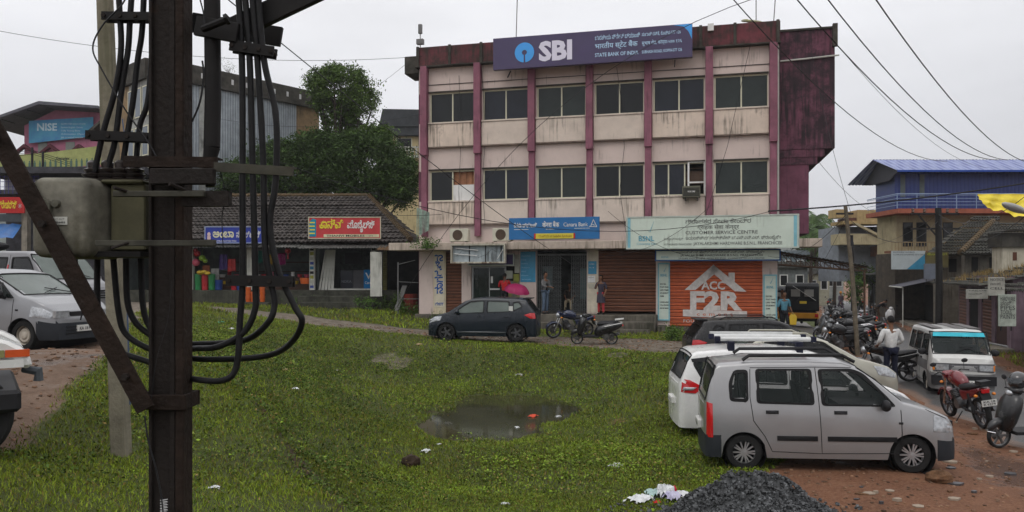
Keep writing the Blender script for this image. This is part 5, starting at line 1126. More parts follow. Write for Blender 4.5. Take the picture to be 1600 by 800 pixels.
b = MB(); b.ell(hp, .36, .14, .1, rot=Matrix.Rotation(.35, 3, 'Y')); b.build('lamp_head', pm('grey lamp head', (.28,.28,.27), rough=.4), o, smooth=60)
# far buildings closing the street and lattice awning
def farb(px0, px1, py0, Y, mat, label, D=4, rm=None, wins=2, base=-.5):
    o = empty('far_house', (sx(px0, Y), Y, 0), 0, label, 'house'); w = (px1-px0)/F*Y; h = zz(py0, Y)
    MB().box(0, w, 0, D, base, h).build('wall', mat, o); MB().prism([(-.3, h), (w+.3, h), (w+.1, h+.5), (0, h+.5)], -.4, D).build('roof', rm or MOULD, o)
    for k in range(wins):
        x = w*(k+.5)/wins-.35; f = MB().box(x, x+.7, -.04, -.001, h-1.6, h-.6).build('window', WHT, o); MB().box(x+.08, x+.62, -.05, -.041, h-1.52, h-.68).build('pane', GLS, f)
    return o
farb(1212, 1262, 418, 66, pm('dull grey wall', (.20,.22,.22), var=.3), 'low grey house behind the black auto rickshaw', rm=ASB)
farb(1262, 1296, 428, 78, pm('pale cream far wall', (.42,.40,.30), var=.2), 'pale cream house at the far end of the street', rm=ASB)
farb(1290, 1318, 425, 84, pm('pale grey far wall', (.36,.38,.36), var=.2), 'pale house with white window frames right of the far cream house', rm=ASB, wins=2)
farb(1222, 1260, 398, 90, pm('blue grey far wall', (.20,.25,.28), var=.2), 'far house with a bluish roof above the grey house', rm=pm('grey blue roof', (.2,.24,.27)))
o = empty('lattice_awning', onbank(15.5, 1.0, 3.4), BA, 'rusty lattice steel awning frame beside the bank corner', 'awning')
b = MB(); RST = pm('rusty steel', (.10,.06,.04), var=.4, vs=5)
for y in (0, 1.6):
    b.bar((0,y,.55), (3.4,y,-.1), .05); b.bar((0,y,.05), (3.4,y,-.22), .05)
    for k in range(9): x = .1+k*.38; b.bar((x,y,.55-.19*x), (x,y,.05-.08*x), .03); b.bar((x,y,.55-.19*x), (x+.38,y,.05-.08*(x+.38)), .025)
for k in range(9): x = .1+k*.4; b.bar((x,0,.55-.19*x), (x,1.6,.55-.19*x), .03)
b.build('truss', RST, o)
corr_sheet('sheet', (-.1, -.2, .62), (3.5, -.2, -.04), (3.5, 1.8, -.04), (-.1, 1.8, .62), ASB, o)
b = MB(); b.tube([(3.3,0,-.2),(3.3,0,-3.3)], .04); b.build('post', RST, o)
# ---------------------------------------------------------------- foliage: many small leaf faces
NR = np.random.default_rng(11)
def leaf_mesh(name, C, size, mat, parent=None, up=.35, aspect=.45, loc=None, droop=0):
    """C: n x 3 centres -> diamond leaves, random orientation (up: bias of the normal to the sky)"""
    n = len(C); size = np.broadcast_to(size, n)[:,None]
    a = NR.uniform(0, 2*np.pi, n); el = NR.normal(0, .6, n)-droop
    d = np.stack([np.cos(a)*np.cos(el), np.sin(a)*np.cos(el), np.sin(el)], 1)
    nn = NR.normal(0, 1, (n, 3)); nn[:,2] += up*3; s = np.cross(d, nn); s /= np.linalg.norm(s, axis=1)[:,None]+1e-9
    v = np.stack([C-d*size*.5, C+s*size*aspect*.5, C+d*size*.5, C-s*size*aspect*.5], 1).reshape(-1, 3)
    me = bpy.data.meshes.new(name); me.vertices.add(4*n); me.vertices.foreach_set('co', v.ravel().astype(np.float32))
    me.loops.add(4*n); me.loops.foreach_set('vertex_index', np.arange(4*n, dtype=np.int32)); me.polygons.add(n); me.polygons.foreach_set('loop_start', np.arange(0, 4*n, 4, dtype=np.int32))
    me.update(calc_edges=True); me.materials.append(mat); o = bpy.data.objects.new(name, me); COL.objects.link(o)
    if parent: o.parent = parent
    if loc is not None: o.location = loc
    return o
def leafmat(name, c, c2, isl=.45, dead=0):
    m = pm(name, c, rough=.6, col2=c2, vs=1.2, island=isl, spec=.3); t = m.node_tree; bb = t.nodes['Principled BSDF']
    if dead:
        g = N(t, 'ShaderNodeNewGeometry'); w = N(t, 'ShaderNodeTexWhiteNoise', noise_dimensions='1D'); t.links.new(g.outputs['Random Per Island'], w.inputs['W']); q = N(t, 'ShaderNodeMapRange'); q.inputs[1].default_value = 1-dead; q.inputs[2].default_value = 1-dead*.6; q.inputs[4].default_value = .85; t.links.new(w.outputs['Value'], q.inputs[0])
        x = N(t, 'ShaderNodeMix', data_type='RGBA'); t.links.new(q.outputs[0], x.inputs[0]); t.links.new(bb.inputs['Base Color'].links[0].from_socket, x.inputs[6]); x.inputs[7].default_value = (.22,.15,.05,1); t.links.new(x.outputs[2], bb.inputs['Base Color'])
    return m
LF1 = leafmat('dark mango leaves', (.065,.115,.026), (.03,.055,.016)); LF2 = leafmat('mid green leaves', (.10,.165,.03), (.045,.08,.02)); LF3 = leafmat('bright weed leaves', (.09,.17,.03), (.05,.10,.02))
BARK = pm('dark bark', (.06,.045,.035), var=.4, vs=6, bump=.4)
def cluster_crown(blobs, ncl, per, spread):
    out = []
    for (c, r, wgt) in blobs:
        k = int(ncl*wgt); d = NR.normal(0, 1, (k, 3)); d /= np.linalg.norm(d, axis=1)[:,None]; rad = NR.uniform(.45, 1, k)**.6
        out.append(np.array(c)+d*rad[:,None]*np.array(r))
    cc = np.concatenate(out); w = NR.uniform(.5, 1.3, len(cc))
    pts = np.repeat(cc, per, 0)+NR.normal(0, 1, (len(cc)*per, 3))*spread*np.repeat(w, per)[:,None]*np.array([1, 1, .6])
    return cc, pts
def tree(name, base, blobs, label, mat, ncl=170, per=60, spread=.33, leaf=.2, tr=.25, cat='tree', group=None, nbr=14):
    base = Vector(base); o = empty(name, base, 0, label, cat, group)
    bl = [(np.array(c)-np.array(base), r, w) for c, r, w in blobs]
    cc, pts = cluster_crown(bl, ncl, per, spread)
    leaf_mesh('crown', pts, NR.uniform(.6, 1.3, len(pts))*leaf, mat, o)
    tb = MB(); top = Vector(bl[0][0]); mid = top*.5+Vector((rnd.uniform(-.3,.3), 0, 0))
    tb.tube(catmull([(0,0,-.5), mid*.5, mid, top], 4), [tr*(1-.75*i/12) for i in range(13)], 8)
    for i in range(nbr):
        c = Vector(cc[rnd.randrange(len(cc))]); st = top*rnd.uniform(.45, .95); m = (st+c)*.5+Vector((0,0,-.3))
        tb.tube([st, m, c], [tr*.4, tr*.25, tr*.08], 5)
    tb.build('trunk', BARK, o, smooth=60); return o
def pb(px, py, Y, rx, rz=None, ry=None, w=1.): s_ = Y/F; return (tuple(P(px, py, Y)), (rx*s_, (ry or rx)*s_, (rz or rx)*s_), w)
tree('mango_tree', (sx(522, 47), 47, 1.3), [pb(533, 138, 47, 52, 34, w=.8), pb(560, 158, 46.5, 30, 22, w=.25), pb(508, 128, 47.5, 26, 24, w=.25), pb(508, 165, 47, 22, 14, w=.12), pb(535, 190, 47, 30, 20, w=.22), pb(570, 218, 46.5, 36, 24, w=.3), pb(592, 205, 46, 16, 14, w=.1)], 'tall mango tree with a rounded top standing clear above the shop roof', LF2, ncl=210, per=75, spread=.26, leaf=.17, tr=.38, nbr=26)
tree('mango_tree', (sx(450, 45), 46, 1.3), [pb(455, 272, 46, 75, 48, 60, w=1.2), pb(392, 282, 45, 48, 32, w=.55), pb(490, 228, 46, 34, 24, w=.3), pb(440, 240, 46, 30, 20, w=.25)], 'dark broad mango tree in front of the metal clad building', LF1, ncl=300, per=75, spread=.30, leaf=.18, nbr=24)
tree('mango_tree', (sx(570, 45), 46, 1.3), [pb(570, 265, 46, 78, 58, 60, w=1.5), pb(625, 285, 45, 32, 40, w=.4), pb(530, 240, 46, 40, 30, w=.3)], 'dark wide mango tree between the tall tree and the bank', LF1, ncl=300, per=75, spread=.30, leaf=.18, nbr=24)
def palm(base, H, label, lean=0, fr=17, L=3.2):
    o = empty('palm_tree', base, 0, label, 'palm tree'); top = Vector((lean, 0, H))
    MB().tube([(0,0,-.5), (lean*.3,0,H*.5), top], [.22,.17,.14], 8).build('trunk', BARK, o, smooth=60)
    b = MB()
    for i in range(fr):
        a = i*2.4; e0 = rnd.uniform(-.1, 1.1); pr = top.copy(); d = Vector((math.cos(a)*math.cos(e0), math.sin(a)*math.cos(e0), math.sin(e0)))
        for k in range(12):
            nx_ = pr+d*L/12; b.bar(pr, nx_, .05); side = d.cross(Vector((0,0,1))).normalized(); ll = .75*math.sin(math.pi*(k+1.5)/14)+.1
            for sg in (-1, 1):
                for q_ in (0, .5):
                    p0_ = pr.lerp(nx_, q_); b.quad(p0_, p0_+d*.12, p0_+side*sg*ll+d*.3+Vector((0,0,-.35*ll)))
            pr = nx_; d = (d+Vector((0,0,-.13-.02*k))).normalized()
    b.build('crown', LF1, o); return o
palm(Vector((sx(1276, 88), 88, -.2)), 9.6, 'coconut palm just right of the bank stair block', -.3)
palm(Vector((sx(1303, 80), 80, -.2)), 6.4, 'shorter coconut palm left of the cream stair house', .4)
palm(Vector((sx(1266, 74), 74, -.2)), 7.4, 'coconut palm half hidden by the bank stair block', .2)
tree('leafy_tree', (sx(1362, 66), 66, -.2), [pb(1362, 408, 66, 30, 20, w=.8), pb(1345, 430, 64, 18, 16, w=.3)], 'bright green leafy tree below the cream terraces', LF2, ncl=120, per=50, spread=.4, leaf=.26)
tree('leafy_tree', (sx(1300, 96), 96, -.4), [pb(1300, 395, 96, 42, 26, w=1)], 'dull green tree beyond the end of the street', LF1, ncl=120, per=50, spread=.6, leaf=.36)
tree('leafy_tree', (sx(1268, 100), 100, -.4), [pb(1262, 380, 100, 26, 34, w=1)], 'dark tree behind the far palms', LF1, ncl=100, per=50, spread=.6, leaf=.36)
tree('leafy_tree', (sx(1345, 74), 74, -.2), [pb(1336, 455, 60, 9, 22, w=1)], 'small yellow green tree beside the dark slim pole', LF3, ncl=40, per=40, spread=.25, leaf=.2, nbr=4, tr=.1)
def shrub(loc, r, h, label, mat=LF3, n=900, leaf=.09, name='weed_clump', cat='plant', group=None):
    o = empty(name, loc, 0, label, cat, group); k = 26
    cc = np.stack([NR.normal(0, r*.5, k), NR.normal(0, r*.4, k), NR.uniform(.1, 1, k)*h], 1)
    pts = np.repeat(cc, n//k, 0)+NR.normal(0, .11, (k*(n//k), 3)); pts[:,2] = np.maximum(pts[:,2], .02)
    leaf_mesh('foliage', pts, NR.uniform(.6, 1.4, len(pts))*leaf, mat, o)
    b = MB()
    for i in range(10): c = cc[i]; b.tube([(c[0]*.2, c[1]*.2, -.05), tuple(c)], [.012,.005], 4)
    b.build('stem', pm('green stem', (.06,.09,.03)), o); return o
for i, (px, py, r, h, lab) in enumerate(((570, 484, .6, .5, 'weeds at the foot of the mobile shop steps'), (612, 486, .7, .7, 'tall weeds left of the old shed'), (640, 492, .7, .45, 'weeds growing at the corner between shed and bank'), (470, 478, .7, .3, 'low weeds below the novelty shop'), (340, 474, .8, .3, 'low weeds below the toy shop'), (1052, 532, .35, .45, 'weeds on the steps left of the orange shutter'), (700, 502, .6, .22, 'low weeds in front of the cream pillar'), (560, 462, .3, .5, 'potted greenery beside the shop steps'))):
    g_ = G(px, py); shrub(g_, r, h, lab, [LF3, LF2, LF2][i % 3])
for i, (px, py, Y, lab) in enumerate(((305, 82, 46, 'leafless little plant rooted on the black parapet'), )):
    p = P(356, 118, 46.0); o = empty('parapet_plant', p, 0, lab, 'plant'); pts = NR.normal(0, .28, (260, 3))+np.array([0,0,.45]); leaf_mesh('foliage', pts, .07, LF2, o)
    b = MB(); 
    for k in range(8): b.tube([(0,0,-.1), (.1*math.cos(k), 0, .3), (.35*math.cos(k*1.9), .1, .4+.3*rnd.random())], [.012,.008,.004], 4)
    b.build('stem', BARK, o)
# leaves on the roof corner by the torn sheet
g_ = P(668, 388, 33); shrub(g_, .5, .35, 'ferny weeds drooping over the left end of the canopy', LF3, 500, .1)
shrub(Vector((19.0, 24.8, .3)), 1.2, .6, 'bushy weeds on the bank right of the road', LF2, 1600, .12)
shrub(Vector((17.3, 21.6, .3)), 1.0, .5, 'low weeds nearest the road at the right edge', LF3, 1200, .1)
# ---- ground cover
def blades(xr, yr, n, hmin, hmax, wd, keep):
    x = NR.uniform(*xr, n); y = NR.uniform(*yr, n); k = keep(x, y); x = x[k]; y = y[k]; z = gzv(x, y); n = len(x)
    h = NR.uniform(hmin, hmax, n); a = NR.uniform(0, 2*np.pi, n); ln = NR.normal(0, .45, (n, 2))*h[:,None]; w = wd*NR.uniform(.6, 1.4, n)
    s = np.stack([np.cos(a)*w, np.sin(a)*w, 0*a], 1); b0 = np.stack([x, y, z-.01], 1); tip = b0+np.stack([ln[:,0], ln[:,1], h], 1); mid = (b0+tip)/2+np.stack([ln[:,0]*-.15, ln[:,1]*-.15, h*.12], 1)
    v = np.stack([b0-s, b0+s, mid+s*.8, tip, mid-s*.8], 1)
    return v.reshape(-1, 3), 5
def mesh_ngons(name, V, k, mat):
    n = len(V)//k; me = bpy.data.meshes.new(name); me.vertices.add(len(V)); me.vertices.foreach_set('co', V.ravel().astype(np.float32))
    me.loops.add(len(V)); me.loops.foreach_set('vertex_index', np.arange(len(V), dtype=np.int32)); me.polygons.add(n); me.polygons.foreach_set('loop_start', np.arange(0, len(V), k, dtype=np.int32))
    me.update(calc_edges=True); me.materials.append(mat); o = bpy.data.objects.new(name, me); COL.objects.link(o); return o
def puddle_in(x, y, s=1.): return gzv(x, y) < -.29+.015*np.sin(x*5+y*3)
patch = lambda x, y: .5+.5*np.sin(x*.9+1.3*np.sin(y*.7))*np.cos(y*.8+x*.35)
def keepf(dens):
    def f(x, y):
        dm = dirt_mask(x, y); r = NR.random(len(x)); cut = np.clip(mud_mask(x, y)*1.1, 0, .96)
        return (r > dm*1.15) & (~puddle_in(x, y, 1.02) | (r < .12*(patch(x*3.1, y*2.3) > .55)+.03)) & (NR.random(len(x)) < (.35+.65*patch(x*1.7, y*1.7))) & (NR.random(len(x)) > cut)
    return f
GR = leafmat('short grass', (.25,.34,.030), (.085,.095,.016), .55, .16); GR.node_tree.nodes['Noise Texture'].inputs['Scale'].default_value = .42
V = [blades((-4.5, 2.6), (2.6, 7), 110000, .015, .055, .003, keepf(1))[0], blades((-6, 4.5), (7, 11), 130000, .02, .06, .0045, keepf(1))[0], blades((-9, 6.5), (11, 17), 110000, .025, .08, .007, keepf(1))[0], blades((-13, 9), (17, 30), 100000, .03, .10, .010, keepf(1))[0], blades((-18, 12), (30, 37), 26000, .05, .16, .016, keepf(1))[0], blades((16, 26), (17, 30), 14000, .05, .16, .012, lambda x, y: x > pl(y, ROAD_R)+.8)[0]]
o = mesh_ngons('grass', np.concatenate(V), 5, GR); tag(o, 'short wet grass over the hollow and its banks', 'grass', kind='stuff')
def cover(xr, yr, n, size, thr):
    x = NR.uniform(*xr, n); y = NR.uniform(*yr, n); c = patch(x*.8+3, y*.8-1)
    k = keepf(1)(x, y) & (c+NR.normal(0, .18, n) > thr); x = np.repeat(x[k], 5)+NR.normal(0, size*.9, k.sum()*5); y = np.repeat(y[k], 5)+NR.normal(0, size*.9, k.sum()*5)
    return np.stack([x, y, gzv(x, y)+NR.uniform(.01, size*1.6, len(x))], 1), NR.uniform(.6, 1.4, len(x))*size
A1, S1 = cover((-3.5, 3), (5, 11), 20000, .018, .5); A2, S2 = cover((-8, 6.5), (11, 18), 38000, .026, .5); A3, S3 = cover((-11, 9), (18, 29), 42000, .038, .45)
n_ = 420; wx = NR.uniform(-.8, 3.2, n_); wy = NR.normal(12.6, .9, n_); kk = ~puddle_in(wx, wy) & (dirt_mask(wx, wy) < .2); wx, wy = np.repeat(wx[kk], 9), np.repeat(wy[kk], 9); wx = wx+NR.normal(0, .07, len(wx)); wy = wy+NR.normal(0, .07, len(wy))
A4 = np.stack([wx, wy, gzv(wx, wy)+NR.uniform(.01, .10, len(wx))], 1); S4 = NR.uniform(.022, .055, len(wx))
n_ = 700; wx = NR.uniform(-9, 7, n_); wy = NR.uniform(6, 26, n_); kk = ~puddle_in(wx, wy) & (dirt_mask(wx, wy) < .2) & (patch(wx*2.2, wy*1.9) > .72); wx, wy = np.repeat(wx[kk], 14), np.repeat(wy[kk], 14); wx = wx+NR.normal(0, .09, len(wx)); wy = wy+NR.normal(0, .09, len(wy))
A5 = np.stack([wx, wy, gzv(wx, wy)+NR.uniform(.02, .2, len(wx))], 1); S5 = NR.uniform(.02, .045, len(wx))*(1+wy/30)
GC = leafmat('creeping ground cover', (.18,.27,.024), (.055,.085,.012), .6, .12)
o = leaf_mesh('ground_cover', np.concatenate([A1, A2, A3, A4, A5]), np.concatenate([S1, S2, S3, S4, S5]), GC, up=.8, aspect=.8); tag(o, 'low leafy creeping plants among the grass', 'ground cover', kind='stuff')

# broad weeds on the hollow's steep faces, their shade put into darker leaf colour
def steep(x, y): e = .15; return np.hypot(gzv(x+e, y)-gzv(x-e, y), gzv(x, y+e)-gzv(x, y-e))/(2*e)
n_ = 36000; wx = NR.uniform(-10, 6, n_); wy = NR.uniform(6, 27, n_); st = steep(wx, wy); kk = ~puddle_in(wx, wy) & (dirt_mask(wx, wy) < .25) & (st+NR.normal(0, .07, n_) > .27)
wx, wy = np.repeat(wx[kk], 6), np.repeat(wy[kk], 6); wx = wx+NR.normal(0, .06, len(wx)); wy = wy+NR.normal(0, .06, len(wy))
GD = leafmat('shade coloured bank weeds', (.07,.12,.018), (.035,.055,.010), .5, .1)
o = leaf_mesh('bank_weeds', np.stack([wx, wy, gzv(wx, wy)+NR.uniform(.01, .09, len(wx))], 1), NR.uniform(.012, .032, len(wx))*(1+wy/25), GD, up=.6, aspect=.7); tag(o, 'broad leaved weeds coloured dark as shade on the steep sides of the hollow', 'weeds', kind='stuff')
# ---------------------------------------------------------------- cars: a surface grid wrapped over a side profile
TYRE = pm('tyre rubber', (.02,.02,.02), rough=.8, var=.3, vs=8); RIMS = pm('silver rim', (.45,.45,.46), rough=.35, metal=.7); RIMD = pm('dark alloy', (.12,.12,.13), rough=.35, metal=.6); STEELR = pm('dirty steel rim', (.42,.38,.32), rough=.6, var=.3)
PLAST = pm('black bumper plastic', (.028,.032,.038), rough=.55, var=.2); CGL = glass('car window glass', (.02,.03,.028), .42, .03); CGL2 = glass('car windscreen glass', (.02,.03,.03), .5, .03); CGD = glass('dark tinted glass', (.008,.009,.01), .95, .03)
REDL = pm('red lamp lens', (.50,.012,.015), rough=.12, var=.1, coat=.6); CLRL = pm('clear lamp lens', (.50,.52,.54), rough=.08, var=.35, vs=14, metal=.4); AMB = pm('amber lens', (.7,.22,.02), rough=.15); UPH = pm('dark seat fabric', (.035,.035,.038), rough=.9); CHR = pm('chrome', (.6,.6,.62), rough=.15, metal=.95); RUB = pm('rubber seal', (.012,.012,.013), rough=.6)
PLATE = pm('white number plate', (.65,.65,.62), rough=.5); PLY = pm('yellow number plate', (.65,.48,.05), rough=.5)
def paint(name, col, metal=.0, rough=.28): return pm(name, col, rough=rough, metal=metal, var=.07, vs=1.5, coat=.6 if sum(col) > .2 else .22, grime=.0, spec=.5 if sum(col) > .2 else .3)
def wheel(parent, x, y, r, w, rim, style, side):
    o = MB().lathe([(r*.62,-w/2),(r*.9,-w/2),(r*.985,-w*.32),(r,0),(r*.985,w*.32),(r*.9,w/2),(r*.62,w/2),(r*.60,0),(r*.62,-w/2)], 32, (0,0,0), 'y').build('wheel', TYRE, parent, smooth=35, loc=(x, y, r))
    b = MB(); yo = side*w*.42; b.lathe([(r*.63,yo),(r*.60,yo-side*.02),(r*.58,yo-side*.06)], 32, (0,0,0), 'y')
    if style == 'steel': b.lathe([(0,yo-side*.075),(r*.6,yo-side*.075)], 24, (0,0,0), 'y')
    if style == 'steel':
        b.lathe([(r*.5,yo-side*.05),(r*.42,yo-side*.015),(r*.28,yo-side*.02),(r*.2,yo-side*.0),(0,yo+side*.01)], 24, (0,0,0), 'y')
    else:
        n = {'multi': 10, 'five': 5, 'eight': 8}[style]
        for k in range(n):
            for dd in ((-.13, .13) if style == 'multi' and k % 2 == 0 else (0,)):
                a = 2*math.pi*k/n+dd; ww = {'multi': .035, 'five': .09, 'eight': .04}[style]
                b.bar((r*.1*math.cos(a), yo-side*.01, r*.1*math.sin(a)), (r*.59*math.cos(a), yo-side*.01, r*.59*math.sin(a)), r*ww*2.2, .03, up=(0,1,0))
        b.lathe([(r*.16,yo-side*.03),(r*.14,yo+side*.005),(0,yo+side*.008)], 16, (0,0,0), 'y')
    b.build('rim', rim, o, smooth=30)
    MB().lathe([(0,0),(r*.57,0)], 20, (0, yo-side*.09, 0), 'y').build('hub_shade', BLK, o)
class Car:
    def __init__(s, name, label, loc, yaw, L, Wd, H, prof, belt, wheels, wr, mat, cabin, bump=.5, clear=.2, tumble=.13, step=.035, rear_round=.10, front_round=.28, group=None, cat='car', bumpmat=None):
        s.o = empty(name, loc, yaw, label, cat, group); s.L, s.W, s.H = L, Wd, H
        px = [p[0] for p in prof]; pz = [p[1] for p in prof]
        xs = sorted(set([round(x, 4) for x in list(np.arange(-L/2, L/2, step))+[L/2]+px])); xs = [xs[0]]+[x for i, x in enumerate(xs[1:]) if x-xs[i] > .004]
        s.xs = np.array(xs); s.top = lambda x: float(np.interp(x, px, pz)); s.belt = lambda x: float(np.interp(x, [b[0] for b in belt], [b[1] for b in belt]))
        s.wheels = wheels; s.wr = wr; s.clear = clear; s.tumble = tumble; s.rr = rear_round; s.fr = front_round; s.mat = mat; s.cabin = cabin; s.bump = bump
        s.bm = bumpmat or mat; s.skip = []; s.dark = []
    def zb(s, x):
        z = s.clear
        for w in s.wheels:
            R_ = s.wr*1.17; d = abs(x-w)
            if d < R_: z = max(z, s.wr+math.sqrt(R_*R_-d*d)*.98)
        return z
    def halfw(s, x):
        w = s.W/2; tf = (x-(s.L/2-s.fr))/s.fr; tr = ((-s.L/2+s.rr)-x)/s.rr
        if tf > 0: w *= 1-.22*tf**2.4
        if tr > 0: w *= 1-.10*tr**2.2
        return w
    def section(s, x):
        zt = s.top(x); zb = s.zb(x); b = min(s.belt(x), zt-.05); w = s.halfw(x); c = max(0, min(1, (zt-b-.05)/(s.H-s.belt(x)-.05)))
        pts = []; nl = 9
        for k in range(nl+1):
            t = k/nl; z = zb+(b-zb)*t; zr = (z-s.clear)/(b-s.clear+1e-6); y = w*(1-.035*(1-min(1, zr*3))**2-.035*max(0, zr-.55)**2/.2)
            pts.append((y, z))
        yb = pts[-1][0]; zs = zt-.035-.05*c; ys = yb-s.tumble*c-.01
        nu = 9
        for k in range(1, nu+1):
            t = k/nu; pts.append((yb+(ys-yb)*t+.012*math.sin(math.pi*t)*c, b+(zs-b)*t))
        rr_ = .06+.05*c; dz = zt-zs
        for a in (25, 50, 75): pts.append((ys-rr_*(1-math.cos(R(a))), zs+dz*.82*math.sin(R(a))))
        y0 = pts[-1][0]; z0 = pts[-1][1]
        for k in range(1, 7): t = k/6; pts.append((y0*(1-t), z0+(zt-z0)*math.sin(t*math.pi/2)))
        return pts
    def ysurf(s, x, z):
        sec = s.section(x); 
        for i in range(len(sec)-1):
            if sec[i][1] <= z <= sec[i+1][1]:
                t = (z-sec[i][1])/(sec[i+1][1]-sec[i][1]+1e-9); return sec[i][0]+(sec[i+1][0]-sec[i][0])*t
        return sec[0][0] if z < sec[0][1] else sec[18][0]
    @staticmethod
    def inside(x, z, poly):
        c = False; n = len(poly)
        for i in range(n):
            x1, z1 = poly[i]; x2, z2 = poly[(i+1) % n]
            if (z1 > z) != (z2 > z) and x < (x2-x1)*(z-z1)/(z2-z1)+x1: c = not c
        return c
    def body(s, windows, shield=None, rear=None, roofmat=None):
        """windows: list of (x,z) polygons for the sides; shield/rear: (x0,x1,inset) spans of the top that are glass"""
        b = MB(); secs = [s.section(x) for x in s.xs]; nv = len(secs[0]); ring = 2*nv-1; bmp = MB()
        V = []
        for x, sec in zip(s.xs, secs): V += [(x, y, z) for y, z in sec]+[(x, -y, z) for y, z in reversed(sec[:-1])]
        F_ = []; FB = []
        for i in range(len(s.xs)-1):
            xm = (s.xs[i]+s.xs[i+1])/2
            for k in range(ring-1):
                vi = k if k < nv-1 else ring-2-k
                q = (i*ring+k, (i+1)*ring+k, (i+1)*ring+k+1, i*ring+k+1); c = [sum(V[j][a] for j in q)/4 for a in range(3)]
                if 9 <= vi <= 19 and any(s.inside(c[0], c[2], w) for w in windows): continue
                if vi >= 19:
                    for sp in (shield, rear):
                        if sp and sp[0] < xm < sp[1] and abs(c[1]) < s.halfw(xm)-sp[2]: break
                    else: F_.append(q)
                    continue
                if c[2] < s.bump and (xm > s.wheels[1]+s.wr*1.17 or xm < s.wheels[0]-s.wr*1.17) and s.bm is not s.mat: FB.append(q); continue
                F_.append(q)
        # front and rear faces: strips between the two sides, bulged outwards a little
        for end, i in ((1, len(s.xs)-1), (-1, 0)):
            base = len(V); m = 12
            for k in range(nv):
                yl = V[i*ring+k]; 
                for j in range(m+1):
                    t = j/m*2-1; bul = (.05 if end > 0 else .035)*(1-t*t)*(1-.6*k/nv); V.append((yl[0]+end*bul, -t*yl[1], yl[2]))
            for k in range(nv-1):
                for j in range(m):
                    q = (base+k*(m+1)+j, base+k*(m+1)+j+1, base+(k+1)*(m+1)+j+1, base+(k+1)*(m+1)+j)
                    zc = V[q[0]][2]
                    if zc < s.bump-.03 and s.bm is not s.mat: FB.append(q)
                    else: F_.append(q)
        b.add(V, F_); me = b.build('body', s.mat, s.o, smooth=38); s._weld(me)
        if FB:
            f_ = [q for q in FB if sum(V[j][0] for j in q)/4 > 0]; r_ = [q for q in FB if sum(V[j][0] for j in q)/4 <= 0]
            for fs in (f_, r_):
                sc = MB().add([(v[0]*1.004, v[1]*1.004, v[2]) for v in V], fs); ob = sc.build('bumper', s.bm, s.o, smooth=38); s._weld(ob)
        # underbody, interior
        MB().box(-s.L/2+.12, s.L/2-.15, -s.W/2+.24, s.W/2-.24, s.clear-.02, s.clear+.22).build('underbody', BLK, s.o)
        b = MB()
        for w in s.wheels: b.lathe([(s.wr*1.18,-s.W/2+.03),(s.wr*1.18,s.W/2-.03)], 24, (w, 0, s.wr), 'y')
        b.build('wheel_arch', BLK, s.o)
        x0, x1 = s.cabin; zb = s.belt(0)
        b = MB(); b.box(x0+.1, x1+.3, -s.W/2+.16, s.W/2-.16, s.clear+.2, zb-.16)
        b.build('cabin_floor', UPH, s.o)
        for xs_, n in s.seats:
            for sy in ((-.35, .35) if n == 2 else (0,)):
                b = MB(); w = .24 if n == 2 else .58
                b.box(xs_-.1, xs_+.38, sy-w, sy+w, zb-.4, zb-.15); b.prism([(xs_-.1, zb-.3), (xs_+.05, zb-.3), (xs_-.08, zb+.25), (xs_-.2, zb+.25)], sy-w, sy+w)
                b.box(xs_-.19, xs_-.1, sy-.13, sy+.13, zb+.26, zb+.42); b.build('seat', UPH, s.o, bevel=.02)
        st = MB(); cx_ = x1-.55; ring_ = [(cx_-.1+.08*math.sin(a), -(-.35)+.17*math.cos(a), zb-.02+.16*math.sin(a)) for a in np.linspace(0, 2*math.pi, 15)]; st.tube(ring_, .014, 5); st.box(cx_+.05, x1+.25, -s.W/2+.2, s.W/2-.2, zb-.25, zb-.03); st.build('dashboard', BLK, s.o)
        for w in windows:
            for sd in (1, -1): s.pane(w, sd)
        for sp, nm in ((shield, 'windscreen'), (rear, 'rear_window')):
            if sp: s.top_pane(sp, nm)
    def _weld(s, ob):
        bm = bmesh.new(); bm.from_mesh(ob.data); bmesh.ops.remove_doubles(bm, verts=bm.verts, dist=.0008); bmesh.ops.recalc_face_normals(bm, faces=bm.faces); bm.to_mesh(ob.data); bm.free()
        ob.data.polygons.foreach_set('use_smooth', [True]*len(ob.data.polygons)); ob.data.set_sharp_from_angle(angle=R(38))
    def _round(s, w, r=.05):
        out = []; n = len(w)
        for i in range(n):
            p = Vector(w[i]); a = Vector(w[i-1]); c = Vector(w[(i+1) % n]); da = (a-p); dc = (c-p); ra = min(r, da.length*.35); rc = min(r, dc.length*.35)
            p0 = p+da.normalized()*ra; p1 = p+dc.normalized()*rc
            for t in (0, .33, .66, 1): out.append(tuple(p0*(1-t)**2+p*2*t*(1-t)+p1*t*t))
        return out
    def pane(s, w, sd, name='window'):
        w = s._round(w); n = len(w); cx_ = sum(p[0] for p in w)/n; cz_ = sum(p[1] for p in w)/n
        def off(p, d):
            v = Vector((p[0]-cx_, p[1]-cz_)); L_ = v.length; v = v*((L_+d)/L_); return (cx_+v.x, cz_+v.y)
        outer = [off(p, .030) for p in w]; inner = [off(p, -.022) for p in w]
        Y = lambda p, o: sd*(s.ysurf(p[0], p[1])+o)
        fr = MB()
        vs = [(p[0], Y(p, .005), p[1]) for p in outer]+[(p[0], Y(p, .007), p[1]) for p in inner]+[(p[0], Y(p, -.02), p[1]) for p in inner]
        fr.add(vs, [(i, (i+1) % n, n+(i+1) % n, n+i) for i in range(n)]+[(n+i, n+(i+1) % n, 2*n+(i+1) % n, 2*n+i) for i in range(n)])
        f = fr.build(name, RUB, s.o)
        g_ = MB(); cp_ = (cx_, Y((cx_, cz_), -.006), cz_); gi = [(p[0], Y(p, -.008), p[1]) for p in [off(p, -.01) for p in w]]
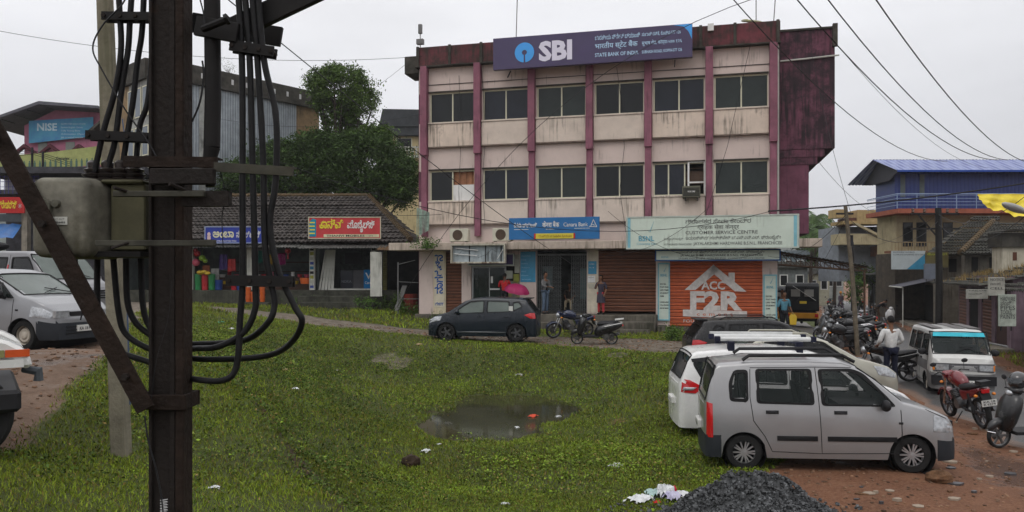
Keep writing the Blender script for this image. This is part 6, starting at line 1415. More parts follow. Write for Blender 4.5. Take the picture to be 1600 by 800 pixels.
        g_.add([cp_]+gi, [(0, 1+i, 1+(i+1) % n) for i in range(n)]); g_.build('pane', s.glass, f, smooth=60)
    def top_pane(s, sp, name):
        x0, x1, ins = sp; b = MB(); m = 10; xs = np.linspace(x0-.015, x1+.015, 10)
        fr = MB()
        for x in xs:
            sec = s.section(x); zt = sec[-1][1]; hw = s.halfw(x)-ins+.02
            for j in range(m+1):
                y = hw*(j/m*2-1); ya = abs(y); z = zt
                for k in range(18, len(sec)-1):
                    if sec[k+1][0] <= ya <= sec[k][0]: t = (ya-sec[k+1][0])/(sec[k][0]-sec[k+1][0]+1e-9); z = sec[k+1][1]+(sec[k][1]-sec[k+1][1])*t
                b.v.append((x, y, z-.004))
        for i in range(len(xs)-1):
            for j in range(m): k = i*(m+1)+j; b.f.append((k, k+m+1, k+m+2, k+1)); b.m.append(0)
        V = b.v; o = b.build(name, s.glass2, s.o, smooth=60)
        r = MB(); n = m+1; path = [Vector(V[j]) for j in range(n)]+[Vector(V[i*n+m]) for i in range(1, len(xs))]+[Vector(V[(len(xs)-1)*n+j]) for j in range(m-1, -1, -1)]+[Vector(V[i*n]) for i in range(len(xs)-2, -1, -1)]
        r.tube([p+Vector((0,0,.004)) for p in path], .016, 5, cap=False); r.build('seal', RUB, o)
    def patch(s, poly, name, mat, sd=1, off=.006, parent=None, thick=.012):
        n = len(poly); cx_ = sum(p[0] for p in poly)/n; cz_ = sum(p[1] for p in poly)/n; sub = []
        for i in range(n):
            a, c = poly[i], poly[(i+1) % n]
            for t in (0, .25, .5, .75): sub.append((a[0]+(c[0]-a[0])*t, a[1]+(c[1]-a[1])*t))
        n = len(sub); mid = [((p[0]+cx_)/2, (p[1]+cz_)/2) for p in sub]; Y = lambda p, o: sd*(s.ysurf(min(max(p[0], -s.L/2+.001), s.L/2-.001), p[1])+o)
        b = MB(); vs = [(cx_, Y((cx_, cz_), off+thick*.6), cz_)]+[(p[0], Y(p, off+thick*.6), p[1]) for p in mid]+[(p[0], Y(p, off), p[1]) for p in sub]+[(p[0], Y(p, -.01), p[1]) for p in sub]
        fs = [(0, 1+i, 1+(i+1) % n) for i in range(n)]+[(1+i, 1+n+i, 1+n+(i+1) % n, 1+(i+1) % n) for i in range(n)]+[(1+n+i, 1+2*n+i, 1+2*n+(i+1) % n, 1+n+(i+1) % n) for i in range(n)]
        return b.add(vs, fs).build(name, mat, parent or s.o, smooth=50)
    def face_box(s, end, y0, y1, z0, z1, name, mat, d=.03, parent=None, out=.05):
        """a block let into the front (+1) or rear (-1) face following its sweep"""
        b = MB(); n = 6; x_at = lambda y: end*(s.L/2+out*(1-(y/(s.W*.44))**2)*.9)
        for z in (z0, z1):
            for i in range(n+1):
                y = y0+(y1-y0)*i/n; b.v.append((x_at(y)+end*d, y, z)); b.v.append((x_at(y)-end*.06, y, z))
        m = 2*(n+1)
        for i in range(n): k = 2*i; b.f += [(k, k+2, m+k+2, m+k), (m+k, m+k+2, m+k+3, m+k+1), (k+1, k+3, k+2, k)]; b.m += [0]*3
        b.f += [(0, m, m+1, 1), (2*n, 2*n+1, m+2*n+1, m+2*n)]; b.m += [0]*2
        return b.build(name, mat, parent or s.o, smooth=40)
    def line(s, pts, r=.0055, name='door_gap', sd=1):
        out = []
        for i in range(len(pts)-1):
            for t in np.linspace(0, 1, 7)[:-1]: out.append((pts[i][0]+(pts[i+1][0]-pts[i][0])*t, pts[i][1]+(pts[i+1][1]-pts[i][1])*t))
        out.append(pts[-1]); return MB().tube([(p[0], sd*(s.ysurf(*p)+.0005), p[1]) for p in out], r, 5).build(name, RUB, s.o)
    def common(s, doors, handles, rim, style, mirror_x, plate=None, hz=None, mould=None, wiper=True):
        for w in s.wheels:
            for sd in (1, -1): wheel(s.o, w, sd*(s.W/2-.12), s.wr, .17, rim, style, sd)
        for sd in (1, -1):
            for d in doors: s.line(d, sd=sd)
            for hx in handles:
                z = hz or s.belt(0)-.12; h_ = s.patch([(hx-.09, z-.025), (hx+.09, z-.025), (hx+.09, z+.025), (hx-.09, z+.025)], 'door_handle', s.hmat, sd, .01, thick=.03)
            if mould:
                for a, c in mould[1:]: s.patch([(a, mould[0]-.035), (c, mould[0]-.035), (c, mould[0]+.035), (a, mould[0]+.035)], 'side_moulding', RUB, sd, .012)
            if mirror_x is not None:
                zb = s.belt(mirror_x)+.08; y = s.ysurf(mirror_x, zb); b = MB(); b.ell((mirror_x-.02, sd*(y+.13), zb+.03), .07, .11, .085, 10, 7); b.bar((mirror_x, sd*(y-.02), zb-.04), (mirror_x, sd*(y+.08), zb-.02), .05); b.build('wing_mirror', s.mmat, s.o, smooth=50)
        if wiper and s.shield:
            x0, x1, ins = s.shield; b = MB()
            for y in (.45, -.15):
                p = Vector((x1+.02, y, s.top(x1)+.02)); q_ = Vector((x1-(x1-x0)*.25, y+.42 if y < 0 else y-.45, s.top(x1-(x1-x0)*.25)+.02)); b.tube([p, q_], .009, 5)
            b.build('wiper', BLK, s.o)
        for sy, end in ((0, 1), (0, -1)):
            t = (s.plates or {}).get(end)
            if t:
                zp, txt, m, w_ = t; o = s.face_box(end, -w_/2, w_/2, zp-.055, zp+.055, 'number_plate', m, .035)
                x = end*(s.L/2+.05+.04)
                tx = lettering(o, txt, 0, zp-.03, .055, w_*.85, DKT, y=-.002, align='c', bold=.02)
                if tx:
                    tx.rotation_euler = (0, 0, R(90) if end > 0 else R(-90)); tx.location = (x-.006*end, 0, 0)
def mkcar(name, label, loc, yaw, L, W_, H, prof, belt, wheels, wr, mat, cabin, windows, shield, rear, seats=((-.1, 2), (-.9, 1)), glassm=None, glass2=None, hmat=None, mmat=None, plates=None, **k):
    c = Car(name, label, loc, yaw, L, W_, H, prof, belt, wheels, wr, mat, cabin, **k); c.seats = seats; c.glass = glassm or CGL; c.glass2 = glass2 or CGL2; c.hmat = hmat or mat; c.mmat = mmat or mat; c.plates = plates; c.shield = shield
    c.body(windows, shield, rear); return c
SILV = paint('silver metallic paint', (.31,.31,.315), .5, .34); WHP = paint('white car paint', (.70,.70,.69)); BLP = paint('blue black car paint', (.008,.013,.020)); BKP = paint('black car paint', (.012,.012,.013)); BGE = paint('beige metallic paint', (.37,.36,.30), .4, .35)
def gp(x, y, dz=0): return Vector((x, y, gz(x, y)+dz))
# --- silver tall hatchback (nearest)
L = 3.5; h = L/2
c = mkcar('parked_car', 'silver tall boxy hatchback with black bumpers beside the gravel heap', (4.76, 11.95, .11), R(-9), L, 1.49, 1.64,
    [(-h,.98),(-h+.02,1.06),(-h+.07,1.28),(-h+.15,1.55),(-h+.22,1.60),(-1.0,1.64),(-.2,1.64),(.25,1.615),(.45,1.54),(.70,1.34),(1.04,1.035),(1.25,.98),(1.5,.90),(1.66,.82),(h-.02,.72),(h,.66)],
    [(-h,.95),(-.8,.955),(.6,.92),(1.0,.86),(h,.68)], (-1.22+.02, 1.14), .272, SILV, (-1.5, .8),
    [[(-1.38,1.06),(-1.14,1.05),(-1.13,1.47),(-1.31,1.46),(-1.37,1.30)], [(-.98,1.02),(-.21,1.0),(-.23,1.49),(-.98,1.49)], [(-.06,.99),(.92,.98),(.80,1.12),(.50,1.42),(.36,1.48),(-.09,1.49)]],
    (.46, 1.02, .20), (-h+.03, -h+.145, .16), bump=.50, bumpmat=PLAST, hmat=BLK, mmat=BLK, plates={-1: (.60, 'KA 18 M 2846', PLATE, .44), 1: (.42, 'KA 18 M 2846', PLATE, .44)}, clear=.2, group=None)
c.o.rotation_euler = (0, R(-1.1), R(-9))
c.common([[(-1.08,1.5),(-1.10,1.1),(-1.06,.75),(-.90,.52),(-.80,.30),(-.1,.28),(-.12,.9),(-.15,1.52)], [(-.1,.28),(.98,.30),(1.0,.6),(1.0,.92)], [(-1.08,1.52),(-.15,1.53),(.36,1.52)], [(1.34,.93),(1.62,.80)]], (-.79, .17), RIMS, 'multi', .78, hz=.88, mould=(.50, (-.73, -.16), (-.02, .93)))
c.patch([(-h+.005,.50),(-h+.10,.50),(-h+.105,1.0),(-h+.02,1.02)], 'tail_lamp', REDL, -1, .01); c.patch([(-h+.005,.50),(-h+.10,.50),(-h+.105,1.0),(-h+.02,1.02)], 'tail_lamp', REDL, 1, .01)
for sd in (1, -1):
    c.patch([(1.42,.62),(1.70,.60),(1.735,.68),(1.55,.82),(1.44,.86)], 'headlight', CLRL, sd, .008); c.patch([(.96,.72),(1.02,.72),(1.02,.75),(.96,.75)], 'indicator', BLK, sd, .006)
    b = MB(); y = sd*.54; b.tube([(-1.18,y,1.63),(-1.08,y,1.70),(.25,y,1.70),(.42,y,1.60)], .028, 6); b.build('roof_rail', BLK, c.o, smooth=50)
c.face_box(1, -.52, .52, .66, .74, 'grille', BLK, .004, out=.02)
b = MB(); b.tube([(.3,-.2,1.62),(.15,-.2,1.9)], .006, 4)
b = MB()
for y in (-.35, .0, .3): b.tube([(-h+.02, y, 1.0), (-h+.06, y+.3, 1.18)], .007, 4)
b.build('rear_wiper', BLK, c.o)
# --- white people carrier
L = 4.27; h = L/2
c = mkcar('parked_car', 'white people carrier with white tubes on its roof, behind the nearest silver hatchback', (5.28, 14.8, -.01), R(-4), L, 1.69, 1.66,
    [(-h,1.0),(-h+.03,1.08),(-h+.16,1.42),(-h+.24,1.56),(-h+.34,1.60),(-1.2,1.655),(-.3,1.66),(.3,1.60),(.62,1.50),(1.0,1.30),(1.40,1.04),(1.65,.97),(1.9,.86),(2.05,.74),(h,.62)],
    [(-h,1.02),(-1.0,1.0),(.6,.94),(1.3,.90),(h,.60)], (-1.34, 1.38), .315, WHP, (-1.9, 1.0),
    [[(-1.86,1.35),(-1.72,1.12),(-1.50,1.06),(-1.2,1.08),(-1.18,1.46),(-1.84,1.43)], [(-1.06,1.04),(-.22,1.02),(-.22,1.48),(-1.06,1.48)], [(-.10,1.01),(1.05,.99),(.75,1.24),(.42,1.42),(-.10,1.48)]],
    (.64, 1.37, .22), (-h+.05, -h+.22, .2), bump=.45, clear=.2, front_round=.5, plates={-1: (.62, 'KA 18 N 5521', PLATE, .5)}, seats=((.1, 2), (-.75, 1), (-1.5, 1)))
c.common([[(-1.12,1.54),(-1.12,.9),(-.85,.5),(-.8,.32),(-.16,.3),(-.16,1.52)], [(-.16,.3),(1.0,.32),(1.05,.94)]], (-.9, .05), RIMS, 'eight', .95)
for sd in (1, -1):
    c.patch([(-h+.02,.86),(-h+.04,1.10),(-h+.18,1.08),(-h+.42,.96),(-h+.28,.84)], 'tail_lamp', REDL, sd, .014)
    c.patch([(-h+.04,.90),(-h+.22,.90),(-h+.30,.95),(-h+.06,.955)], 'reversing_lamp', CLRL, sd, .03); c.patch([(1.62,.66),(2.0,.58),(2.08,.66),(1.8,.86),(1.55,.92)], 'headlight', CLRL, sd, .01)
    b = MB()
    for k in range(20):
        pass
    c.patch([(-1.90,1.40),(-1.0,1.50),(.35,1.50),(.62,1.42),(.70,1.46),(.3,1.56),(-1.0,1.57),(-1.92,1.46)], 'rain_visor', BLK, sd, .008)
rk = empty('roof_rack', c.o.location+Vector((-.55, .04, 1.64)), R(-4), 'black footed rack of white tubes on top of the white people carrier', 'roof rack')
b = MB(); WT = pm('white rack tube', (.62,.63,.62), rough=.4)
for y in (-.42, .2): b.tube([(-.8,y,.17),(.9,y,.17)], .04, 8)
b.bar((-.8,.5,.2),(.8,.5,.2), .12, .08); b.build('tube', WT, rk)
b = MB()
for x in (-.62, .62):
    for y in (-.6, .6): b.box(x-.06, x+.06, y-.06, y+.06, -.08, .14)
    b.bar((x,-.6,.1),(x,.6,.1), .05)
for y in (-.42, .2): b.cbox((-.83,y,.17), (.1,.1,.1)); b.cbox((.93,y,.17), (.1,.1,.1))
b.build('foot', pm('navy black plastic', (.015,.017,.035)), rk, bevel=.01)
# --- beige sedan
L = 4.2; h = L/2
c = mkcar('parked_car', 'beige sedan with roof bars parked behind the white people carrier', (6.65, 18.1, gz(6.6, 18.1)-.05), R(-3), L, 1.70, 1.52,
    [(-h,.95),(-h+.04,1.0),(-1.65,1.06),(-1.5,1.12),(-1.05,1.42),(-.75,1.49),(-.2,1.52),(.3,1.49),(.55,1.40),(1.2,1.02),(1.5,.95),(1.85,.84),(h-.04,.70),(h,.6)],
    [(-h,.93),(-1.0,.96),(.6,.92),(1.2,.86),(h,.6)], (-1.25, 1.3), .30, BGE, (-1.3, .9),
    [[(-1.28,1.02),(-.98,1.0),(-.98,1.33),(-1.08,1.30)], [(-.88,1.0),(-.12,.98),(-.12,1.40),(-.88,1.36)], [(0,.98),(1.0,.95),(.72,1.16),(.42,1.36),(0,1.41)]],
    (.58, 1.18, .2), (-1.46, -1.1, .22), bump=.45, clear=.19, front_round=.5, glassm=CGD, plates={})
c.common([[(-.93,1.4),(-.93,.85),(-.7,.32),(-.06,.3),(-.06,1.4)], [(-.06,.3),(.9,.32),(.95,.9)]], (-.75, .15), RIMS, 'five', .9)
for sd in (1, -1):
    c.patch([(1.6,.66),(2.0,.58),(2.05,.66),(1.8,.82),(1.5,.86)], 'headlight', CLRL, sd, .01); c.patch([(-h+.02,.72),(-h+.25,.72),(-h+.28,.92),(-h+.03,.93)], 'tail_lamp', REDL, sd, .01)
    b = MB(); b.tube([(-1.0,sd*.52,1.45),(-.9,sd*.52,1.56),(.1,sd*.52,1.56),(.25,sd*.52,1.49)], .02, 6); b.build('roof_rail', BGE, c.o)
b = MB()
for k in range(4): b.tube([(-.9,-.3+.2*k,1.5),(.2,-.3+.2*k,1.525)], .012, 5)
b.build('roof_rib', BGE, c.o)
# --- black hatchbacks
def hatch(label, loc, yaw, L, W_, H, mat, gl, lampz=.9):
    h = L/2
    c = mkcar('parked_car', label, loc, yaw, L, W_, H,
        [(-h,.92),(-h+.04,1.0),(-h+.30,1.34),(-h+.36,H-.07),(-h+.6,H-.03),(-.5,H),(0,H),(.35,H-.04),(.6,H-.14),(1.18,1.0),(1.4,.95),(1.72,.84),(h-.05,.70),(h,.6)],
        [(-h,1.02),(-.9,.99),(.6,.93),(1.2,.86),(h,.6)], (-1.22, 1.24), .305, mat, (-1.35, .9),
        [[(-1.42,1.20),(-1.12,1.06),(-1.1,1.34),(-1.3,1.36)], [(-1.0,1.03),(-.2,1.0),(-.2,H-.13),(-.95,H-.15)], [(-.08,.99),(.98,.96),(.66,1.2),(.40,H-.16),(-.08,H-.12)]],
        (.62, 1.16, .2), (-h+.06, -h+.3, .2), bump=.4, clear=.17, front_round=.5, glassm=gl, plates={})
    c.common([[(-1.05,H-.1),(-1.05,.9),(-.8,.32),(-.14,.3),(-.14,H-.1)], [(-.14,.3),(.95,.32),(1.0,.9)]], (-.88, .05), RIMD, 'five', .85, hz=.86)
    for sd in (1, -1):
        c.patch([(-h+.02,.80),(-h+.05,.99),(-h+.2,.99),(-h+.42,.92),(-h+.2,.80)], 'tail_lamp', REDL, sd, .012); c.patch([(1.45,.72),(1.85,.62),(1.9,.70),(1.65,.84),(1.4,.86)], 'headlight', CLRL, sd, .01)
        c.patch([(-.85,.30),(.85,.30),(.85,.335),(-.85,.335)], 'sill_trim', pm('grey trim', (.16,.17,.18), metal=.5, rough=.35), sd, .006)
    b = MB(); b.box(-h+.2, -h+.5, -.5, .5, H-.06, H-.03); b.build('spoiler', BLK, c.o, bevel=.01)
    return c
GRN = glass('reflection green car glass', (.15,.18,.165), .85, .05)  # reflections on the panes put into the pale green base colour
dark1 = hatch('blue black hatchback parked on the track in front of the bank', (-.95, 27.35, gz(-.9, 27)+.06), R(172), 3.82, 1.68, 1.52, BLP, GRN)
b = MB(); b.box(.1, .24, -.012, 0, 0, .17); b.build('window_sticker', PLATE, dark1.o, loc=(-1.1-.1, .80, 1.05))
dark2 = hatch('black hatchback with a red tail lamp parked below the orange shutter', (6.75, 20.95, gz(6.7, 20.9)-.02), R(-4), 3.95, 1.72, 1.54, BKP, CGD)
for c_, r in ((dark2, 1),):
    b = MB()
    for sd in (1, -1): b.tube([(-1.2,sd*.5,1.5),(-1.0,sd*.5,1.58),(.2,sd*.5,1.58),(.35,sd*.5,1.5)], .02, 6)
    b.build('roof_rail', BLK, c_.o)
# --- small white van facing the camera
L = 3.37; h = L/2
vy = math.atan2(-3.2, -1.05)
c = mkcar('parked_van', 'small white and grey van with a blue sun strip facing the red earth ground', (11.55, 20.35, gz(11.4, 20.3)-.02), vy, L, 1.42, 1.66,
    [(-h,1.35),(-h+.05,1.58),(-h+.16,1.63),(-.5,1.66),(.9,1.655),(1.05,1.60),(1.22,1.42),(1.50,1.05),(h-.04,.98),(h,.86)],
    [(-h,.98),(.9,.98),(1.3,.98),(h,.80)], (-.95, .88), .27, pm('grimy white van paint', (.50,.50,.48), rough=.35, var=.1, coat=.4), (-1.4, 1.2),
    [[(-1.45,1.03),(-.80,1.03),(-.80,1.48),(-1.42,1.48)], [(-.66,1.03),(.12,1.03),(.12,1.49),(-.66,1.49)], [(.26,1.02),(1.14,1.0),(1.02,1.38),(.92,1.49),(.26,1.49)]],
    (1.07, 1.46, .10), (-h+.0, -h+.05, .15), bump=.62, bumpmat=pm('grey lower panel', (.17,.17,.17), rough=.5, var=.2), clear=.22, front_round=.12, tumble=.10, mmat=BLK, hmat=BLK,
    seats=((.55, 2), (-.2, 1), (-1.0, 1)), plates={1: (.40, 'KA 18 A 7040', PLATE, .44)})
c.common([[(.19,1.52),(.19,.3),(1.1,.35),(1.2,.98)], [(.15,1.52),(-.72,1.52),(-.72,.6),(-.1,.3),(.15,.3)]], (-.0, .38), STEELR, 'steel', 1.15, hz=.88)
for sd in (1, -1):
    c.patch([(-1.3,.62),(1.2,.62),(1.2,.86),(-1.3,.86)], 'grey_side_band', pm('grey lower panel', (.17,.17,.17)), sd, .004)
c.face_box(1, -.66, .66, .66, .86, 'grille_band', pm('dark grey band', (.07,.07,.075), rough=.4), .01, out=.03)
for y in (-.48, .48): c.face_box(1, y-.15, y+.15, .69, .83, 'headlight', CLRL, .025, out=.03); c.face_box(1, y+(.155 if y > 0 else -.19), y+(.19 if y > 0 else -.155), .69, .83, 'indicator', AMB, .02, out=.03)
b = MB()
for k in range(4): b.bar((h+.055, -.3, .70+.035*k), (h+.055, .3, .70+.035*k), .012)
b.build('grille_bar', CHR, c.o)
c.face_box(1, -.70, .70, .34, .56, 'bumper_bar', BLK, .045, out=.03); 
ss = MB(); ss.v = [(1.085, -.56, 1.565), (1.085, .56, 1.565), (1.175, .58, 1.47), (1.175, -.58, 1.47)]; ss.v = [(v[0]+.022, v[1], v[2]+.015) for v in ss.v]; ss.f = [(0, 1, 2, 3)]; ss.m = [0]; q_ = ss.build('sun_strip', pm('cyan sun strip', (.05,.42,.52)), c.o)
tx = lettering(q_, 'Sri Durga Prasanna', 0, 0, .05, .7, WHT, align='c', bold=.02, y=0); tx.rotation_euler = (R(-38), 0, R(90)); tx.location = (1.165, 0, 1.505)
b = MB()
for sy in (-.4, .1, .45): b.box(-1.3, .8, sy-.12, sy+.12, 1.665, 1.672)
b.build('roof_panel', pm('dull roof patch', (.16,.15,.15), var=.3), c.o)
# --- silver small hatchback left, facing right
L = 3.5; h = L/2; ya = R(-15); cx_, cy_ = -9.45, 14.4
c = mkcar('parked_car', 'silver small hatchback with a black bumper and steel wheels on the left lane', (cx_, cy_, gz(cx_, cy_)-.02), ya, L, 1.49, 1.46,
    [(-h,.95),(-h+.05,1.1),(-h+.2,1.34),(-1.2,1.44),(-.4,1.46),(.1,1.44),(.35,1.38),(.55,1.25),(1.02,.98),(1.3,.92),(1.55,.82),(h-.03,.70),(h,.62)],
    [(-h,.92),(.6,.9),(1.0,.84),(h,.62)], (-1.15, 1.12), .27, paint('dull silver paint', (.23,.235,.245), .4, .4), (-1.3, .8),
    [[(-.98,.98),(-.25,.96),(-.25,1.34),(-.95,1.33)], [(-.1,.96),(.9,.93),(.62,1.15),(.40,1.30),(-.1,1.34)]],
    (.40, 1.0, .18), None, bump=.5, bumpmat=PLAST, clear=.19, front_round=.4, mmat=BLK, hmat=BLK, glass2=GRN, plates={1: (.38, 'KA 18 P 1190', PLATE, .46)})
c.common([[(-.17,1.38),(-.17,.3),(.85,.3),(.92,.6),(.92,.9)]], (.1,), STEELR, 'steel', .72, hz=.82)
for sd in (1, -1): c.patch([(1.30,.60),(1.66,.57),(1.70,.66),(1.5,.76),(1.32,.78)], 'headlight', CLRL, sd, .012); c.patch([(.98,.70),(1.04,.70),(1.04,.73),(.98,.73)], 'indicator', BLK, sd, .006)
for y in (-.5, .5): c.face_box(1, y-.14, y+.14, .58, .70, 'headlight', CLRL, .01, out=.02)
c.face_box(1, -.34, .34, .60, .68, 'grille', BLK, .008, out=.03)
b = MB()
for z in (.30, .36, .42): b.bar((h+.05, -.45, z), (h+.05, .45, z), .015)
b.build('air_intake', BLK, c.o)
# --- tall silver van behind it
L = 4.3; h = L/2; cx_, cy_ = -12.5, 20.1
c = mkcar('parked_van', 'tall silver van with a sliding side window behind the small silver hatchback', (cx_, cy_, gz(cx_, cy_)-.02), R(-24), L, 1.68, 1.92,
    [(-h,1.5),(-h+.05,1.8),(-h+.2,1.88),(-.5,1.92),(.7,1.90),(.9,1.84),(1.10,1.66),(1.55,1.18),(1.75,1.08),(h-.05,.98),(h,.86)],
    [(-h,1.12),(1.0,1.12),(1.4,1.08),(h,.85)], (-1.25, 1.35), .31, pm('silver van paint', (.20,.20,.21), metal=.4, rough=.4, coat=.5, var=.08), (-1.6, 1.2),
    [[(-1.9,1.2),(-1.0,1.2),(-1.0,1.72),(-1.9,1.72)], [(-.85,1.2),(.05,1.2),(.05,1.73),(-.85,1.73)], [(.25,1.18),(1.3,1.14),(1.02,1.52),(.85,1.72),(.25,1.73)]],
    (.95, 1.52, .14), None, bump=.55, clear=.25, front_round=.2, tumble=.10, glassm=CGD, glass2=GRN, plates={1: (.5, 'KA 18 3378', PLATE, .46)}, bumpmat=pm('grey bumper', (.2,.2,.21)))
c.common([[(.15,1.8),(.15,.35),(1.0,.35)]], (.3,), STEELR, 'steel', 1.2, hz=1.0)
for y in (-.58, .58): c.face_box(1, y-.17, y+.17, .78, .93, 'headlight', CLRL, .02, out=.03)
for k in range(4): c.face_box(1, -.38, .38, .70+.06*k, .73+.06*k, 'grille_bar', BLK, .02, out=.04)
for sd in (1, -1): c.patch([(.1,1.28),(.14,1.28),(.14,1.55),(.1,1.55)], 'pillar_mark', REDL, sd, .006)
# --- dark car top behind the vans (far left)
L = 4.0; h = 2.
cx_, cy_ = -17.4, 25.6
c = hatch('dark car with luggage on its roof, half hidden behind the tall silver van', (cx_, cy_, gz(cx_, cy_)+.1), R(-10), 3.95, 1.7, 1.75, BKP, CGD)
b = MB(); b.ell((0,0,.12), .75, .45, .18); b.box(-.9,-.3,-.4,.4,-.02,.14); o = b.build('luggage', pm('black luggage sheet', (.015,.015,.017), rough=.6), loc=Vector(c.o.location)+Vector((-.1,0,1.78)), smooth=60); tag(o, 'black covered luggage tied on the roof of the dark car', 'luggage')
# --- jeep nose at the left edge
s = empty('open_jeep', (-5.07, 6.36, gz(-4.7,6.5)-.02), R(35), 'white jeep nose with a black bumper and an orange red indicator', 'jeep')
WJ = paint('white jeep paint', (.66,.66,.64))
b = MB(); prof = [(-1.6,.85),(-1.6,1.05),(.55,1.02),(.72,.98),(.85,.90),(.90,.80),(.90,.74),(.82,.74),(.74,.82),(.30,.84),(-.2,.80),(-.3,.6),(-1.6,.6)]
b.prism(prof, -.62, -.28); b.build('front_wing', WJ, s, bevel=.03)
b = MB(); b.prism([(-1.7,.55),(-1.7,1.15),(.42,1.08),(.5,1.0),(.5,.6)], -.27, .6); b.build('bonnet', WJ, s, bevel=.03)
b = MB(); b.prism([(p[0], p[1]) for p in prof], .61, .95); b.build('front_wing', WJ, s, bevel=.03)
b = MB(); b.box(.71, .88, -.635, -.6, .84, .90); b.build('indicator', pm('orange red lens', (.60,.09,.02), rough=.2), s); b = MB(); b.box(.54, .705, -.635, -.6, .84, .90); b.build('side_lamp', pm('olive lens', (.25,.24,.10), rough=.2), s)
b = MB(); b.box(.05, .84, -.64, -.60, .755, .82); b.build('wing_edge', WJ, s)
b = MB(); b.tube([(.84,-.45,.72),(.95,-.5,.70),(.95,-.5,.62)], [.03,.042,.04], 8); b.build('towing_hook', pm('grey steel', (.08,.09,.1)), s)
b = MB(); b.box(.45, .82, -.72, .95, .40, .58); b.build('bumper', BLK, s, bevel=.03)
for y in (-.52, .85): wheel(s, .42, y, .36, .2, BLK, 'steel', -1 if y < 0 else 1)
for y in (-.52, .85): wheel(s, -1.9, y, .36, .2, BLK, 'steel', -1 if y < 0 else 1)
b = MB(); b.box(-3.0, -1.7, -.7, 1.0, .5, 1.2); b.box(-3.0, .3, -.25, .6, .35, .6); b.build('tub', WJ, s, bevel=.03)
MB().box(-1.75, -1.70, -.6, .9, 1.15, 1.7).build('windscreen', CGL, s)
for y in (-.25,.6): b = MB(); b.cyl((.5,y*.5+.1,.85),(.56,y*.5+.1,.85), .1); b.build('headlight', CLRL, s)
# --- auto rickshaws
def rick(loc, yaw, label, mat2, sc=1.12):
    s = empty('auto_rickshaw', loc, yaw, label, 'auto rickshaw'); s.scale = (sc, sc, sc)
    HD = pm('black rexine hood', (.018,.02,.022), rough=.6, var=.3)
    b = MB(); pr = [(-1.25,.62),(-1.28,1.0),(-1.22,1.60),(-1.0,1.72),(.0,1.74),(.55,1.66),(.6,1.60),(.0,1.66),(-.95,1.62),(-1.0,.62)]; b.prism(pr, -.62, .62); b.build('hood', HD, s, bevel=.03)
    b = MB(); b.prism([(-1.0,.62),(-.35,.62),(-.45,1.62),(-1.0,1.62)], -.63, -.58); b.prism([(-1.0,.62),(-.35,.62),(-.45,1.62),(-1.0,1.62)], .58, .63); b.build('side_curtain', HD, s)
    b = MB(); b.prism([(-1.32,.28),(-1.30,.60),(.2,.58),(.25,.35),(.75,.35),(.85,.6),(1.15,.9),(1.28,.55),(1.2,.3),(.3,.22),(-1.2,.22)], -.55, .55); b.build('body', mat2, s, bevel=.04)
    b = MB(); b.box(-1.36, -1.30, -.60, .60, .34, .56); b.build('rear_panel', pm('yellow orange panel', (.60,.28,.03)), s, bevel=.01)
    b = MB(); b.box(-1.31, -1.285, -.42, -.08, 1.2, 1.48); b.box(-1.31, -1.285, .08, .42, 1.2, 1.48); b.build('rear_window', pm('milky plastic window', (.22,.22,.20), rough=.3), s)
    b = MB(); b.box(-1.32, -1.29, -.16, .10, .92, 1.02); b.build('yellow_plate', PLY, s)
    for sy in (-1, 1):
        b = MB(); b.box(-1.375, -1.355, sy*.52-.06, sy*.52+.06, .40, .52); b.build('tail_lamp', REDL, s); wheel(s, -.85, sy*.52, .22, .1, STEELR, 'steel', sy)
        b = MB(); b.tube([(.55,sy*.56,1.62),(.72,sy*.5,.85)], .02, 5); b.build('screen_pillar', BLK, s)
    wheel(s, .98, 0, .22, .1, STEELR, 'steel', 1)
    b = MB(); b.quad((.62,-.5,1.58),(.62,.5,1.58),(.8,.48,.85),(.8,-.48,.85)); b.build('windscreen', CGL, s)
    b = MB(); b.box(-.95,-.5,-.5,.5,.58,.85); b.box(-1.0,-.9,-.5,.5,.85,1.2); b.build('seat', UPH, s, bevel=.02)
    return s
rk1 = rick(Vector((sx(1268, 36), 37.2, gz(14.2, 37)+.1)), R(70), 'black hooded auto rickshaw with a yellow rear panel seen from behind', BLK, 1.18)
b = MB(); b.bar((-1.34,.35,1.62),(-1.36,-.5,1.05), .012, .09, up=(1,0,0)); b.build('pale_strap', PLATE, rk1)
rk2 = rick(Vector((sx(1229, 41), 41.5, gz(14.6, 41)+.1)), R(70), 'yellow auto rickshaw beyond the black one', pm('yellow orange panel', (.60,.28,.03)), 1.1)
# ---------------------------------------------------------------- motorcycles and scooters (local x forward, leaning on the side stand)
def bwheel(parent, x, r, w, disc=True):
    o = MB().lathe([(r*.80,-w*.4),(r*.92,-w/2),(r,-w*.25),(r*1.01,0),(r,w*.25),(r*.92,w/2),(r*.80,w*.4),(r*.80,-w*.4)], 28, (0,0,0), 'y').build('wheel', TYRE, parent, smooth=35, loc=(x, 0, r))
    b = MB(); b.lathe([(r*.82,-w*.3),(r*.74,-w*.2),(r*.74,w*.2),(r*.82,w*.3),(r*.82,-w*.3)], 28, (0,0,0), 'y')
    for k in range(6): a = k*math.pi/3; b.bar((0,0,0), (r*.76*math.cos(a), 0, r*.76*math.sin(a)), .035, .025, up=(0,1,0))
    b.cyl((0,-.06,0), (0,.06,0), r*.16, 12)
    if disc: b.lathe([(r*.2,-.05),(r*.45,-.05),(r*.45,-.055)], 20, (0,0,0), 'y')
    b.build('rim', RIMD if r > .25 else pm('dull wheel metal', (.14,.14,.14), metal=.5, rough=.4), o, smooth=30)
GRM = pm('engine grey metal', (.16,.16,.165), rough=.4, metal=.7, var=.4, vs=12)
